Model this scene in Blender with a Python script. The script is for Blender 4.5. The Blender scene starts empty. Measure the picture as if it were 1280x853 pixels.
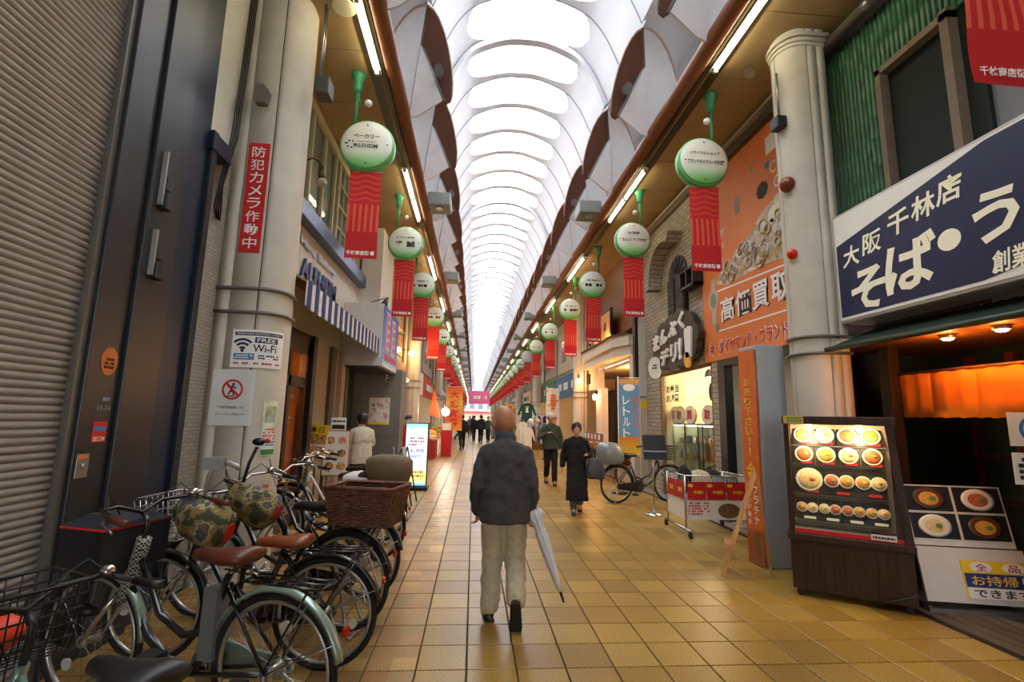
import bpy, math, random
from math import sin, cos, pi, radians
from mathutils import Vector, Matrix
random.seed(7)
SC = bpy.context.scene
COL = SC.collection
# ------------------------------------------------------------------ camera
cam = bpy.data.cameras.new('camera')
cam.sensor_width = 36; cam.sensor_fit = 'HORIZONTAL'; cam.lens = 610.78 * 36 / 1280
cam.clip_start = .05; cam.clip_end = 600
camo = bpy.data.objects.new('camera', cam); COL.objects.link(camo)
CR = ((0.99678733, 0.03213836, 0.0733631), (-0.07743079, 0.15244186, 0.98527456), (0.0204815, -0.98778976, 0.15444061))
camo.matrix_world = Matrix([[CR[0][0], -CR[0][1], -CR[0][2], 0], [CR[1][0], -CR[1][1], -CR[1][2], 0],
                            [CR[2][0], -CR[2][1], -CR[2][2], 1.58], [0, 0, 0, 1]])
SC.camera = camo
# ------------------------------------------------------------------ world: bright overcast sky seen through the roof lights
SKY = 6.8
wd = bpy.data.worlds.new('overcast_sky'); SC.world = wd; wd.use_nodes = True
bg = wd.node_tree.nodes['Background']; bg.inputs[0].default_value = (.95, .97, 1, 1); bg.inputs[1].default_value = SKY
SC.view_settings.view_transform = 'Standard'; SC.view_settings.look = 'None'
SC.view_settings.gamma = 1; SC.view_settings.use_curve_mapping = False
SC.view_settings.exposure = 0.15
TUBE = 20.0      # fluorescent tube emission
LAMP = 1.25      # factor on all shop lamps
# ------------------------------------------------------------------ materials
def lin(h):
    h = h.lstrip('#'); c = [int(h[i:i+2], 16) / 255 for i in (0, 2, 4)]
    return tuple((x / 12.92 if x <= .04045 else ((x + .055) / 1.055) ** 2.4) for x in c)
MATS = {}
def mat(name, col='#808080', rough=.6, metal=0, var=.1, scale=9, bump=0, emit=0, ecol=None, spec=.5, coat=0, trans=0, obrand=0):
    if name in MATS: return MATS[name]
    m = bpy.data.materials.new(name); MATS[name] = m; m.use_nodes = True
    nt = m.node_tree; b = nt.nodes['Principled BSDF']
    c = lin(col) if isinstance(col, str) else col
    b.inputs['Roughness'].default_value = rough; b.inputs['Metallic'].default_value = metal
    b.inputs['Specular IOR Level'].default_value = spec; b.inputs['Coat Weight'].default_value = coat
    b.inputs['Transmission Weight'].default_value = trans
    b.inputs['Base Color'].default_value = (*c, 1)
    if emit:
        e = lin(ecol) if ecol else c
        b.inputs['Emission Color'].default_value = (*e, 1); b.inputs['Emission Strength'].default_value = emit
    if var or bump:
        tc = nt.nodes.new('ShaderNodeTexCoord'); no = nt.nodes.new('ShaderNodeTexNoise')
        no.inputs['Scale'].default_value = scale; no.inputs['Detail'].default_value = 5
        nt.links.new(tc.outputs['Object'], no.inputs['Vector'])
        if var:
            mr = nt.nodes.new('ShaderNodeMapRange'); mr.inputs[1].default_value = .3; mr.inputs[2].default_value = .7
            mr.inputs[3].default_value = 1 - var; mr.inputs[4].default_value = 1 + var
            nt.links.new(no.outputs[0], mr.inputs[0]); src = mr.outputs[0]
            if obrand:
                oi = nt.nodes.new('ShaderNodeObjectInfo'); m2 = nt.nodes.new('ShaderNodeMapRange')
                m2.inputs[3].default_value = 1 - obrand; m2.inputs[4].default_value = 1 + obrand
                nt.links.new(oi.outputs['Random'], m2.inputs[0])
                mu = nt.nodes.new('ShaderNodeMath'); mu.operation = 'MULTIPLY'
                nt.links.new(src, mu.inputs[0]); nt.links.new(m2.outputs[0], mu.inputs[1]); src = mu.outputs[0]
            vm = nt.nodes.new('ShaderNodeVectorMath'); vm.operation = 'SCALE'; vm.inputs[0].default_value = c
            nt.links.new(src, vm.inputs['Scale']); nt.links.new(vm.outputs[0], b.inputs['Base Color'])
        if bump:
            bp = nt.nodes.new('ShaderNodeBump'); bp.inputs['Strength'].default_value = bump; bp.inputs['Distance'].default_value = .01
            nt.links.new(no.outputs[0], bp.inputs['Height']); nt.links.new(bp.outputs[0], b.inputs['Normal'])
    return m
def ramp_mat(name, tex, stops, rough=.6, coord='Object', scale=5, emit=0, metal=0, map_scale=None, const=False, coat=0, **tk):
    """material from a procedural texture through a colour ramp"""
    if name in MATS: return MATS[name]
    m = bpy.data.materials.new(name); MATS[name] = m; m.use_nodes = True
    nt = m.node_tree; b = nt.nodes['Principled BSDF']; b.inputs['Roughness'].default_value = rough; b.inputs['Metallic'].default_value = metal
    b.inputs['Coat Weight'].default_value = coat
    tc = nt.nodes.new('ShaderNodeTexCoord'); vec = tc.outputs[coord]
    if map_scale:
        mp = nt.nodes.new('ShaderNodeMapping'); mp.inputs['Scale'].default_value = map_scale
        nt.links.new(vec, mp.inputs['Vector']); vec = mp.outputs[0]
    if tex in 'XYZ':
        sp = nt.nodes.new('ShaderNodeSeparateXYZ'); nt.links.new(vec, sp.inputs[0]); out = sp.outputs['XYZ'.index(tex)]
        if scale != 1:
            mu = nt.nodes.new('ShaderNodeMath'); mu.operation = 'MULTIPLY'; mu.inputs[1].default_value = scale
            fr = nt.nodes.new('ShaderNodeMath'); fr.operation = 'FRACT'
            nt.links.new(out, mu.inputs[0]); nt.links.new(mu.outputs[0], fr.inputs[0]); out = fr.outputs[0]
    else:
        t = nt.nodes.new('ShaderNodeTex' + tex)
        if 'Scale' in t.inputs: t.inputs['Scale'].default_value = scale
        for k, v in tk.items():
            if k in t.inputs: t.inputs[k].default_value = v
            else: setattr(t, k, v)
        nt.links.new(vec, t.inputs['Vector'])
        out = t.outputs['Color'] if tex == 'Voronoi' else t.outputs[0]
    cr = nt.nodes.new('ShaderNodeValToRGB'); nt.links.new(out, cr.inputs[0])
    if const: cr.color_ramp.interpolation = 'CONSTANT'
    el = cr.color_ramp.elements
    while len(el) < len(stops): el.new(.5)
    for e, (p, h) in zip(el, stops): e.position = p; e.color = (*lin(h), 1)
    nt.links.new(cr.outputs[0], b.inputs['Base Color'])
    if emit:
        nt.links.new(cr.outputs[0], b.inputs['Emission Color']); b.inputs['Emission Strength'].default_value = emit
    return m
def brick_mat(name, c1, c2, mortar, w, h, mw=.008, rough=.7):
    if name in MATS: return MATS[name]
    m = bpy.data.materials.new(name); MATS[name] = m; m.use_nodes = True
    nt = m.node_tree; b = nt.nodes['Principled BSDF']; b.inputs['Roughness'].default_value = rough
    tc = nt.nodes.new('ShaderNodeTexCoord'); sp = nt.nodes.new('ShaderNodeSeparateXYZ'); cb = nt.nodes.new('ShaderNodeCombineXYZ')
    ad = nt.nodes.new('ShaderNodeMath'); nt.links.new(tc.outputs['Object'], sp.inputs[0])
    nt.links.new(sp.outputs[0], ad.inputs[0]); nt.links.new(sp.outputs[1], ad.inputs[1])
    nt.links.new(ad.outputs[0], cb.inputs[0]); nt.links.new(sp.outputs[2], cb.inputs[1])
    t = nt.nodes.new('ShaderNodeTexBrick'); nt.links.new(cb.outputs[0], t.inputs['Vector'])
    t.inputs['Scale'].default_value = 1; t.inputs['Brick Width'].default_value = w; t.inputs['Row Height'].default_value = h
    t.inputs['Mortar Size'].default_value = mw; t.inputs['Color1'].default_value = (*lin(c1), 1)
    t.inputs['Color2'].default_value = (*lin(c2), 1); t.inputs['Mortar'].default_value = (*lin(mortar), 1)
    nt.links.new(t.outputs['Color'], b.inputs['Base Color'])
    bp = nt.nodes.new('ShaderNodeBump'); bp.inputs['Strength'].default_value = .5; bp.inputs['Distance'].default_value = .008; bp.invert = True
    nt.links.new(t.outputs['Fac'], bp.inputs['Height']); nt.links.new(bp.outputs[0], b.inputs['Normal'])
    return m
def glass_mat(name, tint=(.9, .95, .93), refl=.12, rough=.03):
    """thin pane: mostly clear with a mirror share"""
    if name in MATS: return MATS[name]
    m = bpy.data.materials.new(name); MATS[name] = m; m.use_nodes = True
    nt = m.node_tree; nt.nodes.remove(nt.nodes['Principled BSDF'])
    o = nt.nodes['Material Output']; mx = nt.nodes.new('ShaderNodeMixShader'); t = nt.nodes.new('ShaderNodeBsdfTransparent')
    g = nt.nodes.new('ShaderNodeBsdfGlossy'); g.inputs['Roughness'].default_value = rough
    t.inputs[0].default_value = (*tint, 1); mx.inputs[0].default_value = refl
    nt.links.new(t.outputs[0], mx.inputs[1]); nt.links.new(g.outputs[0], mx.inputs[2]); nt.links.new(mx.outputs[0], o.inputs[0])
    return m
def tile_mat(name, patch):
    """speckled ochre ceramic floor tile, tinted per tile"""
    m = bpy.data.materials.new(name); MATS[name] = m; m.use_nodes = True
    nt = m.node_tree; b = nt.nodes['Principled BSDF']; N = nt.nodes.new; L = nt.links.new
    b.inputs['Roughness'].default_value = .36; b.inputs['Specular IOR Level'].default_value = .45
    ge = N('ShaderNodeNewGeometry'); sp = N('ShaderNodeSeparateXYZ'); L(ge.outputs['Position'], sp.inputs[0])
    cell = []
    for k, (o, p) in enumerate(((.0, .318), (.0, .338))):
        mu = N('ShaderNodeMath'); mu.operation = 'SUBTRACT'; mu.inputs[1].default_value = (.005, 3.38)[k]; L(sp.outputs[k], mu.inputs[0])
        dv = N('ShaderNodeMath'); dv.operation = 'DIVIDE'; dv.inputs[1].default_value = p / (2 if patch else 1); L(mu.outputs[0], dv.inputs[0])
        fl = N('ShaderNodeMath'); fl.operation = 'FLOOR'; L(dv.outputs[0], fl.inputs[0]); cell.append(fl.outputs[0])
    cb = N('ShaderNodeCombineXYZ'); L(cell[0], cb.inputs[0]); L(cell[1], cb.inputs[1])
    wn = N('ShaderNodeTexWhiteNoise'); wn.noise_dimensions = '2D'; L(cb.outputs[0], wn.inputs['Vector'])
    n1 = N('ShaderNodeTexNoise'); n1.inputs['Scale'].default_value = 120; n1.inputs['Detail'].default_value = 3; L(ge.outputs['Position'], n1.inputs['Vector'])
    n2 = N('ShaderNodeTexNoise'); n2.inputs['Scale'].default_value = 1.1; n2.inputs['Detail'].default_value = 6; L(ge.outputs['Position'], n2.inputs['Vector'])
    cr = N('ShaderNodeValToRGB'); el = cr.color_ramp.elements
    cols = ((0, '#92702c'), (.45, '#a58234'), (.7, '#b39142'), (1, '#9c7632')) if not patch else ((0, '#7a5f34'), (.4, '#a48346'), (.7, '#9a6c34'), (1, '#b8944e'))
    while len(el) < 4: el.new(.5)
    for e, (p, h) in zip(el, cols): e.position = p; e.color = (*lin(h), 1)
    L(wn.outputs[0], cr.inputs[0])
    m1 = N('ShaderNodeMapRange'); m1.inputs[1].default_value = .35; m1.inputs[2].default_value = .6; m1.inputs[3].default_value = .42; m1.inputs[4].default_value = 1.15
    L(n1.outputs[0], m1.inputs[0])
    m2 = N('ShaderNodeMapRange'); m2.inputs[1].default_value = .3; m2.inputs[2].default_value = .7; m2.inputs[3].default_value = .82; m2.inputs[4].default_value = 1.12
    L(n2.outputs[0], m2.inputs[0])
    mu = N('ShaderNodeMath'); mu.operation = 'MULTIPLY'; L(m1.outputs[0], mu.inputs[0]); L(m2.outputs[0], mu.inputs[1])
    vm = N('ShaderNodeVectorMath'); vm.operation = 'SCALE'; L(cr.outputs[0], vm.inputs[0]); L(mu.outputs[0], vm.inputs['Scale'])
    L(vm.outputs[0], b.inputs['Base Color'])
    return m
# ------------------------------------------------------------------ mesh helpers
class MB:
    def __init__(s): s.v = []; s.f = []; s.s = []
    def add(s, vs, fs, smooth=False):
        n = len(s.v); s.v += [tuple(v) for v in vs]; s.f += [tuple(i + n for i in f) for f in fs]; s.s += [smooth] * len(fs); return s
    def box(s, x0, x1, y0, y1, z0, z1, M=None):
        v = [Vector((x, y, z)) for z in (z0, z1) for x, y in ((x0, y0), (x1, y0), (x1, y1), (x0, y1))]
        if M: v = [M @ p for p in v]
        return s.add(v, [(0, 3, 2, 1), (4, 5, 6, 7), (0, 1, 5, 4), (1, 2, 6, 5), (2, 3, 7, 6), (3, 0, 4, 7)])
    def rings(s, rs, caps=True, smooth=True, closed=False):
        n = len(rs[0]); v = [p for r in rs for p in r]; f = []
        m = len(rs)
        for i in range(m if closed else m - 1):
            a = i * n; b = ((i + 1) % m) * n
            for j in range(n):
                k = (j + 1) % n; f.append((a + j, a + k, b + k, b + j))
        s.add(v, f, smooth)
        if caps and not closed:
            o = len(s.v) - len(v)
            s.f += [tuple(o + j for j in reversed(range(n))), tuple(o + (m - 1) * n + j for j in range(n))]; s.s += [False, False]
        return s
    def tube(s, pts, r=.01, n=8, caps=True, closed=False, flat=None):
        pts = [Vector(p) for p in pts]; m = len(pts); R = r if isinstance(r, (list, tuple)) else [r] * m
        rs = []; up = None
        for i, p in enumerate(pts):
            if closed: t = pts[(i + 1) % m] - pts[i - 1]
            else: t = pts[min(i + 1, m - 1)] - pts[max(i - 1, 0)]
            t = t.normalized() if t.length > 1e-9 else Vector((0, 0, 1))
            if up is None:
                up = Vector((0, 0, 1)) if abs(t.z) < .9 else Vector((1, 0, 0))
            a = t.cross(up); a = a.normalized() if a.length > 1e-6 else t.orthogonal().normalized()
            b = a.cross(t).normalized(); up = b
            q = R[i]; qa, qb = q if isinstance(q, tuple) else (q, q)
            rs.append([p + a * (qa * cos(2 * pi * j / n)) + b * (qb * sin(2 * pi * j / n)) for j in range(n)])
        return s.rings(rs, caps, True, closed)
    def lathe(s, prof, c=(0, 0, 0), n=16, M=None, caps=True):
        c = Vector(c); rs = []
        for r, z in prof:
            ring = [Vector((r * cos(2 * pi * j / n), r * sin(2 * pi * j / n), z)) for j in range(n)]
            rs.append([(M @ p if M else p) + c for p in ring])
        return s.rings(rs, caps)
    def ball(s, c, r, n=12, m=8, M=None):
        r = r if isinstance(r, (tuple, list)) else (r, r, r); c = Vector(c); rs = []
        for i in range(m + 1):
            a = pi * i / m; q = max(sin(a), .02)
            ring = [Vector((r[0] * q * cos(2 * pi * j / n), r[1] * q * sin(2 * pi * j / n), -r[2] * cos(a))) for j in range(n)]
            rs.append([(M @ p if M else p) + c for p in ring])
        return s.rings(rs)
    def prism(s, poly, o, r, u, d):
        """polygon (a,b) in the plane through o spanned by r,u, thickness d along r x u (towards the viewer)"""
        o, r, u = Vector(o), Vector(r).normalized(), Vector(u).normalized(); n = r.cross(u)
        k = len(poly); A = [o + r * a + u * b for a, b in poly]; B = [p + n * d for p in A]
        s.add(A + B, [tuple(reversed(range(k))), tuple(range(k, 2 * k))] + [(i, (i + 1) % k, k + (i + 1) % k, k + i) for i in range(k)])
        return s
    def torus(s, c, R, r, axis='y', n=32, m=8):
        c = Vector(c); rs = []
        for i in range(n):
            a = 2 * pi * i / n; ring = []
            for j in range(m):
                b = 2 * pi * j / m; q = R + r * cos(b); w = r * sin(b)
                p = {'y': (q * cos(a), w, q * sin(a)), 'x': (w, q * cos(a), q * sin(a)), 'z': (q * cos(a), q * sin(a), w)}[axis]
                ring.append(c + Vector(p))
            rs.append(ring)
        return s.rings(rs, False, True, True)
    def mesh(s, name, m, inv=None):
        me = bpy.data.meshes.new(name)
        vs = [tuple(inv @ Vector(v)) for v in s.v] if inv else s.v
        me.from_pydata(vs, [], s.f); me.polygons.foreach_set('use_smooth', s.s)
        if m: me.materials.append(m)
        me.update(); return me
def mw(o):
    M = o.matrix_basis.copy()
    while o.parent: o = o.parent; M = o.matrix_basis @ M
    return M
def link(name, data, parent=None, **tg):
    o = bpy.data.objects.new(name, data); COL.objects.link(o)
    if parent: o.parent = parent
    for k, v in tg.items():
        if v is not None: o[k] = v
    return o
def build(mb, name, m, parent=None, world=True, bevel=0, **tg):
    inv = mw(parent).inverted() if (parent and world) else None
    o = link(name, mb.mesh(name, m, inv), parent, **tg)
    if bevel:
        b = o.modifiers.new('bevel', 'BEVEL'); b.width = bevel; b.segments = 2; b.limit_method = 'ANGLE'; b.angle_limit = .7
    return o
def single(mb, name, m, label, category, loc=(0, 0, 0), group=None, bevel=0, rz=0, kind=None):
    """a thing that is one mesh: geometry given in the world, origin moved to loc"""
    M = Matrix.Translation(loc) @ Matrix.Rotation(rz, 4, 'Z')
    o = link(name, mb.mesh(name, m, M.inverted()), None, label=label, category=category, group=group, kind=kind)
    o.matrix_basis = M
    if bevel:
        b = o.modifiers.new('bevel', 'BEVEL'); b.width = bevel; b.segments = 2; b.limit_method = 'ANGLE'; b.angle_limit = .7
    return o
def thing(name, label, category, loc=(0, 0, 0), rz=0, group=None, kind=None):
    o = link(name, None, None, label=label, category=category, group=group, kind=kind)
    o.empty_display_size = .1; o.location = loc; o.rotation_euler = (0, 0, rz); return o
def struct(name):
    o = link(name, None, None, kind='structure'); o.empty_display_size = .1; return o
def copy_tree(o, parent=None):
    c = o.copy(); COL.objects.link(c); c.parent = parent
    for ch in list(o.children): copy_tree(ch, c)
    return c
ORD = 'nearest second third fourth fifth sixth seventh eighth ninth tenth eleventh twelfth thirteenth fourteenth fifteenth sixteenth seventeenth eighteenth nineteenth twentieth'.split() + ['twenty-' + w for w in 'first second third fourth fifth sixth seventh eighth ninth'.split()] + ['thirtieth'] + ['thirty-' + w for w in 'first second third fourth fifth'.split()]
def B(x0, x1, y0, y1, z0, z1): return MB().box(x0, x1, y0, y1, z0, z1)
# facing frames: (right, up) as the viewer reads them
FC = (Vector((1, 0, 0)), Vector((0, 0, 1)))        # faces the camera end of the street
FL = (Vector((0, 1, 0)), Vector((0, 0, 1)))        # on the left side, faces the street
FR = (Vector((0, -1, 0)), Vector((0, 0, 1)))       # on the right side, faces the street
TXT = {}
def glyphs(s, bold, res=2):
    k = (s, bold)
    if k not in TXT:
        c = bpy.data.curves.new('lettering', 'FONT'); c.body = s; c.size = 1; c.offset = bold; c.resolution_u = res; c.space_line = .82
        c.align_x = 'CENTER'; o = bpy.data.objects.new('lettering', c); me = bpy.data.meshes.new_from_object(o)
        vs = [v.co.copy() for v in me.vertices]; fs = [tuple(p.vertices) for p in me.polygons]
        bpy.data.objects.remove(o); bpy.data.curves.remove(c); bpy.data.meshes.remove(me)
        x0, x1 = min(v.x for v in vs), max(v.x for v in vs); y0, y1 = min(v.y for v in vs), max(v.y for v in vs)
        TXT[k] = ([((v.x - (x0 + x1) / 2) / (x1 - x0), (v.y - (y0 + y1) / 2) / (y1 - y0)) for v in vs], fs)
    return TXT[k]
def text(parent, s, c, fr, w, h, m, bold=.012, lift=.004, shear=0, name='lettering', mb=None, rot=0):
    """flat lettering fitted to a w x h box centred at c on the plane fr, lifted off it"""
    r, u = fr; n = r.cross(u); c = Vector(c); vs, fs = glyphs(s, bold)
    if rot: r, u = r * cos(rot) + u * sin(rot), u * cos(rot) - r * sin(rot)
    out = mb or MB()
    out.add([c + r * (x * w + y * h * shear) + u * (y * h) + n * lift for x, y in vs], fs)
    return out if mb else build(out, name, m, parent)
def vtext(parent, s, c, fr, w, h, m, bold=.012, lift=.004, name='lettering'):
    """vertical writing: one character per row"""
    r, u = fr; k = len(s); out = MB(); c = Vector(c)
    for i, ch in enumerate(s):
        text(None, ch, c + u * (h * (.5 - (i + .5) / k)), fr, w * (.25 if ch in '!・' else 1), h / k * .84, None, bold, lift, mb=out)
    return build(out, name, m, parent)
def marks(parent, c, fr, w, h, rows, m, lift=.004, dens=.8, name='print_lines', seed=1):
    """lines of print too small to read"""
    rn = random.Random(seed); r, u = fr; n = r.cross(u); c = Vector(c); mb = MB()
    for i in range(rows):
        y = h * (.5 - (i + .5) / rows); x = -w / 2; hh = h / rows * .32
        while x < w / 2:
            L = min(rn.uniform(.5, 1.2) * hh * 2, w / 2 - x)
            if rn.random() < dens and L > hh * .3:
                p = c + r * x + u * y + n * lift
                mb.add([p - u * hh, p + r * L - u * hh, p + r * L + u * hh, p + u * hh], [(0, 1, 2, 3)])
            x += L + hh * .5
    return build(mb, name, m, parent) if mb.v else None
def panel(parent, name, c, fr, w, h, m, d=.01, bevel=0, world=True, **tg):
    """a board: w x h, thickness d, front face on the plane through c"""
    r, u = fr; mb = MB().prism([(-w/2, -h/2), (w/2, -h/2), (w/2, h/2), (-w/2, h/2)], Vector(c) - r.cross(u) * d, r, u, d)
    return build(mb, name, m, parent, bevel=bevel, **tg)
def disc(parent, name, c, fr, rx, ry, m, d=.01, n=28, **tg):
    r, u = fr
    mb = MB().prism([(rx * cos(2*pi*i/n), ry * sin(2*pi*i/n)) for i in range(n)], Vector(c) - r.cross(u) * d, r, u, d)
    return build(mb, name, m, parent, **tg)
def lampdata(name, kind, loc, power, col='#ffd9a0', size=.1, parent=None, rot=None, spot=None):
    l = bpy.data.lights.new(name, kind); l.energy = power * LAMP; l.color = lin(col)
    if kind == 'AREA':
        l.shape = 'RECTANGLE'; l.size, l.size_y = size if isinstance(size, tuple) else (size, size)
    else: l.shadow_soft_size = size
    if spot: l.spot_size = radians(spot); l.spot_blend = .4
    o = bpy.data.objects.new(name, l); COL.objects.link(o); o.location = loc
    if rot: o.rotation_euler = rot
    if parent: o.parent = parent; o.location = mw(parent).inverted() @ Vector(loc)
    return o
# ------------------------------------------------------------------ common materials
white = mat('white_paint', '#d9d6cf', .5, var=.05); black = mat('black_paint', '#101010', .4, var=.1)
offw = mat('paper_white', '#e8e6df', .7, var=.03); chrome = mat('chrome', '#c8c8c8', .22, 1, var=.05)
dark = mat('dark_grey_paint', '#2a2c2f', .45, var=.12); steel = mat('brushed_steel', '#9a9a9a', .35, .9, var=.08)
rubber = mat('tyre_rubber', '#17171a', .75, var=.15); ink = mat('print_black', '#17171a', .6, var=0)
redp = mat('print_red', '#c8151c', .55, var=.04); navyp = mat('print_navy', '#1b2456', .5, var=.05)
yel = mat('print_yellow', '#f2cf1d', .55, var=.04); orangep = mat('print_orange', '#e8742a', .5, var=.05)
whitep = mat('print_white', '#f4f3ee', .5, var=0); greenp = mat('print_green', '#2d8a4a', .5, var=.05)
bluep = mat('print_blue', '#2f73b5', .5, var=.05); pinkp = mat('print_pink', '#e0607a', .5, var=.05)
brown = mat('brown_panel', '#5a2f14', .55, var=.08, scale=4)
cream = mat('cream_cladding', '#ccc7b8', .5, var=.09, scale=3, bump=.05)
seam = mat('dark_seam', '#4a453c', .8, var=.1)
wood = ramp_mat('dark_wood', 'Noise', ((.3, '#1f120b'), (.7, '#43281a')), .4, scale=3, map_scale=(14, 14, 1), Detail=6)
woodm = ramp_mat('mid_wood', 'Noise', ((.3, '#5c3517'), (.7, '#8a5527')), .45, scale=3, map_scale=(10, 10, 1), Detail=6)
woodl = ramp_mat('light_wood', 'Noise', ((.3, '#9a6a38'), (.7, '#c79557')), .5, scale=3, map_scale=(10, 10, 1), Detail=6)
glass = glass_mat('clear_glass'); glassd = glass_mat('window_glass', (.55, .62, .6), .3)
clear_plastic = glass_mat('clear_plastic', (.85, .87, .88), .18, .25)
bulbm = mat('lit_bulb', '#fff1d0', .3, var=0, emit=25, ecol='#ffdfa0')
food = [ramp_mat('food_print_%s' % n, 'Voronoi', st, .5, scale=sc, coord='Object') for n, sc, st in (
    ('noodle', 38, ((0, '#3a2417'), (.3, '#c98a3a'), (.6, '#e9c27a'), (.85, '#7b3a1a'))),
    ('rice', 45, ((0, '#5a2a18'), (.3, '#d98f4a'), (.6, '#efd9a6'), (.9, '#b8432a'))),
    ('tempura', 34, ((0, '#2c1b12'), (.35, '#b7742c'), (.6, '#e0a955'), (.85, '#4d5a25'))))]

def bend_round(root, xb, r, yf):
    """wrap a pillar's notices round its curved corner"""
    import bmesh
    M = mw(root); Mi = M.inverted()
    for o in root.children_recursive:
        if o.type != 'MESH': continue
        bm = bmesh.new(); bm.from_mesh(o.data); bm.transform(M)
        for k in range(9):
            bmesh.ops.bisect_plane(bm, geom=bm.verts[:] + bm.edges[:] + bm.faces[:], plane_co=(xb + k * .04, 0, 0), plane_no=(1, 0, 0))
        for v in bm.verts:
            if v.co.x > xb:
                q = r + (yf - v.co.y); a = (v.co.x - xb) / r
                v.co.x = xb + q * sin(a); v.co.y = yf + r - q * cos(a)
        bm.transform(Mi); bm.to_mesh(o.data); bm.free()
# ================================================================== SETTING
XC = .782; Y0, Y1 = -24, 124; ZS = 6.18; XWL, XWR = -2.58, 4.2
# ---- floor: grout slab and single tiles
grout = mat('floor_grout', '#2a1f13', .8, var=.1)
tA = tile_mat('ochre_floor_tile', False); tB = tile_mat('patched_floor_tile', True)
floor = build(B(-3.6, 6.5, Y0, Y1 + 200, -.2, -.012), 'floor', grout, kind='structure')
PX, PY = .318, .338
def tile_mesh(name, m, hx=PX/2-.0045, hy=PY/2-.0045):
    b = .004; v = []
    for x, y, z in ((hx, hy, -.02), (hx, hy, -.003), (hx-b, hy-b, 0)):
        v += [(-x, -y, z), (x, -y, z), (x, y, z), (-x, y, z)]
    f = [(8, 9, 10, 11)]
    for k in (0, 4):
        f += [(k+i, k+(i+1) % 4, k+4+(i+1) % 4, k+4+i) for i in range(4)]
    mb = MB(); mb.add(v, f); return mb.mesh(name, m), mb
tmA, mbA = tile_mesh('floor_tile', tA); tmB, mbB = tile_mesh('floor_tile', tB)
cells = []
for i in range(-9, 13):
    for j in range(-28, 357):
        x = .005 + (i + .5) * PX; y = 3.38 + (j + .5) * PY
        if x < XWL or x > 3.88: continue
        cells.append((x, y, i))
near = sorted([c for c in cells if c[1] > 2.9 and c[0] > -1.5 and abs(c[0] - .3) < c[1] * 1.05], key=lambda c: c[0]**2 + c[1]**2)[:298]
ns = set(near)
for x, y, i in near:
    o = link('floor_tile', tmB if i < -1 else tmA, floor); o.location = (x, y, 0)
for sel, m, mbt in ((lambda i: i < -1, tB, mbB), (lambda i: i >= -1, tA, mbA)):
    mb = MB()
    for x, y, i in cells:
        if (x, y, i) in ns or not sel(i): continue
        mb.add([(a + x, b + y, c) for a, b, c in mbt.v], mbt.f)
    build(mb, 'distant_floor_tiles', m, floor, kind='stuff')
# wooden threshold strip on the right of the tiles
th = struct('trim_1')
wk = ramp_mat('grey_deck_wood', 'Noise', ((.3, '#3d3329'), (.7, '#6d5f4f')), .7, scale=3, map_scale=(12, 1, 1), Detail=6)
for k in range(5):
    build(B(3.87 + k * .125, 3.985 + k * .125, 1.0, 5.3, -.01, .012), 'plank', wk, th)
build(B(3.9, 6.4, 5.3, Y1, -.01, .004), 'shop_floor', mat('shop_floor_grey', '#8b8378', .5, var=.08), th)
# ---- side walls: upper walls behind the shop fronts
wallm = mat('plaster_beige', '#a79c86', .8, var=.08, scale=2, bump=.05)
wl = build(B(XWL - .25, XWL - .02, Y0, 3.3, 0, ZS), 'wall_left', wallm, kind='structure')
build(B(XWL - .25, XWL - .02, 3.3, 5.6, 0, ZS), 'wall_strip', wallm, wl)
build(B(XWL - .25, XWL - .02, 5.6, 11.3, 2.75, ZS), 'wall_strip', wallm, wl)
build(B(XWL - .25, XWL - .02, 11.3, 17.6, 3.3, ZS), 'wall_strip', wallm, wl)
build(B(XWL - .25, XWL - .02, 17.6, Y1, 3.0, ZS), 'wall_strip', wallm, wl)
wr = build(B(XWR + .02, XWR + .25, Y0, 1.5, 0, ZS), 'wall_right', wallm, kind='structure')
build(B(XWR + .02, XWR + .25, 5.3, 12.1, 2.75, ZS), 'wall_strip', wallm, wr)
build(B(XWR + .02, XWR + .25, 12.1, Y1, 3.3, ZS), 'wall_strip', wallm, wr)
# ---- soffits with single panels
sofm = mat('soffit_panel_tan', '#a98f63', .7, var=.06, scale=2); sofb = mat('soffit_backing', '#3b3022', .9, var=.1)
ceil = struct('ceiling')
def shared(mb, name, m): return mb.mesh(name, m)
for x0, x1 in ((XWL, -1.34), (2.9, XWR)):
    build(B(x0 - (.3 if x0 < 0 else 0), x1 + (.3 if x0 > 0 else 0), Y0, Y1, ZS + .035, ZS + .12), 'soffit_backing', sofb, ceil)
    me = shared(B(x0 + .005, x1 - .005, .006, 1.094, 0, .03), 'soffit_panel', sofm)
    y = Y0
    while y < Y1 - 1:
        o = link('soffit_panel', me, ceil); o.location = (0, y + .05, ZS); y += 1.1
# ---- brown eaves beams and lamp channels
beamm = mat('brown_beam', '#7a4526', .38, var=.06, scale=2)
chan = mat('bronze_channel', '#5d5137', .3, .6, var=.1)
for sx in (-1, 1):
    xe = XC + sx * 1.92; prof = []
    for a in range(0, 360, 20):
        prof.append((cos(radians(a)) * .105, sin(radians(a)) * .125))
    mb = MB().rings([[Vector((xe + sx * .105 + a, y, ZS + .06 + b)) for a, b in prof] for y in (Y0, 40, Y1)])
    build(mb, 'eaves_beam', beamm, ceil)
    build(MB().box(xe + sx * .23 - .03, xe + sx * .23 + .03, Y0, Y1, ZS - .02, ZS + .05).box(xe + sx * .36 - .06, xe + sx * .36 + .06, Y0, Y1, ZS - .012, ZS + .03), 'lamp_channel', chan, ceil)
    build(B(min(xe + sx * .05, xe + sx * .8), max(xe + sx * .05, xe + sx * .8), Y0, Y1, ZS + .16, ZS + .19), 'eaves_deck', white, ceil)
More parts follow.
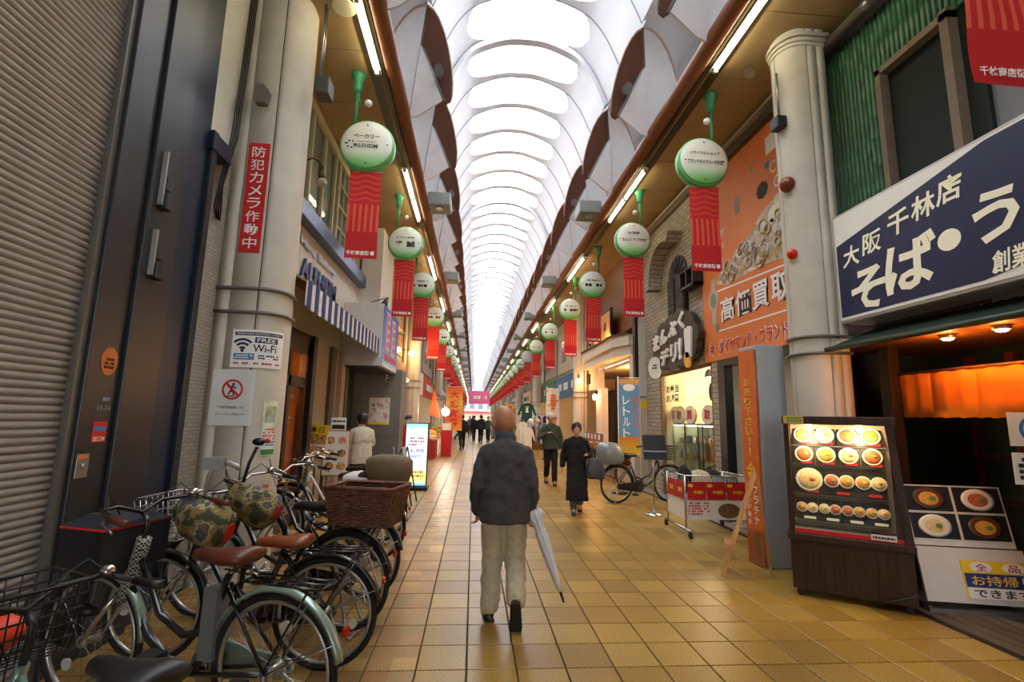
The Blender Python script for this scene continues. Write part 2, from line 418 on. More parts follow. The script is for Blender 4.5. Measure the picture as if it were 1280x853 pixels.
# ---- vault: scalloped bays with bean-shaped roof lights
shellm = mat('vault_white', '#dddee3', .55, var=.03, scale=2); ribm = mat('vault_seam_grey', '#8d8f95', .5, var=.05)
ribw = mat('vault_rib_white', '#c9cbd0', .5, var=.04)
pane = glass_mat('roof_light_panel', (.97, .98, 1), .03, .4)
PR = [(0, 7.30), (.35, 7.275), (.7, 7.16), (1.04, 6.97), (1.3, 6.62), (1.47, 6.25), (1.58, 5.98)]
def prof_at(t):       # t in 0..1 along the half profile, smooth
    k = t * (len(PR) - 1); i = min(int(k), len(PR) - 2); f = k - i
    p0, p1, p2, p3 = PR[max(i-1, 0)], PR[i], PR[i+1], PR[min(i+2, len(PR)-1)]
    if i == 0: p0 = (-p2[0], p2[1])
    return tuple(.5 * (2*b + (c-a)*f + (2*a-5*b+4*c-d)*f*f + (3*b-a-3*c+d)*f**3) for a, b, c, d in zip(p0, p1, p2, p3))
NH = 28; HALF = [prof_at(i / NH) for i in range(NH + 1)] + [(1.63, 6.04), (2.62, 6.20), (2.64, 4.60)]
FULL = [(-x, z) for x, z in reversed(HALF[1:])] + HALF
BAY = 1.04; LIFT = .13; HW = 1.10
def lift(p, q):      # push outward along the profile by q
    x, z = p; d = Vector((x * .9, z - 4.4)).normalized(); return x + d.x * q, z + d.y * q
def P3(p, y): 
    q = LIFT * (1 - y / BAY) ; a = lift(p, q); return (XC + a[0], y, 1.58 + a[1])
def bean(x):
    u = min(abs(x) / HW, 1); w = (1 - u ** 5) ** .45; return .49 - .45 * w, .49 + .43 * w
mb = MB(); mp = MB()
for (a, b) in zip(FULL[:-1], FULL[1:]):
    ya, yb = bean(a[0]), bean(b[0])
    if abs(a[0]) < HW or abs(b[0]) < HW:
        mb.add([P3(a, 0), P3(b, 0), P3(b, yb[0]), P3(a, ya[0])], [(0, 1, 2, 3)], True)
        mb.add([P3(a, ya[1]), P3(b, yb[1]), P3(b, BAY), P3(a, BAY)], [(0, 1, 2, 3)], True)
        up = lambda p, y: (P3(p, y)[0], P3(p, y)[1], P3(p, y)[2] + .05)
        mb.add([P3(a, ya[0]), P3(b, yb[0]), up(b, yb[0]), up(a, ya[0])], [(0, 1, 2, 3)])
        mb.add([P3(a, ya[1]), P3(b, yb[1]), up(b, yb[1]), up(a, ya[1])], [(0, 1, 2, 3)])
        mp.add([up(a, ya[0]), up(b, yb[0]), up(b, yb[1]), up(a, ya[1])], [(0, 1, 2, 3)], True)
    else:
        mb.add([P3(a, 0), P3(b, 0), P3(b, BAY), P3(a, BAY)], [(0, 1, 2, 3)], True)
    qa, qb = lift(a, LIFT), lift(b, LIFT)
    mb.add([P3(a, BAY), P3(b, BAY), (XC + qb[0], BAY, 1.58 + qb[1]), (XC + qa[0], BAY, 1.58 + qa[1])], [(0, 1, 2, 3)])
mbs = MB()
for (a, b) in zip(FULL[:-1], FULL[1:]):
    mbs.add([P3(a, 0), P3(b, 0), P3(b, BAY), P3(a, BAY)], [(0, 1, 2, 3)], True); qa, qb = lift(a, LIFT), lift(b, LIFT)
    mbs.add([P3(a, BAY), P3(b, BAY), (XC + qb[0], BAY, 1.58 + qb[1]), (XC + qa[0], BAY, 1.58 + qa[1])], [(0, 1, 2, 3)])
m_solid = mbs.mesh('vault_panel', shellm)      # unseen bays behind the viewpoint, roof lights closed to darken the foreground
m_shell = mb.mesh('vault_panel', shellm); m_pane = mp.mesh('skylight_pane', pane)
m_rib = MB().tube([(XC + x, BAY - .006, 1.58 + z - .004) for x, z in FULL[3:-3]], .011, 5).mesh('vault_seam', ribm)
pr = [lift(p, -.10) for p in FULL[3:-3]]; mb = MB()
ri = [(XC + x, 1.58 + z) for x, z in pr]; ro = [(XC + x, 1.58 + z) for x, z in FULL[3:-3]]
for i in range(len(ri) - 1):
    for y in (BAY - .16, BAY):
        mb.add([(ri[i][0], y, ri[i][1]), (ri[i+1][0], y, ri[i+1][1]), (ro[i+1][0], y, ro[i+1][1]), (ro[i][0], y, ro[i][1])], [(0, 1, 2, 3)])
    mb.add([(ri[i][0], BAY - .16, ri[i][1]), (ri[i+1][0], BAY - .16, ri[i+1][1]), (ri[i+1][0], BAY, ri[i+1][1]), (ri[i][0], BAY, ri[i][1])], [(0, 1, 2, 3)], True)
m_big = mb.mesh('vault_rib', ribw)
yb0 = 8.53 - BAY
k0 = int((Y0 - yb0) / BAY); k1 = int((Y1 - yb0) / BAY)
for k in range(k0, k1):
    y = yb0 + k * BAY
    v = link('vault_panel', m_solid if y < -2 else m_shell, ceil); v.location = (0, y, 0)
    for nm, me in ((('skylight_pane', m_pane),) if y >= -2 else ()) + (('vault_seam', m_rib),) + ((('vault_rib', m_big),) if k % 7 == 0 else ()):
        o = link(nm, me, v)
# ---- fins: leaf-shaped half brown, half white panels above both eaves
rimm = mat('fin_rim_pink', '#c9a597', .5, var=.05); floodm = mat('floodlight_grey', '#8f949a', .35, .5, var=.08)
fin_dark = mat('fin_divider', '#5a3020', .5, var=.05); finw = mat('fin_white', '#e9e8ea', .5, var=.03)
louv = mat('louvre_grey', '#a9abae', .4, .3, var=.05)
OUT = [(1.40, 4.55), (1.32, 4.75), (1.285, 4.95), (1.275, 5.15), (1.30, 5.35), (1.345, 5.55), (1.41, 5.75), (1.49, 5.91), (1.57, 6.01), (1.66, 6.06),
       (1.76, 6.055), (1.87, 6.01), (1.99, 5.92), (2.11, 5.79), (2.22, 5.62), (2.32, 5.42), (2.41, 5.18), (2.48, 4.92), (2.53, 4.64)]
DIV = lambda b: 1.66 + .20 * (6.06 - b)
def fin_meshes(sx):
    o = Vector((XC, 0, 1.58)); r = Vector((1, 0, 0)); u = Vector((0, 0, 1))
    P = lambda pts: [(sx * a, b) for a, b in (pts if sx > 0 else reversed(pts))]
    W = MB().prism(P([(DIV(4.62), 4.62), (2.53, 4.62)] + list(reversed(OUT[9:]))), o, r, u, .03)
    bn = MB().prism(P([(1.66, 6.06), (DIV(5.56), 5.56), (1.44, 4.90), (1.37, 4.86), (1.30, 4.90)] + OUT[2:9]), o, r, u, .03)
    lw = MB().prism(P([(DIV(5.56), 5.56), (DIV(4.62), 4.62), (1.80, 4.66), (1.43, 4.88)]), o + Vector((0, -.05, 0)), r, u, .03)
    V = lambda a, b, y=-.035: (XC + sx * a, y, 1.58 + b)
    rm = MB().tube([V(a, b) for a, b in OUT[2:]], .014, 5)
    dv = MB().tube([V(1.66, 6.05), V(DIV(4.62), 4.62)], .016, 5)
    lv = MB()
    for i in range(3): lv.tube([V(1.77 - i * .025, 5.56 - i * .02, -.07), V(1.44 - i * .025, 4.88, -.07)], .008, 4)
    fl = MB().tube([V(1.45, 5.15, -.03), V(1.47, 5.18, -.12)], .012, 5)
    fl.tube([V(1.42, 5.18, -.12), V(1.52, 5.18, -.12)], .01, 5)
    D = Vector((0, -.55, -.25)).normalized()
    c = Vector(V(1.47, 5.2, -.16)); fl.tube([c - D * .06, c - D * .04, c + D * .05, c + D * .09], [.03, .055, .065, .075], 12)
    gl = MB().tube([c + D * .091, c + D * .094], [.066, .066], 12)
    for q in (W, bn, lw, rm, dv, lv, fl, gl): q.v = [(x, y + .47 * (6.06 - (z - 1.58)), z) for x, y, z in q.v]
    return (W.mesh('ceiling_fin', finw), [('brown_panel', bn.mesh('brown_panel', brown)), ('lower_panel', lw.mesh('lower_panel', finw)),
            ('rim', rm.mesh('rim', rimm)), ('divider', dv.mesh('divider', fin_dark)), ('louvre', lv.mesh('louvre', louv))],
            fl.mesh('floodlight', floodm))
for sx in (-1, 1):
    mw_, parts, fl = fin_meshes(sx)
    for k in range(-12, 56):
        y = (6.56 if sx < 0 else 6.66) + k * 2.08
        f = link('ceiling_fin', mw_, ceil); f.location = (0, y, 0)
        for nm, me in parts: link(nm, me, f)
        if 4 < y < 70:
            if k % 2 == 0: 
                o = link('floodlight', fl, None, label='small grey floodlight on a brown ceiling fin, %s of the %s row' % (ORD[max(k // 2 + 1, 0)], 'left' if sx < 0 else 'right'),
                         category='floodlight', group='floodlights on the ceiling fins'); o.location = (0, y, 0)
# ---- pillars
def pillar(name, x0, x1, yf, dep, side, rad, joints, z1, bands):
    """clad pillar; side=+1 when the street is at +x; every cladding panel is a piece"""
    root = struct(name); root.location = ((x0 + x1) / 2, yf + dep / 2, 0)
    # outline from wall-side front corner round to street-side back corner
    xs = x1 if side > 0 else x0; xw = x0 if side > 0 else x1; pts = [(xw, yf)]
    def corner(cx, cy, a0, a1):
        for i in range(7):
            a = radians(a0 + (a1 - a0) * i / 6); pts.append((cx + rad * cos(a) * side, cy + rad * sin(a)))
    corner(xs - side * rad, yf + rad, -90, 0); corner(xs - side * rad, yf + dep - rad, 0, 90); pts.append((xw, yf + dep))
    # cumulative length and cuts
    L = [0]
    for a, b in zip(pts[:-1], pts[1:]): L.append(L[-1] + math.dist(a, b))
    def at(s):
        for i in range(len(L) - 1):
            if s <= L[i+1] + 1e-9:
                f = (s - L[i]) / max(L[i+1] - L[i], 1e-9); return (pts[i][0] + (pts[i+1][0]-pts[i][0])*f, pts[i][1] + (pts[i+1][1]-pts[i][1])*f)
        return pts[-1]
    cuts = [0] + joints + [L[-1]]; g = .006; cx = (x0 + x1) / 2; cy = yf + dep / 2
    core = [(cx + (x - cx) * .96, cy + (y - cy) * .96) for x, y in pts]
    mb = MB(); n = len(core); mb.add([(x, y, 0) for x, y in core] + [(x, y, z1) for x, y in core], [tuple(range(n, 2*n))] + [(i, (i+1) % n, n + (i+1) % n, n + i) for i in range(n)])
    build(mb, 'core', seam, root)
    for a, b in zip(cuts[:-1], cuts[1:]):
        ss = [a + g] + [l for l in L if a + g < l < b - g] + [b - g]; out = [at(s) for s in ss]
        inn = [(cx + (x - cx) * .93, cy + (y - cy) * .93) for x, y in out]; k = len(out); mb = MB()
        v = [(x, y, z) for z in (0, z1) for x, y in out + inn]
        f = []
        for i in range(k - 1): f += [(i, i+1, 2*k+i+1, 2*k+i)]
        f += [(0, 2*k, 3*k, k), (k-1, 2*k-1, 4*k-1, 3*k-1)]
        mb.add(v, f, True); build(mb, 'cladding_panel', cream, root)
    for z in bands:
        ring = [(cx + (x - cx) * 1.045, cy + (y - cy) * 1.045, z) for x, y in pts]
        build(MB().tube(ring, .02, 6), 'band', mat('band_grey', '#77736b', .45, .3, var=.08), root)
    return root, pts
lp = []
for k in range(9):
    y = 4.9 + 12.55 * k
    lp.append(pillar('trim_%d' % (2 + k), -2.58, -1.96, y, .56, 1, .22, [.14, .41, 1.0, 1.25], ZS, [2.55, 2.79]))
    rp = pillar('trim_%d' % (11 + k), 3.50, 3.96, 4.84 + 12.1 * k, .48, -1, .225, [.10, .22, .62, .9], ZS, [2.32, 2.50])
    cx, cy = 3.73, 5.08 + 12.1 * k
    for z, q in ((5.98, 1.06), (6.03, 1.12), (6.09, 1.18)):
        build(MB().rings([[Vector((cx + (x - cx) * q * e, cy + (yy - cy) * q * e, z + h)) for x, yy in rp[1]] for e, h in ((.97, -.025), (1, -.012), (1, .012), (.97, .025))]), 'capital_ring', cream, rp[0])
# ---- fluorescent tubes
tubem = mat('fluorescent_tube', '#fffbe6', .4, var=0, emit=TUBE, ecol='#fff3cf'); capm = mat('tube_cap', '#b9b9b0', .4, var=0)
for sx, off in ((-1, 3.62), (1, 3.12)):
    xe = XC + sx * 2.22; t_me = MB().tube([(0, .06, 0), (0, 1.19, 0)], .02, 8).mesh('tube', tubem)
    h_me = MB().box(-.05, .05, 0, 2.5, .035, .075).mesh('fluorescent_light', white)
    c_me = MB().box(-.025, .025, .02, .06, -.025, .04).mesh('end_cap', capm)
    for k in range(0, 24):
        y = off + 5.03 * (k - 1)
        root = link('fluorescent_light', h_me, None, label='long twin fluorescent light under the %s soffit, %s in its row' % ('left' if sx < 0 else 'right', ORD[k]), category='ceiling light', group='fluorescent lights along the eaves')
        root.location = (xe, y, ZS - .075)
        for q in (0, 1.22):
            o = link('tube', t_me, root); o.location = (0, q, 0)
            for e in (0, 1.17): c = link('end_cap', c_me, o); c.location = (0, e, 0)
# ---- grey box loudspeakers under the eaves
boxm = mat('speaker_box_grey', '#7f857f', .5, var=.06)
b_me = MB().box(-.26, .26, -.3, .3, 0, .27)
for sx in (-1, 1):
    for k in range(12):
        y = 10.5 + 6.0 * k; x = XC + sx * 1.69
        t = thing('box_speaker', 'grey box speaker at the %s eaves, %s' % ('left' if sx < 0 else 'right', ORD[k] + ' from the viewer'),
                  'speaker', (x, y, 6.16), group='box speakers along the eaves')
        build(B(x - .25, x + .25, y - .28, y + .28, 6.16, 6.46), 'case', boxm, t, bevel=.03)
        build(MB().lathe([(.09, 0), (.1, -.02), (.06, -.015)], (x, y - .1, 6.16), 14), 'grille', steel, t)
        build(MB().tube([(x + sx * .2, y, 6.3), (x + sx * .36, y, 6.3)], .03, 6), 'bracket', boxm, t)
# ================================================================== LEFT SIDE
# ---- roller shutter
shm = mat('shutter_slat_grey', '#aaa69d', .42, .35, var=.1, scale=5)
sh = thing('roller_shutter', 'closed grey corrugated roller shutter at the left edge', 'shutter', (-2.5, 1.6, 0))
mb = MB(); n = 7; ring = []
pf = [(.0 + .014 * sin(pi * i / n), .046 * i / n) for i in range(n + 1)]
mb.rings([[Vector((-2.55 + a, y, z)) for a, z in pf] + [Vector((-2.57, y, .046)), Vector((-2.57, y, 0))] for y in (-1.0, 3.265)])
sme = mb.mesh('slat', shm, mw(sh).inverted())
for k in range(102):
    o = link('slat', sme, sh); o.location = (0, 0, .03 + k * .046)
build(B(-2.585, -2.50, 3.262, 3.31, 0, 4.75), 'guide_rail', mat('rail_grey', '#77746e', .4, .5, var=.08), sh)
build(B(-2.7, -2.42, -1.0, 3.3, 4.70, 5.25), 'shutter_box', mat('shutter_box_dark', '#3a3a3c', .5, var=.1), sh, bevel=.02)
build(B(-2.6, -2.585, -1.0, 3.27, 0, 4.75), 'backing', dark, sh)
# ---- dark steel pier and blue pier
gp = struct('trim_20'); gp.location = (-2.5, 3.65, 0)
gpm = mat('graphite_steel', '#33353a', .35, .4, var=.12, scale=2)
build(B(-2.6, -2.47, 3.31, 3.60, 0, ZS), 'pier_panel', gpm, gp, bevel=.006)
build(B(-2.6, -2.44, 3.605, 3.98, 0, ZS), 'pier_panel', gpm, gp, bevel=.006)
blm = mat('dark_blue_paint', '#0e2238', .35, var=.15, scale=3)
build(B(-2.6, -2.50, 3.98, 4.36, 0, ZS), 'blue_panel', blm, gp)
build(B(-2.6, -2.46, 4.36, 4.44, 0, 4.15), 'edge_strip', gpm, gp, bevel=.006)
for z0, z1, w in ((3.12, 3.55, 'upper'), (2.57, 2.92, 'lower')):
    t = thing('door_latch', '%s grey latch with a long pale plate on the dark pier' % w, 'latch', (-2.44, 3.72, z0), group='latches on the dark pier')
    build(B(-2.44, -2.405, 3.69, 3.705, z0, z1), 'plate', mat('latch_pale', '#a9a9a2', .4, .4, var=.05), t)
    build(B(-2.44, -2.385, 3.71, 3.80, z0 - .02, z0 + .10), 'bolt_case', gpm, t, bevel=.008)
    build(B(-2.44, -2.40, 3.71, 3.78, z0 + .13, z0 + .24), 'catch', gpm, t, bevel=.008)
ok = thing('oval_sticker', 'small orange rounded sticker on the dark pier', 'sticker', (-2.469, 3.5, 1.85))
build(MB().prism([(.075 * cos(a) * (1 + .0), .085 * sin(a) + (.02 if sin(a) > 0 else 0)) for a in [2*pi*i/20 for i in range(20)]], (-2.469, 3.49, 1.89), *FL, .002), 'backing', mat('sticker_orange', '#c06a2a', .5, var=.1), ok)
marks(ok, (-2.467, 3.49, 1.885), FL, .09, .08, 3, ink, .002)
nb = thing('number_plate', 'pale blue number lettering 11-14 on the dark pier', 'sign', (-2.469, 3.5, 1.58))
text(nb, '11-14', (-2.469, 3.5, 1.585), FL, .11, .035, mat('pale_blue_ink', '#7f9fc0', .5, var=0), .0, .003)
marks(nb, (-2.469, 3.5, 1.645), FL, .08, .035, 1, MATS['pale_blue_ink'], .003)
rs = thing('security_sticker', 'small red square sticker with white lettering on the dark pier', 'sticker', (-2.469, 3.48, 1.35))
panel(rs, 'backing', (-2.466, 3.49, 1.43), FL, .125, .135, redp, .003)
text(rs, 'SECOM', (-2.466, 3.49, 1.385), FL, .10, .03, whitep, .01, .002)
panel(rs, 'blue_stripe', (-2.464, 3.49, 1.45), FL, .10, .03, bluep, .002)
kp = thing('key_switch', 'steel key switch plate on the dark pier by the shutter', 'switch', (-2.469, 3.36, 1.14))
panel(kp, 'plate', (-2.463, 3.385, 1.22), FL, .10, .15, steel, .006, bevel=.003)
build(MB().lathe([(.016, 0), (.016, .012)], (-2.463, 3.385, 1.22), 12, Matrix.Rotation(pi/2, 4, 'Y')), 'lock', chrome, kp)
panel(kp, 'red_label', (-2.461, 3.385, 1.275), FL, .06, .02, orangep, .002)
# ---- small-tile wall, bright upper panel, conduit and cables
tw = build(B(-2.6, -2.565, 4.44, 4.9, 0, 4.1), 'wall_tiled', brick_mat('small_white_tiles', '#b9b4a8', '#aaa498', '#837c70', .10, .035, .003, .4), kind='structure')
fp = build(B(-2.6, -2.57, 4.40, 4.9, 4.1, ZS), 'wall_upper_panel', mat('frosted_panel', '#f2f4e8', .35, var=.12, scale=60), kind='structure')
build(B(-2.6, -2.54, 4.27, 4.40, 4.1, ZS), 'edge_trim', mat('blue_white_trim', '#b9c6cf', .4, .2, var=.06), fp)
jb = thing('junction_box', 'dark blue junction box with hanging wires above the tiled wall', 'box', (-2.5, 4.5, 3.95))
build(B(-2.57, -2.44, 4.33, 4.66, 3.95, 4.12), 'case', blm, jb, bevel=.01)
cd = thing('conduit_pipe', 'thin grey conduit pipe with a round joint on tiled wall', 'pipe', (-2.54, 4.42, 2.8))
build(MB().tube([(-2.535, 4.42, 4.0), (-2.535, 4.42, 2.85), (-2.535, 4.44, 2.79), (-2.565, 4.46, 2.78)], .013, 7), 'pipe', steel, cd)
build(MB().lathe([(.035, -.04), (.04, 0), (.035, .04)], (-2.53, 4.42, 3.42), 12), 'joint', steel, cd)
cb = thing('black_cables', 'bundle of black cables hanging down beside the cream pillar', 'cable', (-2.5, 4.7, 3.4))
for k in range(4):
    q = .02 * k
    build(MB().tube([(-2.53 + q, 4.86, ZS), (-2.53 + q, 4.82, 5.2), (-2.52 + q, 4.75, 4.3), (-2.51, 4.62 + q, 3.75), (-2.52, 4.6 + q * 2, 3.5), (-2.53, 4.68 + q, 3.42), (-2.56, 4.72, 3.5)], .008, 5), 'cable', black, cb)
mt = thing('meter_box', 'small grey box on the cream pillar above the red sign', 'box', (-2.3, 4.88, 4.75))
build(MB().prism([(-.06, 0), (.05, 0), (.07, .14), (.02, .2), (-.06, .2)], (-2.31, 4.895, 4.76), *FC, .09), 'case', mat('box_grey', '#6a675f', .5, var=.1), mt)
cbx = thing('camera_box', 'dark grey bracket box with conduits high on cream pillar', 'box', (-1.83, 5.1, 4.95))
build(B(-1.85, -1.70, 5.0, 5.2, 5.05, 5.25), 'case', mat('box_dark', '#4c4a47', .5, var=.1), cbx, bevel=.01)
for q in (0, .06): build(MB().tube([(-1.82, 5.06 + q, 5.25), (-1.82, 5.06 + q, ZS)], .012, 6), 'conduit', steel, cbx)
# ---- signs on the pillar
yp = 4.888
r = thing('vertical_warning_sign', 'tall red sign with white vertical Japanese lettering on cream pillar', 'sign', (-2.3, yp, 3.16))
panel(r, 'board', (-2.3, yp, 3.75), FC, .205, 1.18, redp, .012)
vtext(r, '防犯カメラ作動中', (-2.3, yp, 3.75), FC, .135, 1.12, whitep, .006, .003)
w = thing('wifi_sign', 'white FREE Wi-Fi sign with blue symbol on the cream pillar', 'sign', (-2.11, yp, 2.0))
panel(w, 'board', (-2.12, yp, 2.19), FC, .48, .37, whitep, .008)
panel(w, 'top_stripe', (-2.12, yp - .001, 2.335), FC, .44, .035, navyp, .002); text(w, 'SEMBAYASHI SHOPPING STREET', (-2.12, yp - .001, 2.335), FC, .40, .02, whitep, 0, .002, name='stripe_lettering')
for i, rr in enumerate((.045, .085, .125)):
    arc = [(cos(a) * rr, sin(a) * rr) for a in [radians(45 + 9 * k) for k in range(11)]]
    poly = arc + [(cos(a) * (rr - .022), sin(a) * (rr - .022)) for a in [radians(135 - 9 * k) for k in range(11)]]
    build(MB().prism(poly, (-2.26, yp, 2.165), *FC, .002), 'wifi_arc', navyp, w)
disc(w, 'wifi_dot', (-2.26, yp - .001, 2.17), FC, .017, .017, navyp, .002)
panel(w, 'free_block', (-2.05, yp - .001, 2.275), FC, .20, .055, navyp, .002); text(w, 'FREE', (-2.05, yp - .001, 2.275), FC, .16, .038, whitep, .014, .003)
text(w, 'Wi-Fi', (-2.06, yp, 2.195), FC, .20, .075, ink, .012, .003)
panel(w, 'blue_block', (-2.24, yp - .001, 2.11), FC, .19, .06, bluep, .002); marks(w, (-2.24, yp - .002, 2.11), FC, .17, .045, 2, whitep, .002)
marks(w, (-2.02, yp, 2.11), FC, .18, .05, 2, ink, .002, seed=3); marks(w, (-2.12, yp, 2.045), FC, .42, .03, 1, redp, .002, seed=4)
s = thing('no_skating_sign', 'white notice with red prohibition circle on the cream pillar', 'sign', (-2.31, yp, 1.43))
panel(s, 'board', (-2.31, yp, 1.715), FC, .39, .535, mat('notice_white', '#d8dad6', .45, var=.04), .008)
build(MB().torus((-2.31, yp - .001, 1.79), .088, .009, 'y', 32, 6), 'ring', redp, s)
build(MB().prism([(-.07, .054), (-.054, .07), (.07, -.054), (.054, -.07)], (-2.31, yp - .003, 1.79), *FC, .003), 'slash', redp, s)
fig = MB(); 
for a, b in (((0, .035), (-.012, -.01)), ((-.012, -.01), (-.035, -.045)), ((-.012, -.01), (.015, -.03)), ((.015, -.03), (.01, -.055)), ((0, .03), (.035, .012)), ((0, .03), (-.035, .02))):
    fig.tube([(-2.31 + a[0], yp - .001, 1.79 + a[1]), (-2.31 + b[0], yp - .001, 1.79 + b[1])], .007, 6)
fig.ball((-2.305, yp, 1.84), .013); fig.tube([(-2.355, yp - .001, 1.725), (-2.28, yp - .001, 1.727)], .005, 5)
build(fig, 'skater_symbol', ink, s)
text(s, '千林商店街道路上での', (-2.31, yp, 1.62), FC, .25, .026, ink, .005, .002); text(s, 'スケートボード等禁止です', (-2.31, yp, 1.555), FC, .27, .026, ink, .005, .002)
g = thing('green_notice', 'narrow pale green and white notice on cream pillar edge', 'notice', (-1.94, yp, 1.16))
ncm = ramp_mat('notice_print', 'Noise', ((.35, '#c9d9b6'), (.5, '#e8ead2'), (.62, '#f0efe6')), .6, scale=14)
panel(g, 'sheet', (-1.945, yp, 1.43), FC, .15, .52, ncm, .004)
panel(g, 'green_foot', (-1.945, yp - .001, 1.2), FC, .14, .05, greenp, .002); marks(g, (-1.945, yp, 1.37), FC, .13, .12, 4, pinkp, .002, seed=8); marks(g, (-1.945, yp, 1.28), FC, .13, .05, 2, bluep, .002, seed=9)
panel(g, 'photo', (-1.945, yp - .001, 1.56), FC, .12, .16, ramp_mat('leaf_photo', 'Voronoi', ((0, '#6f8f4a'), (.5, '#c7c9a0'), (.9, '#8fb3c9')), .6, scale=22), .002)
oc = thing('orange_sticker', 'small torn orange sticker low on the cream pillar', 'sticker', (-1.91, yp, .8))
panel(oc, 'sheet', (-1.93, yp, .85), FC, .07, .09, orangep, .003); panel(oc, 'white_half', (-1.93, yp - .001, .80), FC, .07, .05, offw, .003)
for t_ in (w, s, g, oc, r): bend_round(t_, -2.18, .225, 4.9)
# ---- bakery front
wb = build(B(-2.58, -2.56, 5.6, 11.0, 2.75, 4.27), 'wall_bakery', mat('bakery_plaster', '#cdc8bd', .7, var=.05), kind='structure')
win = struct('window_1'); win.location = (-2.55, 7.5, 4.5)
frm = mat('window_frame_cream', '#c5bd9d', .5, var=.05)
fr = MB()
fr.box(-2.56, -2.48, 5.6, 9.75, 4.48, 4.56).box(-2.56, -2.48, 5.6, 9.75, 6.0, 6.15)
ys = [5.6, 6.25, 6.9, 7.5, 8.1, 8.35, 9.0, 9.7]
for y in ys: fr.box(-2.56, -2.49, y - .03, y + .03, 4.5, 6.05)
for z in (4.85, 5.25, 5.65): fr.box(-2.555, -2.50, 8.4, 9.7, z - .015, z + .015)
for y in (8.68, 9.35): fr.box(-2.555, -2.50, y - .012, y + .012, 4.5, 6.0)
build(fr, 'window_frame', frm, win)
for a, b in zip(ys[:-1], ys[1:]): build(B(-2.535, -2.53, a + .03, b - .03, 4.56, 6.0), 'pane', glass_mat('pale_glass', (.86, .92, .92), .22), win)
build(B(-2.575, -2.57, 5.6, 9.75, 4.5, 6.05), 'pale_back_sheet', mat('teal_pane_sheen', '#c3d2cf', .6, var=.05), win)  # pale sheet added behind the panes for their bright reflections
sl = thing('blue_sill_beam', 'metallic blue sill beam running under the bakery window', 'beam', (-2.5, 8, 4.25))
build(B(-2.58, -2.40, 5.6, 10.45, 4.26, 4.50), 'beam', mat('blue_metal', '#5d6c94', .32, .6, var=.12, scale=14), sl, bevel=.012)
build(MB().lathe([(.03, 0), (.03, .02)], (-2.40, 10.35, 4.4), 10, Matrix.Rotation(pi/2, 4, 'Y')), 'bolt', steel, sl)
wlp = thing('wall_lamp', 'small brown goose-neck wall lamp by the bakery window', 'lamp', (-2.44, 6.8, 4.9))
build(MB().tube([(-2.5, 6.62, 5.08), (-2.4, 6.66, 5.16), (-2.33, 6.72, 5.15), (-2.30, 6.76, 5.08)], .012, 6), 'arm', mat('lamp_brown', '#5c4a38', .4, .4, var=.1), wlp)
build(MB().tube([(-2.30, 6.76, 5.10), (-2.29, 6.77, 4.98), (-2.285, 6.78, 4.90)], [.035, .045, .05], 12), 'socket', MATS['lamp_brown'], wlp)
build(MB().tube([(-2.285, 6.78, 4.91), (-2.28, 6.78, 4.86), (-2.28, 6.78, 4.82)], [.05, .075, .07], 12), 'shade', mat('lamp_shade_pale', '#cfc7b5', .4, var=.05), wlp)
bl = thing('bakery_lettering', 'blue raised bakery letters ALFHEIM above the striped awning', 'sign', (-2.55, 7.7, 3.5))
navyl = mat('letter_blue', '#3f5490', .4, var=.05); palel = mat('letter_pale', '#d2d4da', .4, var=.03)
for s_, y, z, wd_, h_, m_ in (('Hard Bakery', 7.75, 4.02, 1.75, .15, palel), ('ALFHEIM', 7.85, 3.68, 1.75, .30, navyl)):
    for d_ in (.01, .02, .03, .04): text(bl, s_, (-2.56, y, z), FL, wd_, h_, m_, .008, d_)
for k in range(9):
    a = 2 * pi * k / 9; build(MB().prism([(-.03, -.05), (.03, -.05), (.03, .05), (-.03, .05)], (-2.56, 6.55 + .2 * cos(a), 3.85 + .22 * sin(a)), *FL, .03), 'emblem_piece', navyl, bl)
build(MB().prism([(-.1, -.1), (.1, -.1), (.1, .06), (0, .13), (-.1, .06)], (-2.56, 6.55, 3.83), *FL, .03), 'emblem_house', navyl, bl)
aw = thing('striped_awning', 'navy and white striped awning over the bakery front', 'awning', (-2.2, 7.5, 2.7))
awm = mat('awning_white', '#dcdad4', .8, var=.04); awn = mat('awning_navy', '#2b356e', .8, var=.06)
build(MB().add([(-2.56, 5.35, 3.38), (-1.86, 5.35, 3.02), (-1.86, 9.55, 3.02), (-2.56, 9.55, 3.38), (-2.56, 5.35, 3.36), (-1.87, 5.35, 3.0), (-1.87, 9.55, 3.0), (-2.56, 9.55, 3.36)], [(0, 1, 2, 3), (7, 6, 5, 4), (0, 4, 5, 1), (2, 6, 7, 3)]), 'canopy', mat('awning_underside', '#8a7458', .9, var=.08), aw)
build(B(-1.87, -1.855, 5.35, 9.55, 2.74, 3.02), 'valance', awm, aw)
pst = MB().prism([(0, 0), (.03, -.02), (.065, -.028), (.10, -.02), (.13, 0), (.13, .29), (0, .29)], (-1.855, 0, 2.735), *FL, .006).mesh('navy_stripe', awn, mw(aw).inverted())
psw = MB().prism([(0, 0), (.03, -.02), (.065, -.028), (.10, -.02), (.13, 0), (.13, .04), (0, .04)], (-1.856, 0, 2.735), *FL, .004).mesh('white_scallop', awm, mw(aw).inverted())
for k in range(16):
    o = link('navy_stripe', pst, aw); o.location = (0, 5.36 + k * .262, 0)
    o = link('white_scallop', psw, aw); o.location = (0, 5.36 + .131 + k * .262, 0)
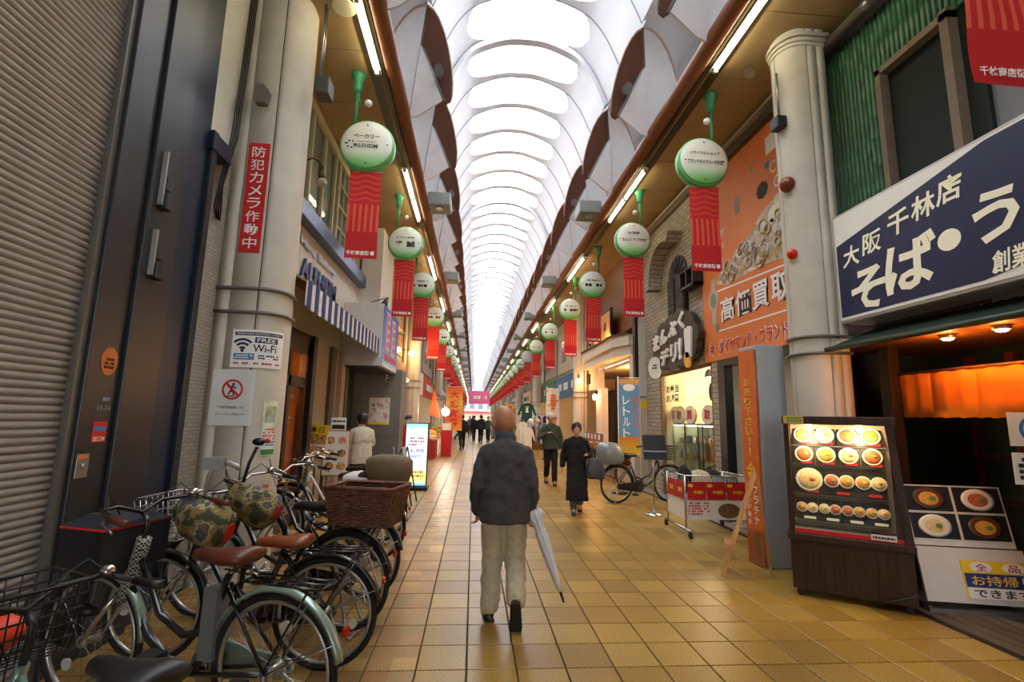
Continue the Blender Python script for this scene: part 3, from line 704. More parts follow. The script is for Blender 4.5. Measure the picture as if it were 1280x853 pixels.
# shop front below the awning
dr = struct('door_1'); dr.location = (-2.6, 7.2, 0)
nvd = mat('door_navy', '#20242e', .4, var=.1); warmb = mat('warm_interior', '#c98a4a', .7, var=.2, scale=3)
build(MB().box(-2.62, -2.52, 6.2, 6.32, 0, 2.6).box(-2.62, -2.52, 7.50, 7.62, 0, 2.6).box(-2.62, -2.52, 6.2, 7.62, 2.45, 2.75).box(-2.62, -2.52, 6.32, 7.5, 1.95, 2.1).box(-2.62, -2.52, 6.85, 6.95, 0, 2.45), 'frame', wood, dr)
for a, b in ((6.32, 6.85), (6.95, 7.5)):
    p = build(B(-2.585, -2.58, a, b, .25, 1.95), 'pane', glass, dr)
    build(B(-2.60, -2.56, a, b, .02, .25), 'kick_panel', wood, dr)
build(B(-2.64, -2.50, 5.6, 6.2, 0, 2.75), 'side_panel', woodm, dr); build(B(-2.62, -2.46, 7.62, 7.78, 0, 2.75), 'navy_post', nvd, dr)
sf = build(B(-2.62, -2.56, 7.78, 9.8, 0, 2.75), 'wall_shopfront', mat('taupe_wall', '#a89880', .7, var=.06), kind='structure')
build(B(-2.56, -2.50, 8.75, 9.0, 0, 2.75), 'pilaster', mat('taupe_shadow', '#5e5346', .7, var=.06), sf)  # dark taupe puts the pilaster's shadow into the colour
build(B(-2.56, -2.48, 9.35, 9.6, 0, 2.75), 'pilaster', mat('taupe_light', '#b5a48c', .7, var=.06), sf)
build(B(-3.6, -2.62, 5.6, 5.7, 0, 2.75), 'shop_side_wall', warmb, sf); build(B(-3.65, -3.6, 5.6, 9.8, 0, 2.75), 'shop_back_wall', warmb, sf)
build(B(-3.65, -2.6, 5.6, 9.8, 2.7, 2.75), 'shop_ceiling', white, sf); build(B(-3.65, -2.6, 9.75, 9.8, 0, 2.75), 'shop_side_wall', warmb, sf)
lampdata('bakery_light', 'POINT', (-3.1, 7.0, 2.3), 40, '#ffb066', .12)
dk = struct('door_2'); dk.location = (-2.7, 10.5, 0)
build(B(-2.75, -2.70, 9.8, 11.3, 0, 2.75), 'door_leaf', mat('dark_door', '#3b3834', .4, var=.1), dk)
build(B(-2.70, -2.64, 10.3, 10.38, .3, 2.2), 'door_handle', chrome, dk)
build(MB().box(-2.72, -2.5, 9.8, 9.9, 0, 2.75).box(-2.72, -2.5, 11.2, 11.3, 0, 2.75), 'frame', mat('frame_grey', '#6f6a62', .5, var=.06), dk)
# sign box projecting over the next shop
sb = thing('projecting_sign', 'blue projecting sign box with pink and white vertical lettering', 'sign', (-2.2, 10.4, 2.5))
build(B(-2.56, -1.80, 9.45, 11.28, 2.5, 3.72), 'box', mat('sign_box_white', '#c9c8c4', .5, var=.05), sb, bevel=.008)
build(B(-2.5, -1.84, 9.5, 11.2, 2.47, 2.5), 'underside', dark, sb)
bgm = ramp_mat('sign_blue_print', 'Z', ((0, '#8fb4d8'), (.35, '#6f93cf'), (1, '#4a63b0')), .5, coord='Generated', scale=1)
panel(sb, 'face', (-1.79, 10.36, 3.11), FL, 1.8, 1.2, bgm, .012)
for y, s_ in ((10.0, '居酒屋'), (10.7, '居酒屋')):
    pass
panel(sb, 'white_column', (-1.788, 9.98, 3.25), FL, .42, .78, mat('pale_pink', '#e9c9d2', .5, var=.03), .004); marks(sb, (-1.785, 9.98, 3.25), FL, .30, .72, 4, pinkp, .004, 1, 'pink_lettering', 5)
panel(sb, 'white_column', (-1.788, 10.65, 3.20), FL, .42, .78, MATS['pale_pink'], .004); marks(sb, (-1.785, 10.65, 3.20), FL, .30, .72, 4, pinkp, .004, 1, 'pink_lettering', 6)
marks(sb, (-1.785, 10.36, 2.72), FL, 1.4, .2, 1, pinkp, .004, 1, 'pink_lettering', 7)
for k in range(8): build(MB().prism([(-.07, 0), (.07, 0), (0, .13)], (-1.79, 9.6 + k * .215, 2.515), *FL, .006), 'white_point', whitep, sb)
# grey shop side with poster
gw = build(B(-2.62, -1.66, 11.3, 11.5, 0, 2.6), 'wall_grey_side', mat('grey_render', '#7b756c', .75, var=.05), kind='structure')
build(B(-1.75, -1.66, 11.5, 12.0, 0, 2.6), 'wall_return', MATS['grey_render'], gw)
build(B(-2.6, -1.66, 11.296, 11.3, 1.10, 1.108), 'wall_joint', dark, gw)
po = thing('wall_poster', 'pale poster with cartoon-free colourful print on grey wall', 'poster', (-2.12, 11.29, 1.35))
po['label'] = 'pale colourful poster with yellow foot on the grey wall'
panel(po, 'sheet', (-2.12, 11.29, 1.66), FC, .46, .60, ramp_mat('poster_print', 'Voronoi', ((0, '#e6dccb'), (.55, '#e9e2d4'), (.8, '#d99a8a'), (.92, '#7a86b0')), .6, scale=16), .005)
panel(po, 'yellow_foot', (-2.12, 11.288, 1.385), FC, .46, .05, yel, .004)
hn = thing('towel_rail', 'small white curved rail on the grey wall', 'rail', (-1.75, 11.29, .75))
build(MB().tube([(-1.75, 11.3, .70), (-1.74, 11.25, .72), (-1.73, 11.24, .80), (-1.75, 11.25, .86), (-1.76, 11.3, .87)], .012, 6), 'bar', whitep, hn)
cm = thing('security_camera', 'white security camera under the projecting sign box', 'camera', (-1.95, 11.0, 2.3))
build(MB().tube([(-1.95, 11.0, 2.47), (-1.95, 11.0, 2.38)], .02, 8), 'stem', white, cm); build(MB().tube([(-1.98, 11.05, 2.36), (-1.88, 10.85, 2.33)], .04, 10), 'body', white, cm)
build(MB().tube([(-1.879, 10.848, 2.33), (-1.874, 10.84, 2.328)], .032, 10), 'lens', black, cm)
# menu boards in front of the bakery
mm = thing('yellow_menu_sheet', 'yellow and white menu sheet with food pictures by the bakery', 'menu', (-2.45, 8.0, 0))
Mt = (Vector((.97, -.05, -.06)).normalized(), Vector((.1, 0, 1)).normalized())
panel(mm, 'sheet', (-2.45, 8.0, 1.14), Mt, .36, .53, whitep, .006); panel(mm, 'yellow_head', (-2.43, 7.995, 1.33), Mt, .36, .15, yel, .004)
text(mm, '本日', (-2.43, 7.994, 1.33), Mt, .22, .10, mat('print_brown', '#5a3212', .5, var=0), .012, .003)
for k, z in enumerate((1.18, 1.0)): panel(mm, 'food_picture', (-2.45 + (z - 1.14) * .1, 7.995, z), Mt, .33, .15, food[k], .003)
build(MB().tube([(-2.45, 8.02, .95), (-2.44, 8.1, .01)], .012, 6).tube([(-2.6, 8.02, .012), (-2.28, 8.02, .012)], .012, 6), 'stand', black, mm)
m2 = thing('menu_board', 'white framed menu board showing round dishes by the bakery', 'menu', (-2.17, 8.15, 0))
panel(m2, 'board', (-2.17, 8.15, .96), FC, .38, .68, offw, .02)
build(MB().prism([(-.21, -.36), (.21, -.36), (.21, .36), (-.21, .36)], (-2.17, 8.18, .96), *FC, .01), 'frame', woodl, m2)
for i in range(3):
    for j in range(2):
        disc(m2, 'dish_picture', (-2.26 + j * .18, 8.147, 1.16 - i * .2), FC, .07, .06, food[(i + j) % 3], .003)
for x in (-2.33, -2.01): build(MB().tube([(x, 8.17, .62), (x, 8.2, 0)], .012, 6), 'leg', woodl, m2)
m3 = thing('opening_sign', 'small white card sign with dark lettering above the menus', 'sign', (-2.17, 8.2, 1.3))
panel(m3, 'card', (-2.17, 8.2, 1.42), FC, .24, .20, whitep, .006); marks(m3, (-2.17, 8.198, 1.46), FC, .2, .05, 1, ink, .002, 1); panel(m3, 'dark_band', (-2.17, 8.197, 1.37), FC, .2, .07, ink, .002)
# LED street sign
ls = thing('led_sign', 'glowing white and blue upright advertising sign on the floor', 'sign', (-1.22, 11.0, 0), rz=radians(4))
build(B(-1.50, -.94, 10.86, 11.2, 0, .07), 'base', black, ls, bevel=.01); build(B(-1.47, -.97, 10.99, 11.12, .07, 1.42), 'cabinet', dark, ls, bevel=.01)
scr = ramp_mat('lit_screen', 'Z', ((0, '#7fc4ea'), (.1, '#f2e27a'), (.22, '#fff3b0'), (.3, '#cfeaf2'), (.75, '#f6f0fb'), (.9, '#c8e6ef'), (1, '#7cc8ee')), .4, coord='Generated', scale=1, emit=1.1)
panel(ls, 'screen', (-1.22, 10.985, .745), FC, .46, 1.31, scr, .006)
text(ls, '1本1時間', (-1.22, 10.98, .82), FC, .34, .09, mat('screen_blue_ink', '#4a4fb8', .5, var=0), .008, .004); text(ls, '500円', (-1.24, 10.98, .70), FC, .26, .075, MATS['screen_blue_ink'], .008, .004)
marks(ls, (-1.22, 10.98, 1.02), FC, .34, .2, 3, mat('screen_pink_ink', '#e58fb0', .5, var=0), .004, .6); marks(ls, (-1.22, 10.98, .33), FC, .36, .16, 2, mat('screen_gold_ink', '#e8c23a', .5, var=0), .004, .9)
ab = thing('a_board', 'black folding A-frame board seen from its side', 'board', (-1.25, 9.0, 0))
build(MB().tube([(-1.46, 9.0, .01), (-1.26, 9.0, 1.0)], .014, 6).tube([(-1.40, 9.5, .01), (-1.22, 9.5, 1.0)], .014, 6), 'rear_leg', black, ab)
build(MB().prism([(0, 0), (.5, 0), (.5, .62), (0, .62)], (-1.23, 9.02, .38), Vector((.05, 1, 0)), Vector((-.1, 0, 1)), .02), 'panel', mat('board_white', '#d8dde2', .3, var=.04), ab)
build(MB().tube([(-1.03, 8.98, .01), (-1.26, 9.0, 1.0)], .014, 6).tube([(-1.0, 9.48, .01), (-1.22, 9.5, 1.0)], .014, 6), 'front_leg', black, ab)

wbk = build(B(-2.56, -2.12, 10.6, 12.0, 3.75, 5.7), 'wall_white_block', mat('block_white', '#d5d0c4', .7, var=.05), kind='structure')
sl2 = thing('arm_spotlight', 'dark spotlight on a thin arm below the white wall block', 'lamp', (-2.1, 10.5, 3.75)); build(MB().tube([(-2.3, 10.6, 4.0), (-2.0, 10.4, 4.04), (-1.9, 10.3, 4.02)], .012, 6), 'arm', steel, sl2); build(MB().tube([(-1.9, 10.3, 4.04), (-1.94, 10.26, 3.92), (-1.96, 10.24, 3.86)], [.03, .06, .08], 12), 'shade', dark, sl2)
for sx, x, y, w_ in ((-1, -1.62, 5.05, 'left'), (1, 3.0, 4.0, 'right')):
    t = thing('soffit_downlight', 'round recessed downlight in the %s tan soffit' % w_, 'light', (x, y, ZS - .03)); build(MB().lathe([(.13, -.015), (.14, 0), (.10, .0), (.10, .02)], (x, y, ZS - .02), 20), 'trim_ring', mat('ring_cream', '#c9c0a0', .4, var=.05), t); build(MB().lathe([(.10, 0), (.02, .01)], (x, y, ZS - .015), 18), 'baffle', dark, t)
# ================================================================== RIGHT SIDE
gwm = mat('grey_plaster', '#7e8287', .75, var=.05, scale=3)
ws = build(MB().box(4.24, 4.45, 1.5, 3.62, 2.6, ZS), 'wall_soba', gwm, kind='structure')
build(MB().box(4.24, 4.45, 4.34, 5.3, 2.6, ZS).box(4.24, 4.45, 3.62, 4.34, 2.6, 4.0).box(4.24, 4.45, 3.62, 4.34, 5.22, ZS), 'wall_strip', dark, ws)
w2 = struct('window_2'); w2.location = (4.2, 4.0, 4.0)
wfm = mat('window_frame_brown', '#7a6a58', .6, var=.08)
build(MB().box(4.1, 4.3, 4.30, 4.36, 3.75, 5.26).box(4.1, 4.3, 3.56, 3.64, 3.75, 5.3).box(4.1, 4.3, 3.56, 4.36, 5.2, 5.27), 'window_frame', wfm, w2)
build(B(4.3, 5.0, 4.30, 4.33, 3.8, 5.3), 'reveal', mat('reveal_brown', '#9a8466', .7, var=.08), w2)
build(B(4.95, 5.0, 3.4, 4.4, 3.8, 5.3), 'back_wall', black, w2); build(B(4.3, 5.0, 3.6, 3.63, 3.8, 5.3), 'reveal', black, w2)
build(MB().box(4.3, 5.0, 3.6, 4.33, 5.22, 5.25).box(4.3, 5.0, 3.6, 4.33, 3.8, 3.83), 'reveal', black, w2)
# bamboo screen, each cane a piece
bam = thing('bamboo_screen', 'screen of upright green bamboo canes on the upper wall', 'screen', (4.2, 4.4, 3.8))
bms = [ramp_mat('bamboo_green_%d' % k, 'Noise', st, .35, scale=4, map_scale=(6, 6, 1)) for k, st in enumerate((((.3, '#2c5c3e'), (.7, '#4f8862')), ((.3, '#264f36'), (.7, '#467a58'))))]
def cane(z0, z1, m, seed):
    rn = random.Random(seed); pts = []; rr = []; z = z0
    while z < z1:
        for dz, q in ((0, .027), (.012, .030), (.024, .026)):
            pts.append((4.19, 0, min(z + dz, z1))); rr.append(q)
        z += rn.uniform(.22, .34)
    pts.append((4.19, 0, z1)); rr.append(.026)
    return MB().tube(pts, rr, 7).mesh('bamboo_cane', m, mw(bam).inverted())
full = [cane(3.72, 5.98, bms[k % 2], k) for k in range(4)]; short = [cane(5.28, 5.98, bms[k % 2], 9 + k) for k in range(4)]
for k in range(32):
    y = 5.24 - k * .058
    o = link('bamboo_cane', (full if y > 4.37 else short)[k % 4], bam); o.location = (0, y, random.uniform(-.02, .0))
build(B(4.2, 4.24, 3.4, 5.27, 3.72, 5.98), 'backing', mat('backing_green_black', '#16211a', .8, var=.1), bam)
pipe = thing('eaves_pipe', 'grey drain pipe running above the bamboo screen', 'pipe', (4.05, 3.5, 5.95))
build(MB().tube([(4.0, 5.1, 5.98), (4.08, 1.6, 6.02)], .055, 10), 'pipe', mat('pipe_grey', '#6c675c', .5, .3, var=.1), pipe)
build(MB().tube([(4.02, 4.3, 5.99), (4.022, 4.22, 5.99)], .066, 10), 'collar', steel, pipe)
# big navy signboard
sg = thing('soba_signboard', 'long navy and white signboard with big Japanese lettering over the noodle shop', 'sign', (4.0, 3.2, 2.64))
build(B(3.87, 4.235, 1.52, 4.84, 2.63, 3.82), 'box', mat('sign_frame_white', '#c9c9c6', .4, var=.04), sg, bevel=.01)
litw = mat('lit_acrylic_white', '#dfe0da', .35, var=.02, emit=.12, ecol='#f3f3dc'); navl = mat('sign_navy_acrylic', '#2b3257', .35, var=.06, scale=2)
XS = 3.862
build(MB().add([(XS, 4.81, 2.66), (XS, 1.54, 2.66), (XS, 1.54, 3.79), (XS, 4.81, 3.79)], [(0, 1, 2, 3)]), 'face', litw, sg)
yv = lambda pts: [(-y, z) for y, z in pts]
build(MB().prism(yv([(4.79, 2.69), (3.33, 2.69), (2.6, 2.80), (1.57, 2.86), (1.57, 3.77), (3.2, 3.77), (4.79, 3.47)]), (XS, 0, 0), FR[0], FR[1], .004), 'navy_field', navl, sg)
cr = mat('sign_cream_lettering', '#ece9d2', .4, var=.02, emit=.15, ecol='#f6f2cf')
for s_, y, z, w_, h_ in (('大', 4.59, 3.31, .22, .22), ('阪', 4.32, 3.36, .23, .22), ('千', 4.01, 3.44, .23, .23), ('林', 3.75, 3.48, .23, .22), ('店', 3.51, 3.52, .22, .23)):
    text(sg, s_, (XS - .005, y, z), FR, w_, h_, cr, .022, .004, shear=.12)
for s_, y, z, w_, h_ in (('そ', 4.42, 2.92, .42, .42), ('ば', 3.94, 3.02, .52, .48), ('う', 3.19, 3.16, .34, .40), ('ど', 2.65, 3.2, .45, .46), ('ん', 2.1, 3.22, .45, .44)):
    text(sg, s_, (XS - .005, y, z), FR, w_, h_, cr, .03 if s_ in 'そばう' else .008, .004, shear=.1)
disc(sg, 'dot', (XS - .006, 3.56, 3.1), FR, .10, .09, cr, .004)
text(sg, '創業', (XS - .005, 3.12, 2.80), FR, .27, .17, cr, .022, .004, shear=.1)
# awning, recess and shop front of the noodle shop
awg = thing('dark_awning', 'dark green corrugated awning under the navy signboard', 'awning', (4.0, 3.2, 2.3))
gm = mat('awning_dark_green', '#1f2a22', .5, .2, var=.12); mb = MB()
pr_ = []
for i in range(69):
    y = 1.4 + i * .05; d = .008 if i % 2 else -.008; pr_.append((y, d))
mb.add([(x, y, z + d) for y, d in pr_ for x, z in ((3.66, 2.36), (4.24, 2.60))], [(2*i, 2*i+2, 2*i+3, 2*i+1) for i in range(68)])
build(mb, 'sheet', gm, awg); build(MB().tube([(3.66, 1.4, 2.345), (3.66, 4.8, 2.345)], .028, 8), 'front_rail', mat('rail_green', '#2f4534', .4, .3, var=.08), awg)
rc = build(B(5.25, 5.4, 1.5, 5.4, 0, 2.6), 'wall_recess', mat('dark_green_wall', '#1c2a20', .6, var=.1), kind='structure')
build(B(4.24, 5.4, 5.28, 5.4, 0, 2.6), 'recess_side', MATS['dark_green_wall'], rc); build(B(4.24, 5.4, 1.4, 1.5, 0, 2.6), 'recess_side', wood, rc)
for k in range(12): build(B(3.98, 5.25, 1.5 + k * .315, 1.81 + k * .315, 2.38, 2.41), 'ceiling_board', woodm, rc)
build(B(4.2, 6.5, 1.4, 5.4, -.02, .004), 'recess_floor', mat('recess_floor_dark', '#2f2a25', .5, var=.1), rc)
build(B(4.26, 4.38, 4.72, 4.84, 0, 2.4), 'corner_post', wood, rc)
dr3 = struct('door_3'); dr3.location = (5.15, 3.6, 0)
fm = MB(); ylat = [1.9, 2.4, 2.9, 3.4, 3.9, 4.3, 4.7]; zl = [.0, .42, .84, 1.26, 1.68, 2.1]
for y in ylat: fm.box(5.12, 5.2, y - .035, y + .035, 0, 2.3)
for z in zl: fm.box(5.12, 5.2, 1.9, 4.7, z, z + .06)
build(fm, 'frame', ramp_mat('red_brown_wood', 'Noise', ((.3, '#3a160c'), (.7, '#5f2a16')), .4, scale=3, map_scale=(10, 10, 1)), dr3)
for y0, y1 in zip(ylat[:-1], ylat[1:]):
    for z0, z1 in zip(zl[:-1], zl[1:]): build(B(5.155, 5.165, y0 + .035, y1 - .035, z0 + .06, z1), 'pane', mat('bottle_glass', '#2c3a2a', .15, var=.15, spec=.6), dr3)
nr = thing('orange_noren', 'bright orange split curtain hanging at noodle shop door', 'curtain', (4.36, 3.8, 1.65))
nom = mat('noren_orange', '#e87a12', .85, var=.08, scale=5, bump=.2)
ny = [4.76, 4.36, 3.93, 3.50, 3.07, 2.64, 2.2]
for a, b in zip(ny[:-1], ny[1:]):
    mb = MB(); N_ = 9
    for j in range(2):
        mb.add([(4.36 + .012 * sin(i * 1.9 + j) * (1.6 - .8 * (z - 1.66) / .44), a + (b - a) * (i / (N_-1)) * (.985), z + (.006 * sin(i * 2.1) if z < 1.7 else 0)) for i in range(N_) for z in (2.1, 1.95, 1.8, 1.66)],
               [(4*i + k, 4*i + k + 1, 4*i + k + 5, 4*i + k + 4) for i in range(N_-1) for k in range(3)], True) if j == 0 else None
    o = build(mb, 'cloth_panel', nom, nr); s_ = o.modifiers.new('thickness', 'SOLIDIFY'); s_.thickness = .006
build(MB().tube([(4.36, 4.8, 2.1), (4.36, 2.1, 2.1)], .014, 8), 'rod', woodm, nr)
for y, w_ in ((4.0, 'left'), (3.55, 'right')):
    t = thing('recessed_downlight', '%s glowing downlight in the wooden ceiling above orange curtain' % w_, 'light', (4.14, y - .06, 2.34), group='downlights above the orange curtain')
    yy = y - .06
    build(MB().lathe([(.06, 0), (.06, .04)], (4.14, yy, 2.345), 14), 'trim_ring', steel, t); build(MB().ball((4.14, yy, 2.345), (.045, .045, .02)), 'bulb', bulbm, t)
    lampdata('downlight', 'POINT', (4.12, yy, 2.24), 8, '#ffa24a', .04, t)
wc = thing('round_shop_notice', 'white notice with blue ring emblem hanging by the noodle door', 'sign', (4.33, 3.55, 1.45))
for z, h_, nm in ((1.57, .26, 'board'), (1.27, .24, 'lower_board')): panel(wc, nm, (4.34, 3.52, z), (Vector((.95, -.3, 0)).normalized(), Vector((0, 0, 1))), .34, h_, offw, .008)
build(MB().torus((0, 0, 0), .09, .014, 'y', 28, 6), 'ring', bluep, None) if False else None
fq = (Vector((.95, -.3, 0)).normalized(), Vector((0, 0, 1))); nq = fq[0].cross(fq[1])
disc(wc, 'ring', Vector((4.34, 3.52, 1.57)) + nq * .004, fq, .105, .105, bluep, .004); disc(wc, 'ring_inner', Vector((4.34, 3.52, 1.57)) + nq * .007, fq, .08, .08, offw, .003)
marks(wc, Vector((4.34, 3.52, 1.57)) + nq * .004, fq, .12, .08, 3, orangep, .006); marks(wc, (4.34, 3.52, 1.27), fq, .28, .18, 4, ink, .004)
# ---- food display case (turned towards the street)
A = Vector((3.04, 4.66, 0)); ang = math.atan2(-.54, .73)
dc = thing('food_display_case', 'dark wooden food display case with lit glass front and dish cards', 'display case', A, rz=ang)
def L(mb): return mb
D0 = .40; Wd = .92
build(MB().prism([(.0, .0), (Wd, 0), (Wd, .34), (Wd - .1, D0), (.14, D0), (0, .26)], (0, 0, .06), (1, 0, 0), (0, 1, 0), .44), 'base_cabinet', wood, dc, world=False, bevel=.006)
for k in range(7): build(B(.015 + k * .13, .135 + k * .13, -.006, .0, .08, .48), 'base_board', wood, dc, world=False)
build(MB().box(-.02, Wd + .02, -.03, .30, .50, .56), 'ledge', wood, dc, world=False, bevel=.008)
build(MB().box(0, .045, 0, .05, .56, 1.60).box(Wd - .10, Wd - .05, .03, .09, .56, 1.60).box(0, .045, .26, .31, .56, 1.60), 'corner_posts', wood, dc, world=False)
build(MB().add([(Wd - .05, -.02, .56), (Wd + .01, -.02, .56), (Wd - .06, .04, 1.60), (Wd - .12, .04, 1.60), (Wd - .05, .05, .56), (Wd + .01, .05, .56), (Wd - .06, .10, 1.60), (Wd - .12, .10, 1.60)],
      [(0, 1, 2, 3), (4, 7, 6, 5), (0, 3, 7, 4), (1, 5, 6, 2), (3, 2, 6, 7), (0, 4, 5, 1)]), 'front_post', wood, dc, world=False)
build(MB().box(-.01, Wd - .04, -.01, .33, 1.57, 1.65), 'top', wood, dc, world=False, bevel=.008)
build(B(.02, Wd - .05, .28, .30, .56, 1.58), 'back_panel', mat('case_interior', '#8a7a66', .5, var=.1), dc, world=False)
gl_ = build(MB().add([(.045, .01, .58), (Wd - .05, .0, .58), (Wd - .11, .06, 1.57), (.045, .02, 1.57)], [(0, 1, 2, 3)]), 'glass_front', glass, dc, world=False)
build(MB().add([(.005, .045, .58), (.005, .26, .58), (.005, .26, 1.57), (.005, .045, 1.57)], [(0, 1, 2, 3)]), 'glass_side', glass, dc, world=False)
steelp = mat('case_floor_steel', '#9c9a95', .35, .6, var=.1)
build(B(.03, Wd - .06, .03, .29, .575, .59), 'case_floor', steelp, dc, world=False)
build(B(.045, Wd - .05, .004, .012, .565, .60), 'red_strip', redp, dc, world=False)
# dish cards on three raked rows, each with modelled bowls
plm = mat('card_dark', '#1d1a18', .4, var=.1); bowl = mat('bowl_white', '#e8e2d6', .3, var=.05); gar = mat('garnish_green', '#5f8a3a', .6, var=.2, scale=60)
fm3 = [mat('food_gold', '#d79a3c', .5, var=.35, scale=90, bump=.6), mat('food_cream', '#e6c98f', .5, var=.3, scale=90, bump=.6), mat('food_red', '#c0603a', .5, var=.35, scale=80, bump=.6)]
rown = 0
for z, rows, h_, n_ in ((.66, .19, .20, 4), (.90, .22, .24, 3), (1.18, .25, .17, 4), (1.37, .27, .17, 4)):
    for k in range(n_):
        w_ = (Wd - .18) / n_; x = .06 + k * w_ + w_ / 2; y = rows
        ctr = Vector((x, y, z + h_ / 2)); fr_ = (Vector((1, 0, 0)), Vector((0, .25, 1)).normalized()); nn = fr_[0].cross(fr_[1])
        c = build(MB().prism([(-w_/2+.005, -h_/2), (w_/2-.005, -h_/2), (w_/2-.005, h_/2), (-w_/2+.005, h_/2)], ctr, *fr_, .008), 'dish_card', plm, dc, world=False)
        Mx = Matrix((fr_[0], nn.cross(fr_[0]), nn)).transposed().to_4x4()
        nb_ = 2 if (rown == 1 and k != 0) or rown == 0 else 1
        for q in range(nb_):
            off = Vector((0, 0, 0)) if nb_ == 1 else fr_[0] * (w_ * (.24 if q else -.24)); rr = min(w_ * (.47 if nb_ == 1 else .26), h_ * .48)
            cc = ctr + off + fr_[1] * h_ * .06 + nn * .009
            b_ = build(MB().lathe([(rr * .9, 0), (rr, .006), (rr * .92, .012), (rr * .8, .008)], cc, 16, Mx), 'bowl', bowl, c, world=False)
            build(MB().ball(cc + nn * .008, (rr * .8, rr * .8, .016), 12, 6, Mx), 'food', fm3[(k + q + rown) % 3], c, world=False)
            build(MB().ball(cc + nn * .02 + fr_[0] * rr * .2, (rr * .28, rr * .22, .008), 8, 4, Mx), 'garnish', gar if (k + q) % 2 else fm3[(k + q + rown + 1) % 3], c, world=False)
        pl = build(MB().prism([(-.05, -.012), (.05, -.012), (.05, .012), (-.05, .012)], ctr - fr_[1] * (h_ * .40) + fr_[0] * w_ * .1 + nn * .01, *fr_, .003), 'price_tag', redp if rown else mat('tag_white', '#f0ead8', .5, var=.05), c, world=False)
    rown += 1
    build(B(.04, Wd - .1, rows - .02, rows + .06, z - .012, z - .002), 'shelf', steelp, dc, world=False)
panel(dc, 'label_plate', mw(dc) @ Vector((Wd - .20, -.008, .60)), (mw(dc).to_3x3() @ Vector((1, 0, 0)), Vector((0, 0, 1))), .18, .045, whitep, .004)
fq = (mw(dc).to_3x3() @ Vector((1, 0, 0)), Vector((0, 0, 1)))
marks(dc, mw(dc) @ Vector((Wd - .20, -.008, .60)), fq, .16, .03, 1, ink, .003, 1)
panel(dc, 'yellow_plate', mw(dc) @ Vector((.09, -.025, 1.615)), fq, .17, .075, mat('plate_gold', '#c9b24a', .5, var=.06), .008); marks(dc, mw(dc) @ Vector((.09, -.025, 1.615)), fq, .14, .05, 2, greenp, .003, .8)
for x in (.22, .62):
    b_ = build(MB().ball((x, .14, 1.53), (.03, .03, .022)), 'bulb', bulbm, dc, world=False)
    lampdata('case_lamp', 'POINT', mw(dc) @ Vector((x, .12, 1.48)), 9, '#ffd9a0', .03, dc)
for x in (.06, Wd - .06):
    for y in (.05, .30): build(MB().lathe([(.03, -.03), (.03, .03)], (x, y, .03), 10, Matrix.Rotation(pi/2, 4, 'X')), 'caster', black, dc, world=False)
build(MB().tube([(Wd + .01, .1, .3), (Wd - .02, -.02, .16), (Wd - .2, -.05, .09), (Wd - .25, -.05, .085)], .006, 5), 'power_cable', black, dc, world=False)
# ---- menu panel stand
C0 = Vector((3.95, 4.22, 0)); a2 = math.atan2(-.19, .86)
ms = thing('food_menu_stand', 'white leaning menu stand with four noodle photos and yellow sign', 'menu stand', C0, rz=a2)
u2 = Vector((0, .22, 1)).normalized(); f2 = (Vector((1, 0, 0)), u2); n2 = f2[0].cross(u2)
Q = lambda x, t: Vector((x, 0, .08)) + u2 * t
def lp_(nm, x, t, w_, h_, m_, d_=.006, up=.0, par=ms):
    mb = MB().prism([(-w_/2, -h_/2), (w_/2, -h_/2), (w_/2, h_/2), (-w_/2, h_/2)], Q(x, t) + n2 * up, f2[0], u2, d_); return build(mb, nm, m_, par, world=False)
lp_('lower_board', .42, .23, .84, .44, white, .02); lp_('upper_board', .40, .72, .80, .52, white, .02)
build(MB().box(-.01, .88, -.05, .02, .0, .05).box(0, .03, -.02, .3, 0, .06).box(.83, .86, -.02, .3, 0, .06), 'foot_frame', steel, ms, world=False)
for i in range(2):
    for j in range(2):
        ph = lp_('food_photo', .195 + j * .40, .86 - i * .235, .375, .215, plm, .004, .02)
        cc = Q(.195 + j * .40, .86 - i * .235) + n2 * .026; Mx = Matrix((f2[0], u2, n2)).transposed().to_4x4()
        build(MB().lathe([(.10, 0), (.105, .003), (.085, .004)], cc, 20, Mx @ Matrix.Diagonal((1.3, .92, 1, 1))), 'printed_bowl', bowl if (i + j) % 2 else mat('bowl_dark', '#5a3a2a', .3, var=.1), ph, world=False)
        build(MB().ball(cc, (.115, .082, .006), 14, 4, Mx), 'printed_food', fm3[(i + 2 * j) % 3], ph, world=False)
        build(MB().ball(cc + f2[0] * .03, (.04, .03, .009), 8, 4, Mx), 'printed_garnish', gar, ph, world=False)
ys_ = lp_('yellow_sign', .60, .20, .56, .30, yel, .006, .024)
def ltext(s_, x, t, w_, h_, m_, up, bold=.02): text(ms, s_, mw(ms) @ (Q(x, t) + n2 * up), (mw(ms).to_3x3() @ f2[0], mw(ms).to_3x3() @ u2), w_, h_, m_, bold, .002)
lp_('blue_band', .60, .195, .54, .11, mat('band_navy', '#22307c', .5, var=.04), .003, .03)
lp_('white_band', .60, .095, .54, .085, whitep, .003, .03)
for k, x in enumerate((.47, .72)): disc(ms, 'white_disc', mw(ms) @ (Q(x, .30) + n2 * .034), (mw(ms).to_3x3() @ f2[0], mw(ms).to_3x3() @ u2), .085, .042, whitep, .003)
ltext('全', .47, .30, .09, .06, redp, .036, .01); ltext('品', .72, .30, .09, .06, redp, .036, .01)
ltext('お持帰り', .60, .195, .46, .08, yel, .035, .008); ltext('できます!', .60, .095, .46, .065, ink, .035)
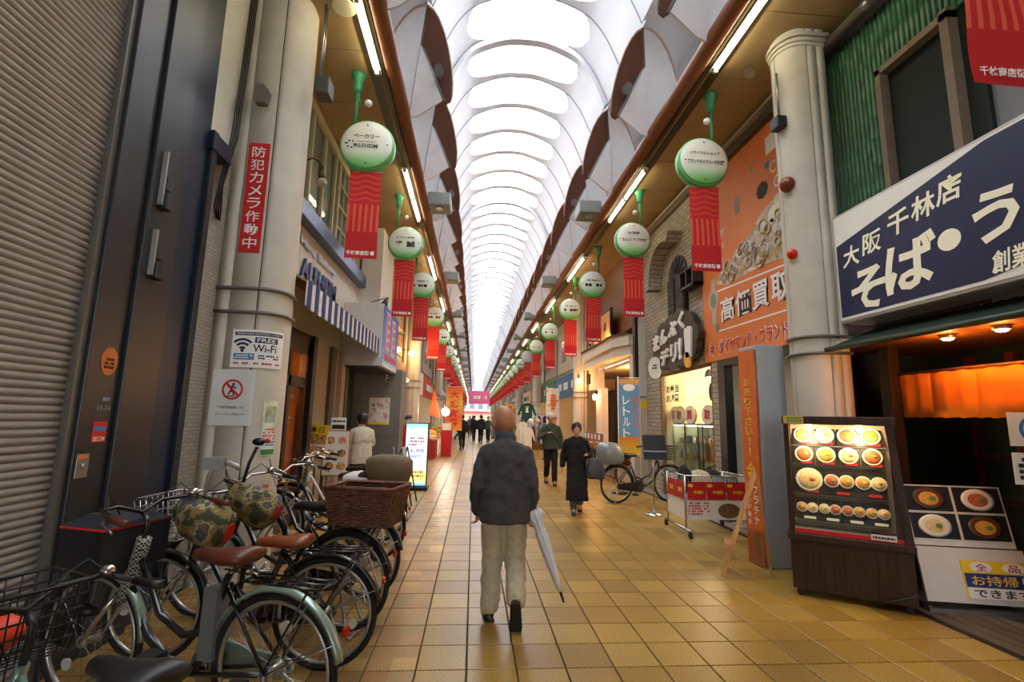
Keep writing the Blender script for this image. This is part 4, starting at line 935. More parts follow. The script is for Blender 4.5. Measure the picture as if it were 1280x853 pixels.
# ---- orange billboard
bb = thing('orange_billboard', 'big orange jewellery billboard with white lettering and gold pile picture', 'billboard', (4.15, 7, 2.6))
XB = 4.15
bgo = ramp_mat('billboard_orange', 'Noise', ((.35, '#dd7a3c'), (.65, '#e98a4c')), .5, scale=.5)
build(B(XB, 4.2, 5.4, 8.5, 2.62, 5.92), 'board', bgo, bb); build(B(4.05, 4.2, 5.35, 8.6, 5.92, 6.02), 'top_frame', mat('frame_dark', '#4b4439', .5, var=.1), bb)
gtr = thing('eaves_gutter', 'long cream gutter rail above the billboard and brick wall', 'gutter', (4.05, 8.7, 6.04)); build(B(3.98, 4.12, 5.35, 12.1, 6.05, 6.1), 'gutter_rail', mat('rail_cream', '#a8a08c', .5, var=.08), gtr); build(MB().box(4.02, 4.16, 5.4, 5.43, 6.02, 6.1).box(4.02, 4.16, 8.6, 8.63, 6.02, 6.1).box(4.02, 4.16, 12.0, 12.03, 6.02, 6.1), 'brackets', steel, gtr)
F = lambda y, z: (XB, y, z)
for s_, y in (('高', 7.62), ('価', 7.15), ('買', 6.67), ('取', 6.19)):
    text(bb, s_, (XB - .002, y, 3.43), FR, .44, .42, ink, .04, .002, name='letter_shadow'); text(bb, s_, (XB - .006, y + .02, 3.44), FR, .43, .41, whitep, .022, .003)
text(bb, '金・ダイヤモンド・ブランド品!!', (XB - .002, 7.08, 2.83), FR, 2.54, .28, whitep, .03, .002, name='letter_outline'); text(bb, '金・ダイヤモンド・ブランド品!!', (XB - .005, 7.08, 2.83), FR, 2.48, .24, redp, .012, .003)
for z0, z1 in ((3.80, 3.66), (3.10, 3.06)): build(MB().add([F(7.95, z0), F(5.5, z1), F(5.5, z1 + .025), F(7.95, z0 + .025)], [(0, 1, 2, 3)]).mesh and MB().prism([(-7.95, z0), (-5.5, z1), (-5.5, z1 + .025), (-7.95, z0 + .025)], (XB, 0, 0), *FR, .004), 'white_rule', whitep, bb)
pilem = ramp_mat('jewellery_print', 'Voronoi', ((0, '#7d6a4d'), (.25, '#cfc3a8'), (.5, '#a98f62'), (.75, '#e6dfd0'), (.95, '#6b5a46')), .4, scale=11, coord='Object')
pile = [(-7.98, 3.95), (-7.6, 3.83), (-7.0, 3.86), (-6.4, 3.84), (-5.5, 3.74), (-5.5, 4.75), (-5.9, 4.85), (-6.3, 4.72), (-6.6, 4.62), (-6.9, 4.42), (-7.25, 4.34), (-7.5, 4.2), (-7.8, 4.15)]
build(MB().prism(pile, (XB, 0, 0), *FR, .004), 'gold_pile_picture', pilem, bb)
rn = random.Random(4)
for k in range(46):       # chains, rings and coins standing out of the printed pile
    y = rn.uniform(5.7, 7.7); z = rn.uniform(3.92, 4.1 + (7.8 - y) * .28); q = rn.uniform(.05, .13)
    build(MB().torus((XB - .012, y, z), q, .012, 'x', 18, 5) if k % 3 else MB().prism([(q * cos(2*pi*i/14), q * sin(2*pi*i/14)) for i in range(14)], (XB - .002, y, z), *FR, .006), 'jewel_print', (mat('print_gold', '#b59a63', .35, .4, var=.15), mat('print_silver', '#c9c5bb', .3, .4, var=.12))[k % 2], bb)
wt = [(-8.2, 3.55), (-8.02, 3.55), (-8.0, 4.02), (-8.18, 4.05)]
for zz, hh in ((3.95, .2), (3.38, .26)): build(MB().prism([(-8.17, zz - hh/2), (-8.03, zz - hh/2), (-8.01, zz + hh/2), (-8.15, zz + hh/2)], (XB, 0, 0), *FR, .006), 'watch_strap', MATS['print_silver'], bb)
disc(bb, 'watch_case', (XB - .006, 8.1, 3.68), FR, .17, .19, MATS['print_silver'], .008); disc(bb, 'watch_dial', (XB - .009, 8.1, 3.68), FR, .11, .13, mat('dial_grey', '#8f8c86', .3, var=.2, scale=30), .004)
for y, z, w_, h_, m_ in ((6.5, 4.98, .3, .26, ink), (7.2, 5.05, .16, .34, mat('print_taupe', '#8f7a66', .5, var=.1)), (6.35, 5.3, .12, .12, bluep), (6.75, 5.45, .1, .1, MATS['print_taupe']), (8.0, 3.18, .16, .18, MATS['print_taupe'])):
    disc(bb, 'item_picture', (XB - .002, y, z), FR, w_ / 2, h_ / 2, m_, .004, 8)
build(MB().prism([(-6.36, 5.45), (-6.10, 5.45), (-6.10, 5.72), (-6.36, 5.72)], (XB, 0, 0), *FR, .002), 'white_box', whitep, bb); text(bb, 'C', (XB, 6.22, 5.2), FR, .13, .18, whitep, 0, .003); text(bb, 'G', (XB, 6.15, 4.95), FR, .13, .18, whitep, 0, .003)
text(bb, 'ner', (XB, 7.78, 4.78), FR, .3, .14, mat('faded_white', '#f0cdb0', .5, var=0), 0, .003, shear=.2); text(bb, 'CH', (XB, 7.78, 4.55), FR, .25, .12, MATS['faded_white'], 0, .003)
# grey cabinet with the tall orange sign
gc = thing('grey_utility_cabinet', 'tall plain grey cabinet standing between orange sign and pillar', 'cabinet', (3.5, 5.5, 0))
build(B(3.27, 3.60, 5.42, 5.80, 0, 2.48), 'case', mat('cabinet_grey', '#a6acb2', .5, var=.05), gc, bevel=.01)
build(B(3.30, 3.57, 5.415, 5.42, .1, 2.4), 'door', MATS['cabinet_grey'], gc)
os_ = thing('tall_orange_sign', 'narrow tall orange sign with vertical yellow lettering on cabinet', 'sign', (3.25, 5.6, 0))
fo = (Vector((.03, -1, 0)).normalized(), Vector((0, 0, 1))); oc_ = Vector((3.235, 5.60, 1.22))
panel(os_, 'board', oc_, fo, .30, 2.42, mat('sign_orange', '#d96a1e', .5, var=.08), .02)
vtext(os_, 'お売り下さい!!', oc_ + Vector((0, 0, .43)), fo, .14, .92, mat('gold_letter', '#f0c63a', .5, var=0), .012, .004)
text(os_, '金', oc_ + Vector((0, 0, -.2)), fo, .18, .22, MATS['gold_letter'], .02, .004); vtext(os_, 'プラチナ', oc_ + Vector((0, 0, -.57)) + fo[0] * .06, fo, .10, .45, whitep, .015, .004); vtext(os_, 'ブランド時計', oc_ + Vector((0, 0, -.57)) - fo[0] * .07, fo, .07, .48, whitep, .01, .004)
panel(os_, 'gold_print', oc_ + Vector((0, 0, -1.02)), fo, .28, .36, pilem, .003)
# pillar fittings
fa = thing('fire_alarm', 'brown-red domed alarm lamp on the right cream pillar', 'alarm', (3.5, 5.0, 4.3)); build(MB().ball((3.50, 5.0, 4.28), (.08, .09, .09)), 'dome', mat('alarm_brown', '#7a2f22', .25, var=.08), fa); build(MB().lathe([(.05, 0), (.05, .05)], (3.50, 5.0, 4.28), 12, Matrix.Rotation(pi/2, 4, 'Y')), 'base', steel, fa)
rl = thing('red_lamp', 'small round red lamp below the domed alarm on pillar', 'lamp', (3.5, 5.0, 3.4)); build(MB().ball((3.50, 5.0, 3.45), (.055, .06, .06)), 'dome', mat('lamp_red', '#d81818', .2, var=.03), rl); build(MB().lathe([(.05, 0), (.05, .06)], (3.51, 5.0, 3.45), 12, Matrix.Rotation(pi/2, 4, 'Y')), 'base', steel, rl)
sc2 = thing('conduit_box', 'dark conduit box with a thin pipe high on right pillar', 'box', (3.3, 4.95, 4.9)); build(B(3.40, 3.52, 4.95, 5.1, 4.98, 5.12), 'case', dark, sc2, bevel=.01); build(MB().tube([(3.47, 5.02, 5.12), (3.47, 5.02, 5.7)], .015, 7), 'conduit', steel, sc2)
cam2 = thing('clip_spotlight', 'small wire-caged clip spotlight under the right soffit', 'lamp', (3.42, 4.75, 5.6))
build(MB().tube([(3.45, 5.5, 6.18), (3.44, 5.5, 6.08)], .012, 6), 'stem', steel, cam2); build(MB().tube([(3.44, 5.5, 6.08), (3.40, 5.44, 6.03), (3.36, 5.38, 5.98)], [.03, .05, .07], 12), 'shade', chrome, cam2)
# ---- easel
ez = thing('wooden_easel', 'wooden A-frame easel seen edge-on beside the orange sign', 'easel', (2.88, 5.25, 0))
ed = Vector((.47, .88, 0)).normalized(); eu = Vector((.40, .0, 1.0)).normalized()
for q in (0, .24): build(MB().prism([(-.025, 0), (.025, 0), (.025, 1.12), (-.025, 1.12)], Vector((2.62, 5.15, 0)) + ed * q, -ed, eu, .035), 'front_leg', woodl, ez)
for q in (.05, .2): build(MB().prism([(-.02, 0), (.02, 0), (.02, 1.02), (-.02, 1.02)], Vector((3.13, 5.12, 0)) + ed * q * .8, -ed, Vector((-.10, 0, 1)).normalized(), .022), 'rear_leg', woodl, ez)
build(MB().prism([(-.24, 0), (.0, 0), (.0, .74), (-.24, .74)], Vector((2.72, 5.15, .30)), -ed, eu, .018), 'panel', mat('easel_panel', '#a8763f', .5, var=.1), ez)
build(MB().prism([(-.26, 0), (.02, 0), (.02, .045), (-.26, .045)], Vector((2.70, 5.14, .27)), -ed, eu, .075), 'ledge', woodl, ez)
# ---- recycling shop entrance under the billboard
rs_ = build(MB().box(4.15, 4.3, 7.86, 8.08, 0, 2.62), 'wall_black_frame', mat('frame_black', '#17181a', .4, var=.1), kind='structure')
build(MB().box(4.15, 4.3, 5.4, 5.9, 0, 2.62).box(4.15, 4.3, 5.9, 7.86, 2.50, 2.62), 'frame', MATS['frame_black'], rs_)
shopw = mat('shop_white', '#d9d3c6', .7, var=.04)
build(B(6.2, 6.3, 5.4, 8.1, 0, 2.75), 'back_wall', shopw, rs_); build(B(4.3, 6.3, 8.05, 8.12, 0, 2.75), 'side_wall', shopw, rs_)
build(B(4.3, 6.3, 5.38, 5.44, 0, 2.75), 'side_wall', shopw, rs_); build(B(4.3, 6.3, 5.4, 12.1, 2.68, 2.75), 'shop_ceiling', shopw, rs_)
lp1 = thing('shop_ceiling_light', 'square ceiling light inside the recycling shop under billboard', 'light', (5.2, 6.8, 2.62))
panel(lp1, 'housing', (5.2, 6.8, 2.64), (Vector((1, 0, 0)), Vector((0, -1, 0))), .6, .6, white, .03); panel(lp1, 'diffuser', (5.2, 6.8, 2.63), (Vector((1, 0, 0)), Vector((0, -1, 0))), .54, .54, mat('lit_panel', '#fff6e6', .4, var=0, emit=8, ecol='#fff0d8'), .01)
sd = thing('figure_poster_stand', 'white floor stand with a printed figure poster in the shop doorway', 'stand', (4.55, 7.4, 0))
build(B(4.45, 4.75, 7.28, 7.62, 0, .1), 'base', black, sd); build(B(4.5, 4.7, 7.36, 7.54, .1, 1.15), 'post', dark, sd, bevel=.02)
build(B(4.46, 4.74, 7.30, 7.60, 1.15, 1.98), 'head_box', shopw, sd, bevel=.03)
fgp = (Vector((.3, -.95, 0)).normalized(), Vector((0, 0, 1)))
panel(sd, 'red_label', (4.455, 7.45, 1.24), FR, .26, .14, redp, .006); disc(sd, 'printed_head', (4.453, 7.45, 1.76), FR, .06, .08, mat('print_skin', '#d9a98a', .6, var=.05), .006); disc(sd, 'printed_hair', (4.456, 7.45, 1.78), FR, .075, .1, black, .004)
build(MB().prism([(-.13, 0), (.13, 0), (.08, .24), (-.08, .24)], (4.458, 7.45, 1.40), *FR, .006), 'printed_coat', greenp, sd)
bn_ = thing('shop_bin', 'clear plastic tub with red contents at the shop doorway', 'bin', (3.75, 5.95, 0))
build(MB().lathe([(.16, 0), (.2, .45), (.19, .45), (.15, .02)], (3.75, 5.95, 0), 18), 'tub', clear_plastic, bn_); build(MB().lathe([(.15, .02), (.17, .28)], (3.75, 5.95, 0), 14), 'red_goods', redp, bn_)
# ---- brick deli
brm = brick_mat('buff_brick', '#9d9684', '#b3ac9a', '#6f685a', .24, .09, .008)
bw = build(MB().box(4.17, 4.3, 8.5, 12.1, 2.62, 6.1).box(4.17, 4.3, 10.75, 12.1, 0, 2.62).box(4.17, 4.3, 8.08, 8.32, 0, 2.62), 'wall_brick', brm, kind='structure')
def arch(r0, r1, x0, x1, yc, zc, m, nm, par, legs=0, a0=62):
    mb = MB(); A_ = [pi - radians(a0 + (180 - a0) * k / 30) for k in range(31)]
    ring = lambda rr, x: [(x, yc + rr * cos(a), zc + rr * sin(a)) for a in A_]
    for P_, Q_ in ((ring(r1, x0), ring(r0, x0)), (ring(r0, x0), ring(r0, x1)), (ring(r1, x1), ring(r1, x0))):
        mb.add(P_ + Q_, [(i, i + 1, 31 + i + 1, 31 + i) for i in range(30)])
    e = A_[-1]; c4 = lambda rr, x: (x, yc + rr * cos(e), zc + rr * sin(e)); e = A_[0] if abs(sin(A_[0])) > .1 else A_[-1]; mb.add([c4(r0, x0), c4(r1, x0), c4(r1, x1), c4(r0, x1)], [(0, 1, 2, 3)])
    for s_ in (1,):
        e0, e1 = yc + s_ * r0, yc + s_ * r1; mb.box(x0, x1, min(e0, e1), max(e0, e1), zc - legs, zc)
    return build(mb, nm, m, par)
arch(.72, .95, 3.86, 4.17, 9.78, 4.62, brm, 'blind_arch', bw, .12)
w3 = struct('window_3'); w3.location = (4.15, 9.6, 3.7)
shd = mat('shutter_brown_black', '#2a2622', .5, var=.1)
n_ = 15; outl = [(-.45, -.9), (.45, -.9)] + [(.45 * cos(pi * k / n_), .45 * sin(pi * k / n_)) for k in range(n_ + 1)]
build(MB().prism(outl, (4.17, 9.58, 4.55), *FR, .03), 'window_frame', shd, w3)
for s_ in (-1, 1):
    lf = build(MB().box(4.10, 4.14, 9.58 + s_ * .01 if s_ > 0 else 9.58 - .42, 9.58 + .42 if s_ > 0 else 9.57, 3.67, 4.55), 'shutter_leaf', shd, w3)
    mb = MB()
    for k in range(16): mb.box(4.075, 4.10, 9.58 + (.05 if s_ > 0 else -.38), 9.58 + (.38 if s_ > 0 else -.05), 3.72 + k * .052, 3.755 + k * .052)
    build(mb, 'louvres', mat('louvre_brown', '#3d3731', .5, var=.1), lf)
mb = MB()
for k in range(7):
    a = pi * (k + .5) / 7; mb.tube([(4.13, 9.58 + .08 * cos(a), 4.56 + .08 * sin(a)), (4.13, 9.58 + .4 * cos(a), 4.56 + .4 * sin(a))], .01, 4)
build(mb, 'fanlight_bars', MATS['louvre_brown'], w3)
bx = thing('window_box', 'small dark open box mounted on the brick wall', 'box', (4.1, 8.75, 4.05))
build(MB().box(3.95, 4.17, 8.45, 9.05, 4.08, 4.13).box(3.95, 4.17, 8.45, 9.05, 4.42, 4.46).box(3.95, 4.17, 8.45, 8.5, 4.08, 4.46).box(3.95, 4.17, 9.0, 9.05, 4.08, 4.46).box(3.95, 4.17, 8.73, 8.77, 4.08, 4.46), 'frame', shd, bx); build(B(4.12, 4.17, 8.5, 9.0, 4.13, 4.42), 'back', black, bx)
# bubble sign
bs = thing('deli_bubble_sign', 'charcoal cloud-shaped sign with raised white lettering on brick wall', 'sign', (4.05, 9.6, 2.6))
lob = [(-.95, .22, .33), (-.55, .48, .33), (-.1, .58, .34), (.35, .62, .36), (.72, .42, .36), (.9, .05, .36), (.85, -.3, .32), (.45, -.42, .34), (0, -.5, .33), (-.5, -.48, .32), (-.85, -.2, .34)]
poly = []
for k in range(88):
    a = 2 * pi * k / 88; best = .3
    for cx_, cz_, r_ in lob:
        d_ = cx_ * cos(a) + cz_ * sin(a); q = cx_ * cx_ + cz_ * cz_ - r_ * r_; disc_ = d_ * d_ - q
        if disc_ > 0: best = max(best, d_ + math.sqrt(disc_))
    poly.append((best * cos(a) * .93, best * sin(a) * .66))
build(MB().prism(poly, (4.12, 9.6, 3.14), *FR, .12), 'cloud_board', mat('charcoal_board', '#3c3a36', .5, var=.06), bs, bevel=.012)
XF = 4.0
for s_, y, z, w_, h_ in (('ま', 10.40, 3.26, .36, .36), ('ん', 10.0, 3.34, .36, .34), ('ぷ', 9.52, 3.42, .40, .34), ('く', 9.08, 3.52, .26, .36), ('デ', 9.95, 2.90, .44, .36), ('リ', 9.46, 2.93, .32, .38), ('!', 9.16, 2.97, .12, .44)):
    for d_ in (0, .02, .04): text(bs, s_, (XF, y, z), FR, w_, h_, whitep, .045, d_ + .003)
build(MB().prism([(-.10, -.32), (.10, -.32), (.16, .2), (.10, .26), (.04, .2), (0, .27), (-.05, .2), (-.11, .26), (-.15, .18)], (XF, 8.80, 3.08), *FR, .04), 'chef_hat', whitep, bs)
disc(bs, 'yellow_oval', (XF - .04, 8.85, 2.72), FR, .13, .15, mat('sign_yellow', '#e0b040', .5, var=.05), .04)
ov = thing('oval_deli_sign', 'small white oval hanging sign below the cloud sign', 'sign', (3.98, 10.45, 2.5))
disc(ov, 'board', (3.92, 10.40, 2.72), (Vector((.6, -.8, 0)).normalized(), Vector((0, 0, 1))), .16, .24, whitep, .03); marks(ov, (3.92, 10.40, 2.74), (Vector((.6, -.8, 0)).normalized(), Vector((0, 0, 1))), .12, .12, 2, ink, .006, .8)
# deli front
df = build(B(5.6, 5.7, 8.1, 12.1, 0, 2.75), 'wall_deli_back', mat('deli_cream', '#dccdae', .7, var=.05), kind='structure')
build(B(4.3, 5.7, 10.74, 10.8, 0, 2.7), 'side_wall', MATS['deli_cream'], df); build(B(4.3, 5.7, 8.12, 8.16, 0, 2.7), 'side_wall', MATS['deli_cream'], df)
gf = struct('window_4'); gf.location = (4.25, 9.5, 0)
build(MB().box(4.18, 4.24, 8.32, 8.38, 0, 2.6).box(4.18, 4.24, 10.69, 10.75, 0, 2.6).box(4.18, 4.24, 8.32, 10.75, 2.55, 2.62), 'window_frame', mat('frame_brown', '#7b5a34', .5, var=.08), gf)
build(B(4.21, 4.22, 9.56, 10.69, .1, 2.55), 'pane', glass, gf)
for s_, z in (('お弁当', 2.25), ('お惣菜', 2.05)): text(gf, s_, (4.205, 10.15, z), FR, .66, .17, ink, .03, .004)
disc(gf, 'round_sticker', (4.19, 8.40, 2.1), FR, .1, .16, ink, .01)
for y in (8.9, 9.9):
    t = thing('deli_downlight', 'warm ceiling lamp inside the deli, %s one' % ('nearer' if y < 9 else 'farther'), 'light', (4.9, y, 2.5), group='deli ceiling lamps')
    build(MB().lathe([(.09, 0), (.07, .12), (.02, .16)], (4.9, y, 2.5), 14), 'shade', dark, t); build(MB().ball((4.9, y, 2.5), (.06, .06, .04)), 'bulb', bulbm, t)
    lampdata('deli_lamp', 'POINT', (4.9, y, 2.40), 42, '#ffe2b8', .08, t)
# tall glass showcases with round signs
for i, y in enumerate((9.02, 9.80, 10.42)):
    DX = .62
    t = thing('glass_showcase', 'tall mirrored glass showcase with shelves, %s of three at the deli front' % ('nearest', 'middle', 'farthest')[i], 'showcase', (4.600, y, 0), group='glass showcases at the deli front')
    build(MB().box(4.420, 4.770, y - .3, y + .3, 0, .45), 'base', mat('showcase_white', '#d7d5cf', .4, var=.04), t)
    build(MB().box(4.420, 4.440, y - .3, y - .28, .45, 1.5).box(4.420, 4.440, y + .28, y + .3, .45, 1.5).box(4.750, 4.770, y - .3, y - .28, .45, 1.5).box(4.750, 4.770, y + .28, y + .3, .45, 1.5).box(4.420, 4.770, y - .3, y + .3, 1.5, 1.53), 'posts', mat('showcase_black', '#1a1a1a', .3, var=.05) if i < 2 else chrome, t)
    build(B(4.425, 4.430, y - .28, y + .28, .45, 1.5), 'glass_front', glass, t); build(B(4.440, 4.750, y - .282, y - .278, .45, 1.5), 'glass_side', glass, t)
    build(B(4.740, 4.750, y - .28, y + .28, .45, 1.5), 'mirror_back', mat('mirror', '#d9dcd9', .08, .9, var=0), t)
    build(B(4.450, 4.720, y - .26, y + .26, 1.47, 1.49), 'light_strip', mat('showcase_light', '#fff8e8', .4, var=0, emit=5, ecol='#fff4dc'), t)
    rn = random.Random(20 + i)
    for z in (.47, .80, 1.12):
        build(B(4.440, 4.740, y - .28, y + .28, z - .012, z), 'shelf', glass, t)
        for k in range(3):
            q = y - .18 + .18 * k; m_ = [ink, mat('goods_gold', '#c79a4a', .3, .5, var=.1), whitep, mat('goods_brown', '#7a4a2a', .4, var=.1), bluep][rn.randrange(5)]
            h_ = rn.uniform(.08, .2); it = rn.randrange(3)
            mb = MB().box(4.540, 4.620, q - .05, q + .05, z, z + h_) if it == 0 else MB().lathe([(.05, 0), (.06, h_ * .4), (.02, h_ * .8), (.025, h_)], (4.570, q, z), 12) if it == 1 else MB().torus((4.570, q, z + .06), .045, .015, 'x', 18, 6)
            build(mb, 'displayed_item', m_, t)
    if i < 2 or True:
        for q, s_ in (((0, '買') if i == 1 else (0, '取'),) if i < 2 else ((-.11, '取'), (.14, '買'))):
            sg_ = (Vector((.25, -.97, 0)).normalized(), Vector((0, 0, 1)))
            disc(t, 'round_sign', (4.420, y + q, 1.70), sg_, .19, .19, mat('round_rim', '#c98a3a', .4, var=.05), .02); disc(t, 'round_face', (4.405, y + q, 1.70), sg_, .165, .17, whitep, .01)
            text(t, s_, (4.400, y + q, 1.70), sg_, .17, .19, redp, .02, .004)
# ---- white projecting sign beside the brick wall
vs = thing('white_blade_sign', 'tall blank white blade sign with black edge at brick wall', 'sign', (4.1, 11.65, 2.15))
build(B(3.98, 4.27, 11.62, 11.80, 2.16, 4.05), 'panel', mat('blade_white', '#cfcbc2', .5, var=.04), vs); build(B(3.90, 3.98, 11.62, 11.80, 2.10, 4.1), 'black_edge', black, vs); build(B(4.0, 4.25, 11.62, 11.70, .0, 2.1), 'post', mat('post_white', '#c9c2b2', .6, var=.06), vs)
panel(vs, 'yellow_notice', (4.12, 11.61, 1.95), FC, .22, .18, yel, .004)
# ---- white house-style shop
hw = build(MB().box(4.0, 4.2, 15.6, 18.6, 2.55, 4.6).box(4.0, 4.2, 17.9, 18.6, 0, 2.55).box(4.0, 4.2, 15.2, 15.9, 0, 2.55).box(4.0, 4.2, 12.1, 12.4, 0, 3.2), 'wall_house', mat('house_white', '#d4cec2', .7, var=.05), kind='structure')
build(B(4.1, 4.22, 12.1, 18.6, 4.0, ZS), 'upper_boards', woodm, hw); build(B(5.4, 5.5, 12.1, 18.6, 0, 3.2), 'back_wall', mat('orange_wall', '#c47a34', .7, var=.08), hw); build(B(4.2, 5.5, 12.1, 18.6, 3.1, 3.2), 'shop_ceiling', shopw, hw)
build(B(4.2, 5.5, 18.5, 18.6, 0, 3.2), 'side_wall', shopw, hw)
cn = thing('white_canopy', 'white plaster canopy with angled corner over the house-style shop', 'canopy', (3.9, 14, 3.2))
def band(o, z0, z1, m, nm):
    pts = [(4.2, 12.2), (3.98 - o, 12.25 - o), (3.72 - o, 12.9), (3.72 - o, 16.5), (4.2, 16.9)]
    n5 = len(pts); mb = MB(); mb.add([(x, y, z0) for x, y in pts] + [(x, y, z1) for x, y in pts], [tuple(reversed(range(n5))), tuple(range(n5, 2 * n5))] + [(i, (i + 1) % n5, n5 + (i + 1) % n5, n5 + i) for i in range(n5)]); return build(mb, nm, m, cn)
band(0, 3.25, 3.5, MATS['house_white'], 'lower_band'); band(.06, 3.5, 3.78, MATS['house_white'], 'upper_band'); band(.10, 3.78, 3.83, wood, 'coping')
ls2 = thing('lit_wooden_sign', 'warmly lit wooden sign with brush lettering on the white canopy', 'sign', (3.8, 14.6, 3.83))
panel(ls2, 'board', (3.86, 14.7, 4.32), FR, 2.1, .85, woodl, .05); build(MB().box(3.84, 3.92, 13.6, 15.8, 4.74, 4.80).box(3.84, 3.92, 13.58, 13.66, 3.85, 4.8).box(3.84, 3.92, 15.74, 15.82, 3.85, 4.8), 'frame', wood, ls2)
text(ls2, 'うなぎ', (3.855, 14.7, 4.32), FR, 1.5, .45, ink, 0, .006) if False else marks(ls2, (3.855, 14.7, 4.32), FR, 1.3, .4, 1, ink, .006, .8, 'brush_lettering', 12)
for y in (14.0, 15.2):
    build(MB().tube([(3.68, y, 3.83), (3.62, y, 3.92), (3.66, y, 3.95)], [.02, .04, .05], 8), 'uplight', black, ls2)
    lampdata('sign_uplight', 'POINT', (3.68, y, 4.02), 9, '#ffb45a', .04, ls2)
hl = thing('house_lettering', 'two rows of dark wooden letters on the white house wall', 'sign', (3.98, 17.6, 2.7))
for z, y, w_ in ((3.4, 17.75, 1.4), (2.95, 17.2, 1.1)):
    for k in range(5): 
        yy = y + w_ * (.5 - (k + .5) / 5)
        build(MB().box(3.93, 4.0, yy - .10, yy - .06, z - .17, z + .17).box(3.93, 4.0, yy + .04, yy + .08, z - .17, z + .17).box(3.93, 4.0, yy - .10, yy + .08, z + (.10 if k % 2 else -.02), z + (.15 if k % 2 else .03)), 'letter', wood, hl)
dd = struct('door_4'); dd.location = (4.1, 16.9, 0)
build(B(4.6, 4.7, 15.9, 17.9, 0, 2.55), 'dark_interior', mat('interior_dark', '#241a14', .7, var=.1), dd); build(MB().box(4.0, 4.08, 15.85, 15.95, 0, 2.6).box(4.0, 4.08, 17.85, 17.95, 0, 2.6), 'frame', MATS['house_white'], dd)
panel(dd, 'paper_notice', (4.59, 16.9, 1.6), FR, .5, .45, offw, .01)
wl2 = thing('entrance_lamp', 'small glowing wall lamp beside the dark house entrance', 'lamp', (3.96, 15.7, 2.3)); build(B(3.9, 4.0, 15.68, 15.76, 2.38, 2.5), 'bracket', dark, wl2); build(MB().lathe([(.05, 0), (.06, .14), (.03, .18)], (3.9, 15.72, 2.2), 12), 'bulb', bulbm, wl2); lampdata('entrance_lamp', 'POINT', (3.8, 15.72, 2.25), 22, '#ffa850', .06, wl2)
wl3 = thing('pillar_lamp', 'small glowing lamp on the second right pillar', 'lamp', (3.62, 16.9, 2.9)); build(B(3.6, 3.66, 16.86, 16.93, 2.95, 3.1), 'bracket', dark, wl3); build(MB().ball((3.63, 16.84, 2.9), (.06, .06, .07)), 'bulb', bulbm, wl3); lampdata('pillar_lamp', 'POINT', (3.6, 16.7, 2.9), 12, '#ffb060', .06, wl3)
oi = thing('orange_shop_interior', 'orange lit wall unit inside the open house-style shop', 'display', (4.6, 13.8, 0))
build(B(4.9, 5.3, 12.5, 15.1, 0, 2.6), 'unit', mat('unit_orange', '#d58a3c', .6, var=.08), oi, bevel=.01)
for z in (.5, 1.0, 1.5, 2.0): build(B(4.85, 4.9, 12.5, 15.1, z, z + .05), 'shelf', woodm, oi)
lampdata('house_shop_lamp', 'POINT', (4.5, 13.8, 2.8), 60, '#ffb766', .1)
# produce stall and boards in front of the house shop
st = thing('produce_stall', 'dark stall table with wooden crate and price cards', 'stall', (3.5, 14.2, 0))
build(B(3.15, 3.9, 13.2, 15.6, .72, .77), 'table_top', wood, st)
for x in (3.2, 3.85):
    for y in (13.25, 15.55): build(B(x - .03, x + .03, y - .03, y + .03, .05, .72), 'leg', wood, st); 
for x in (3.2, 3.85):
    for y in (13.25, 15.55): build(MB().lathe([(.035, -.02), (.035, .02)], (x, y, .04), 10, Matrix.Rotation(pi/2, 4, 'X')), 'caster', black, st)
build(MB().box(3.2, 3.85, 13.25, 15.5, .77, .80).box(3.2, 3.23, 13.25, 15.5, .77, .95).box(3.2, 3.85, 13.25, 13.28, .77, .95).box(3.2, 3.85, 15.47, 15.5, .77, .95), 'crate', woodl, st)
build(B(3.5, 3.53, 13.3, 15.4, .95, 1.18), 'back_board', woodm, st)
for k in range(5): panel(st, 'price_card', (3.49, 13.6 + k * .42, 1.08), FR, .18, .14, whitep, .006)
rn = random.Random(3)
for k in range(14):
    q = single(MB().lathe([(.03, .002), (.045, .02), (.05, .06), (.04, .10), (.01, .11)], (3.3 + .12 * (k % 3), 13.42 + (k // 3) * .42, .80), 10), 'food_pack', mat('pack_cream', '#d9c79a', .5, var=.1, obrand=.15), 'small round pale food pack in the stall crate', 'food pack', (3.3 + .12 * (k % 3), 13.42 + (k // 3) * .42, .80), group='food packs in the stall crate')
panel(st, 'red_banner', (3.14, 14.4, .55), FR, 2.0, .22, redp, .008); marks(st, (3.135, 14.4, .55), FR, 1.6, .14, 1, whitep, .006, .7); panel(st, 'yellow_card', (3.13, 13.7, .42), FR, .4, .34, yel, .008); marks(st, (3.125, 13.7, .42), FR, .3, .2, 2, redp, .005, .8)
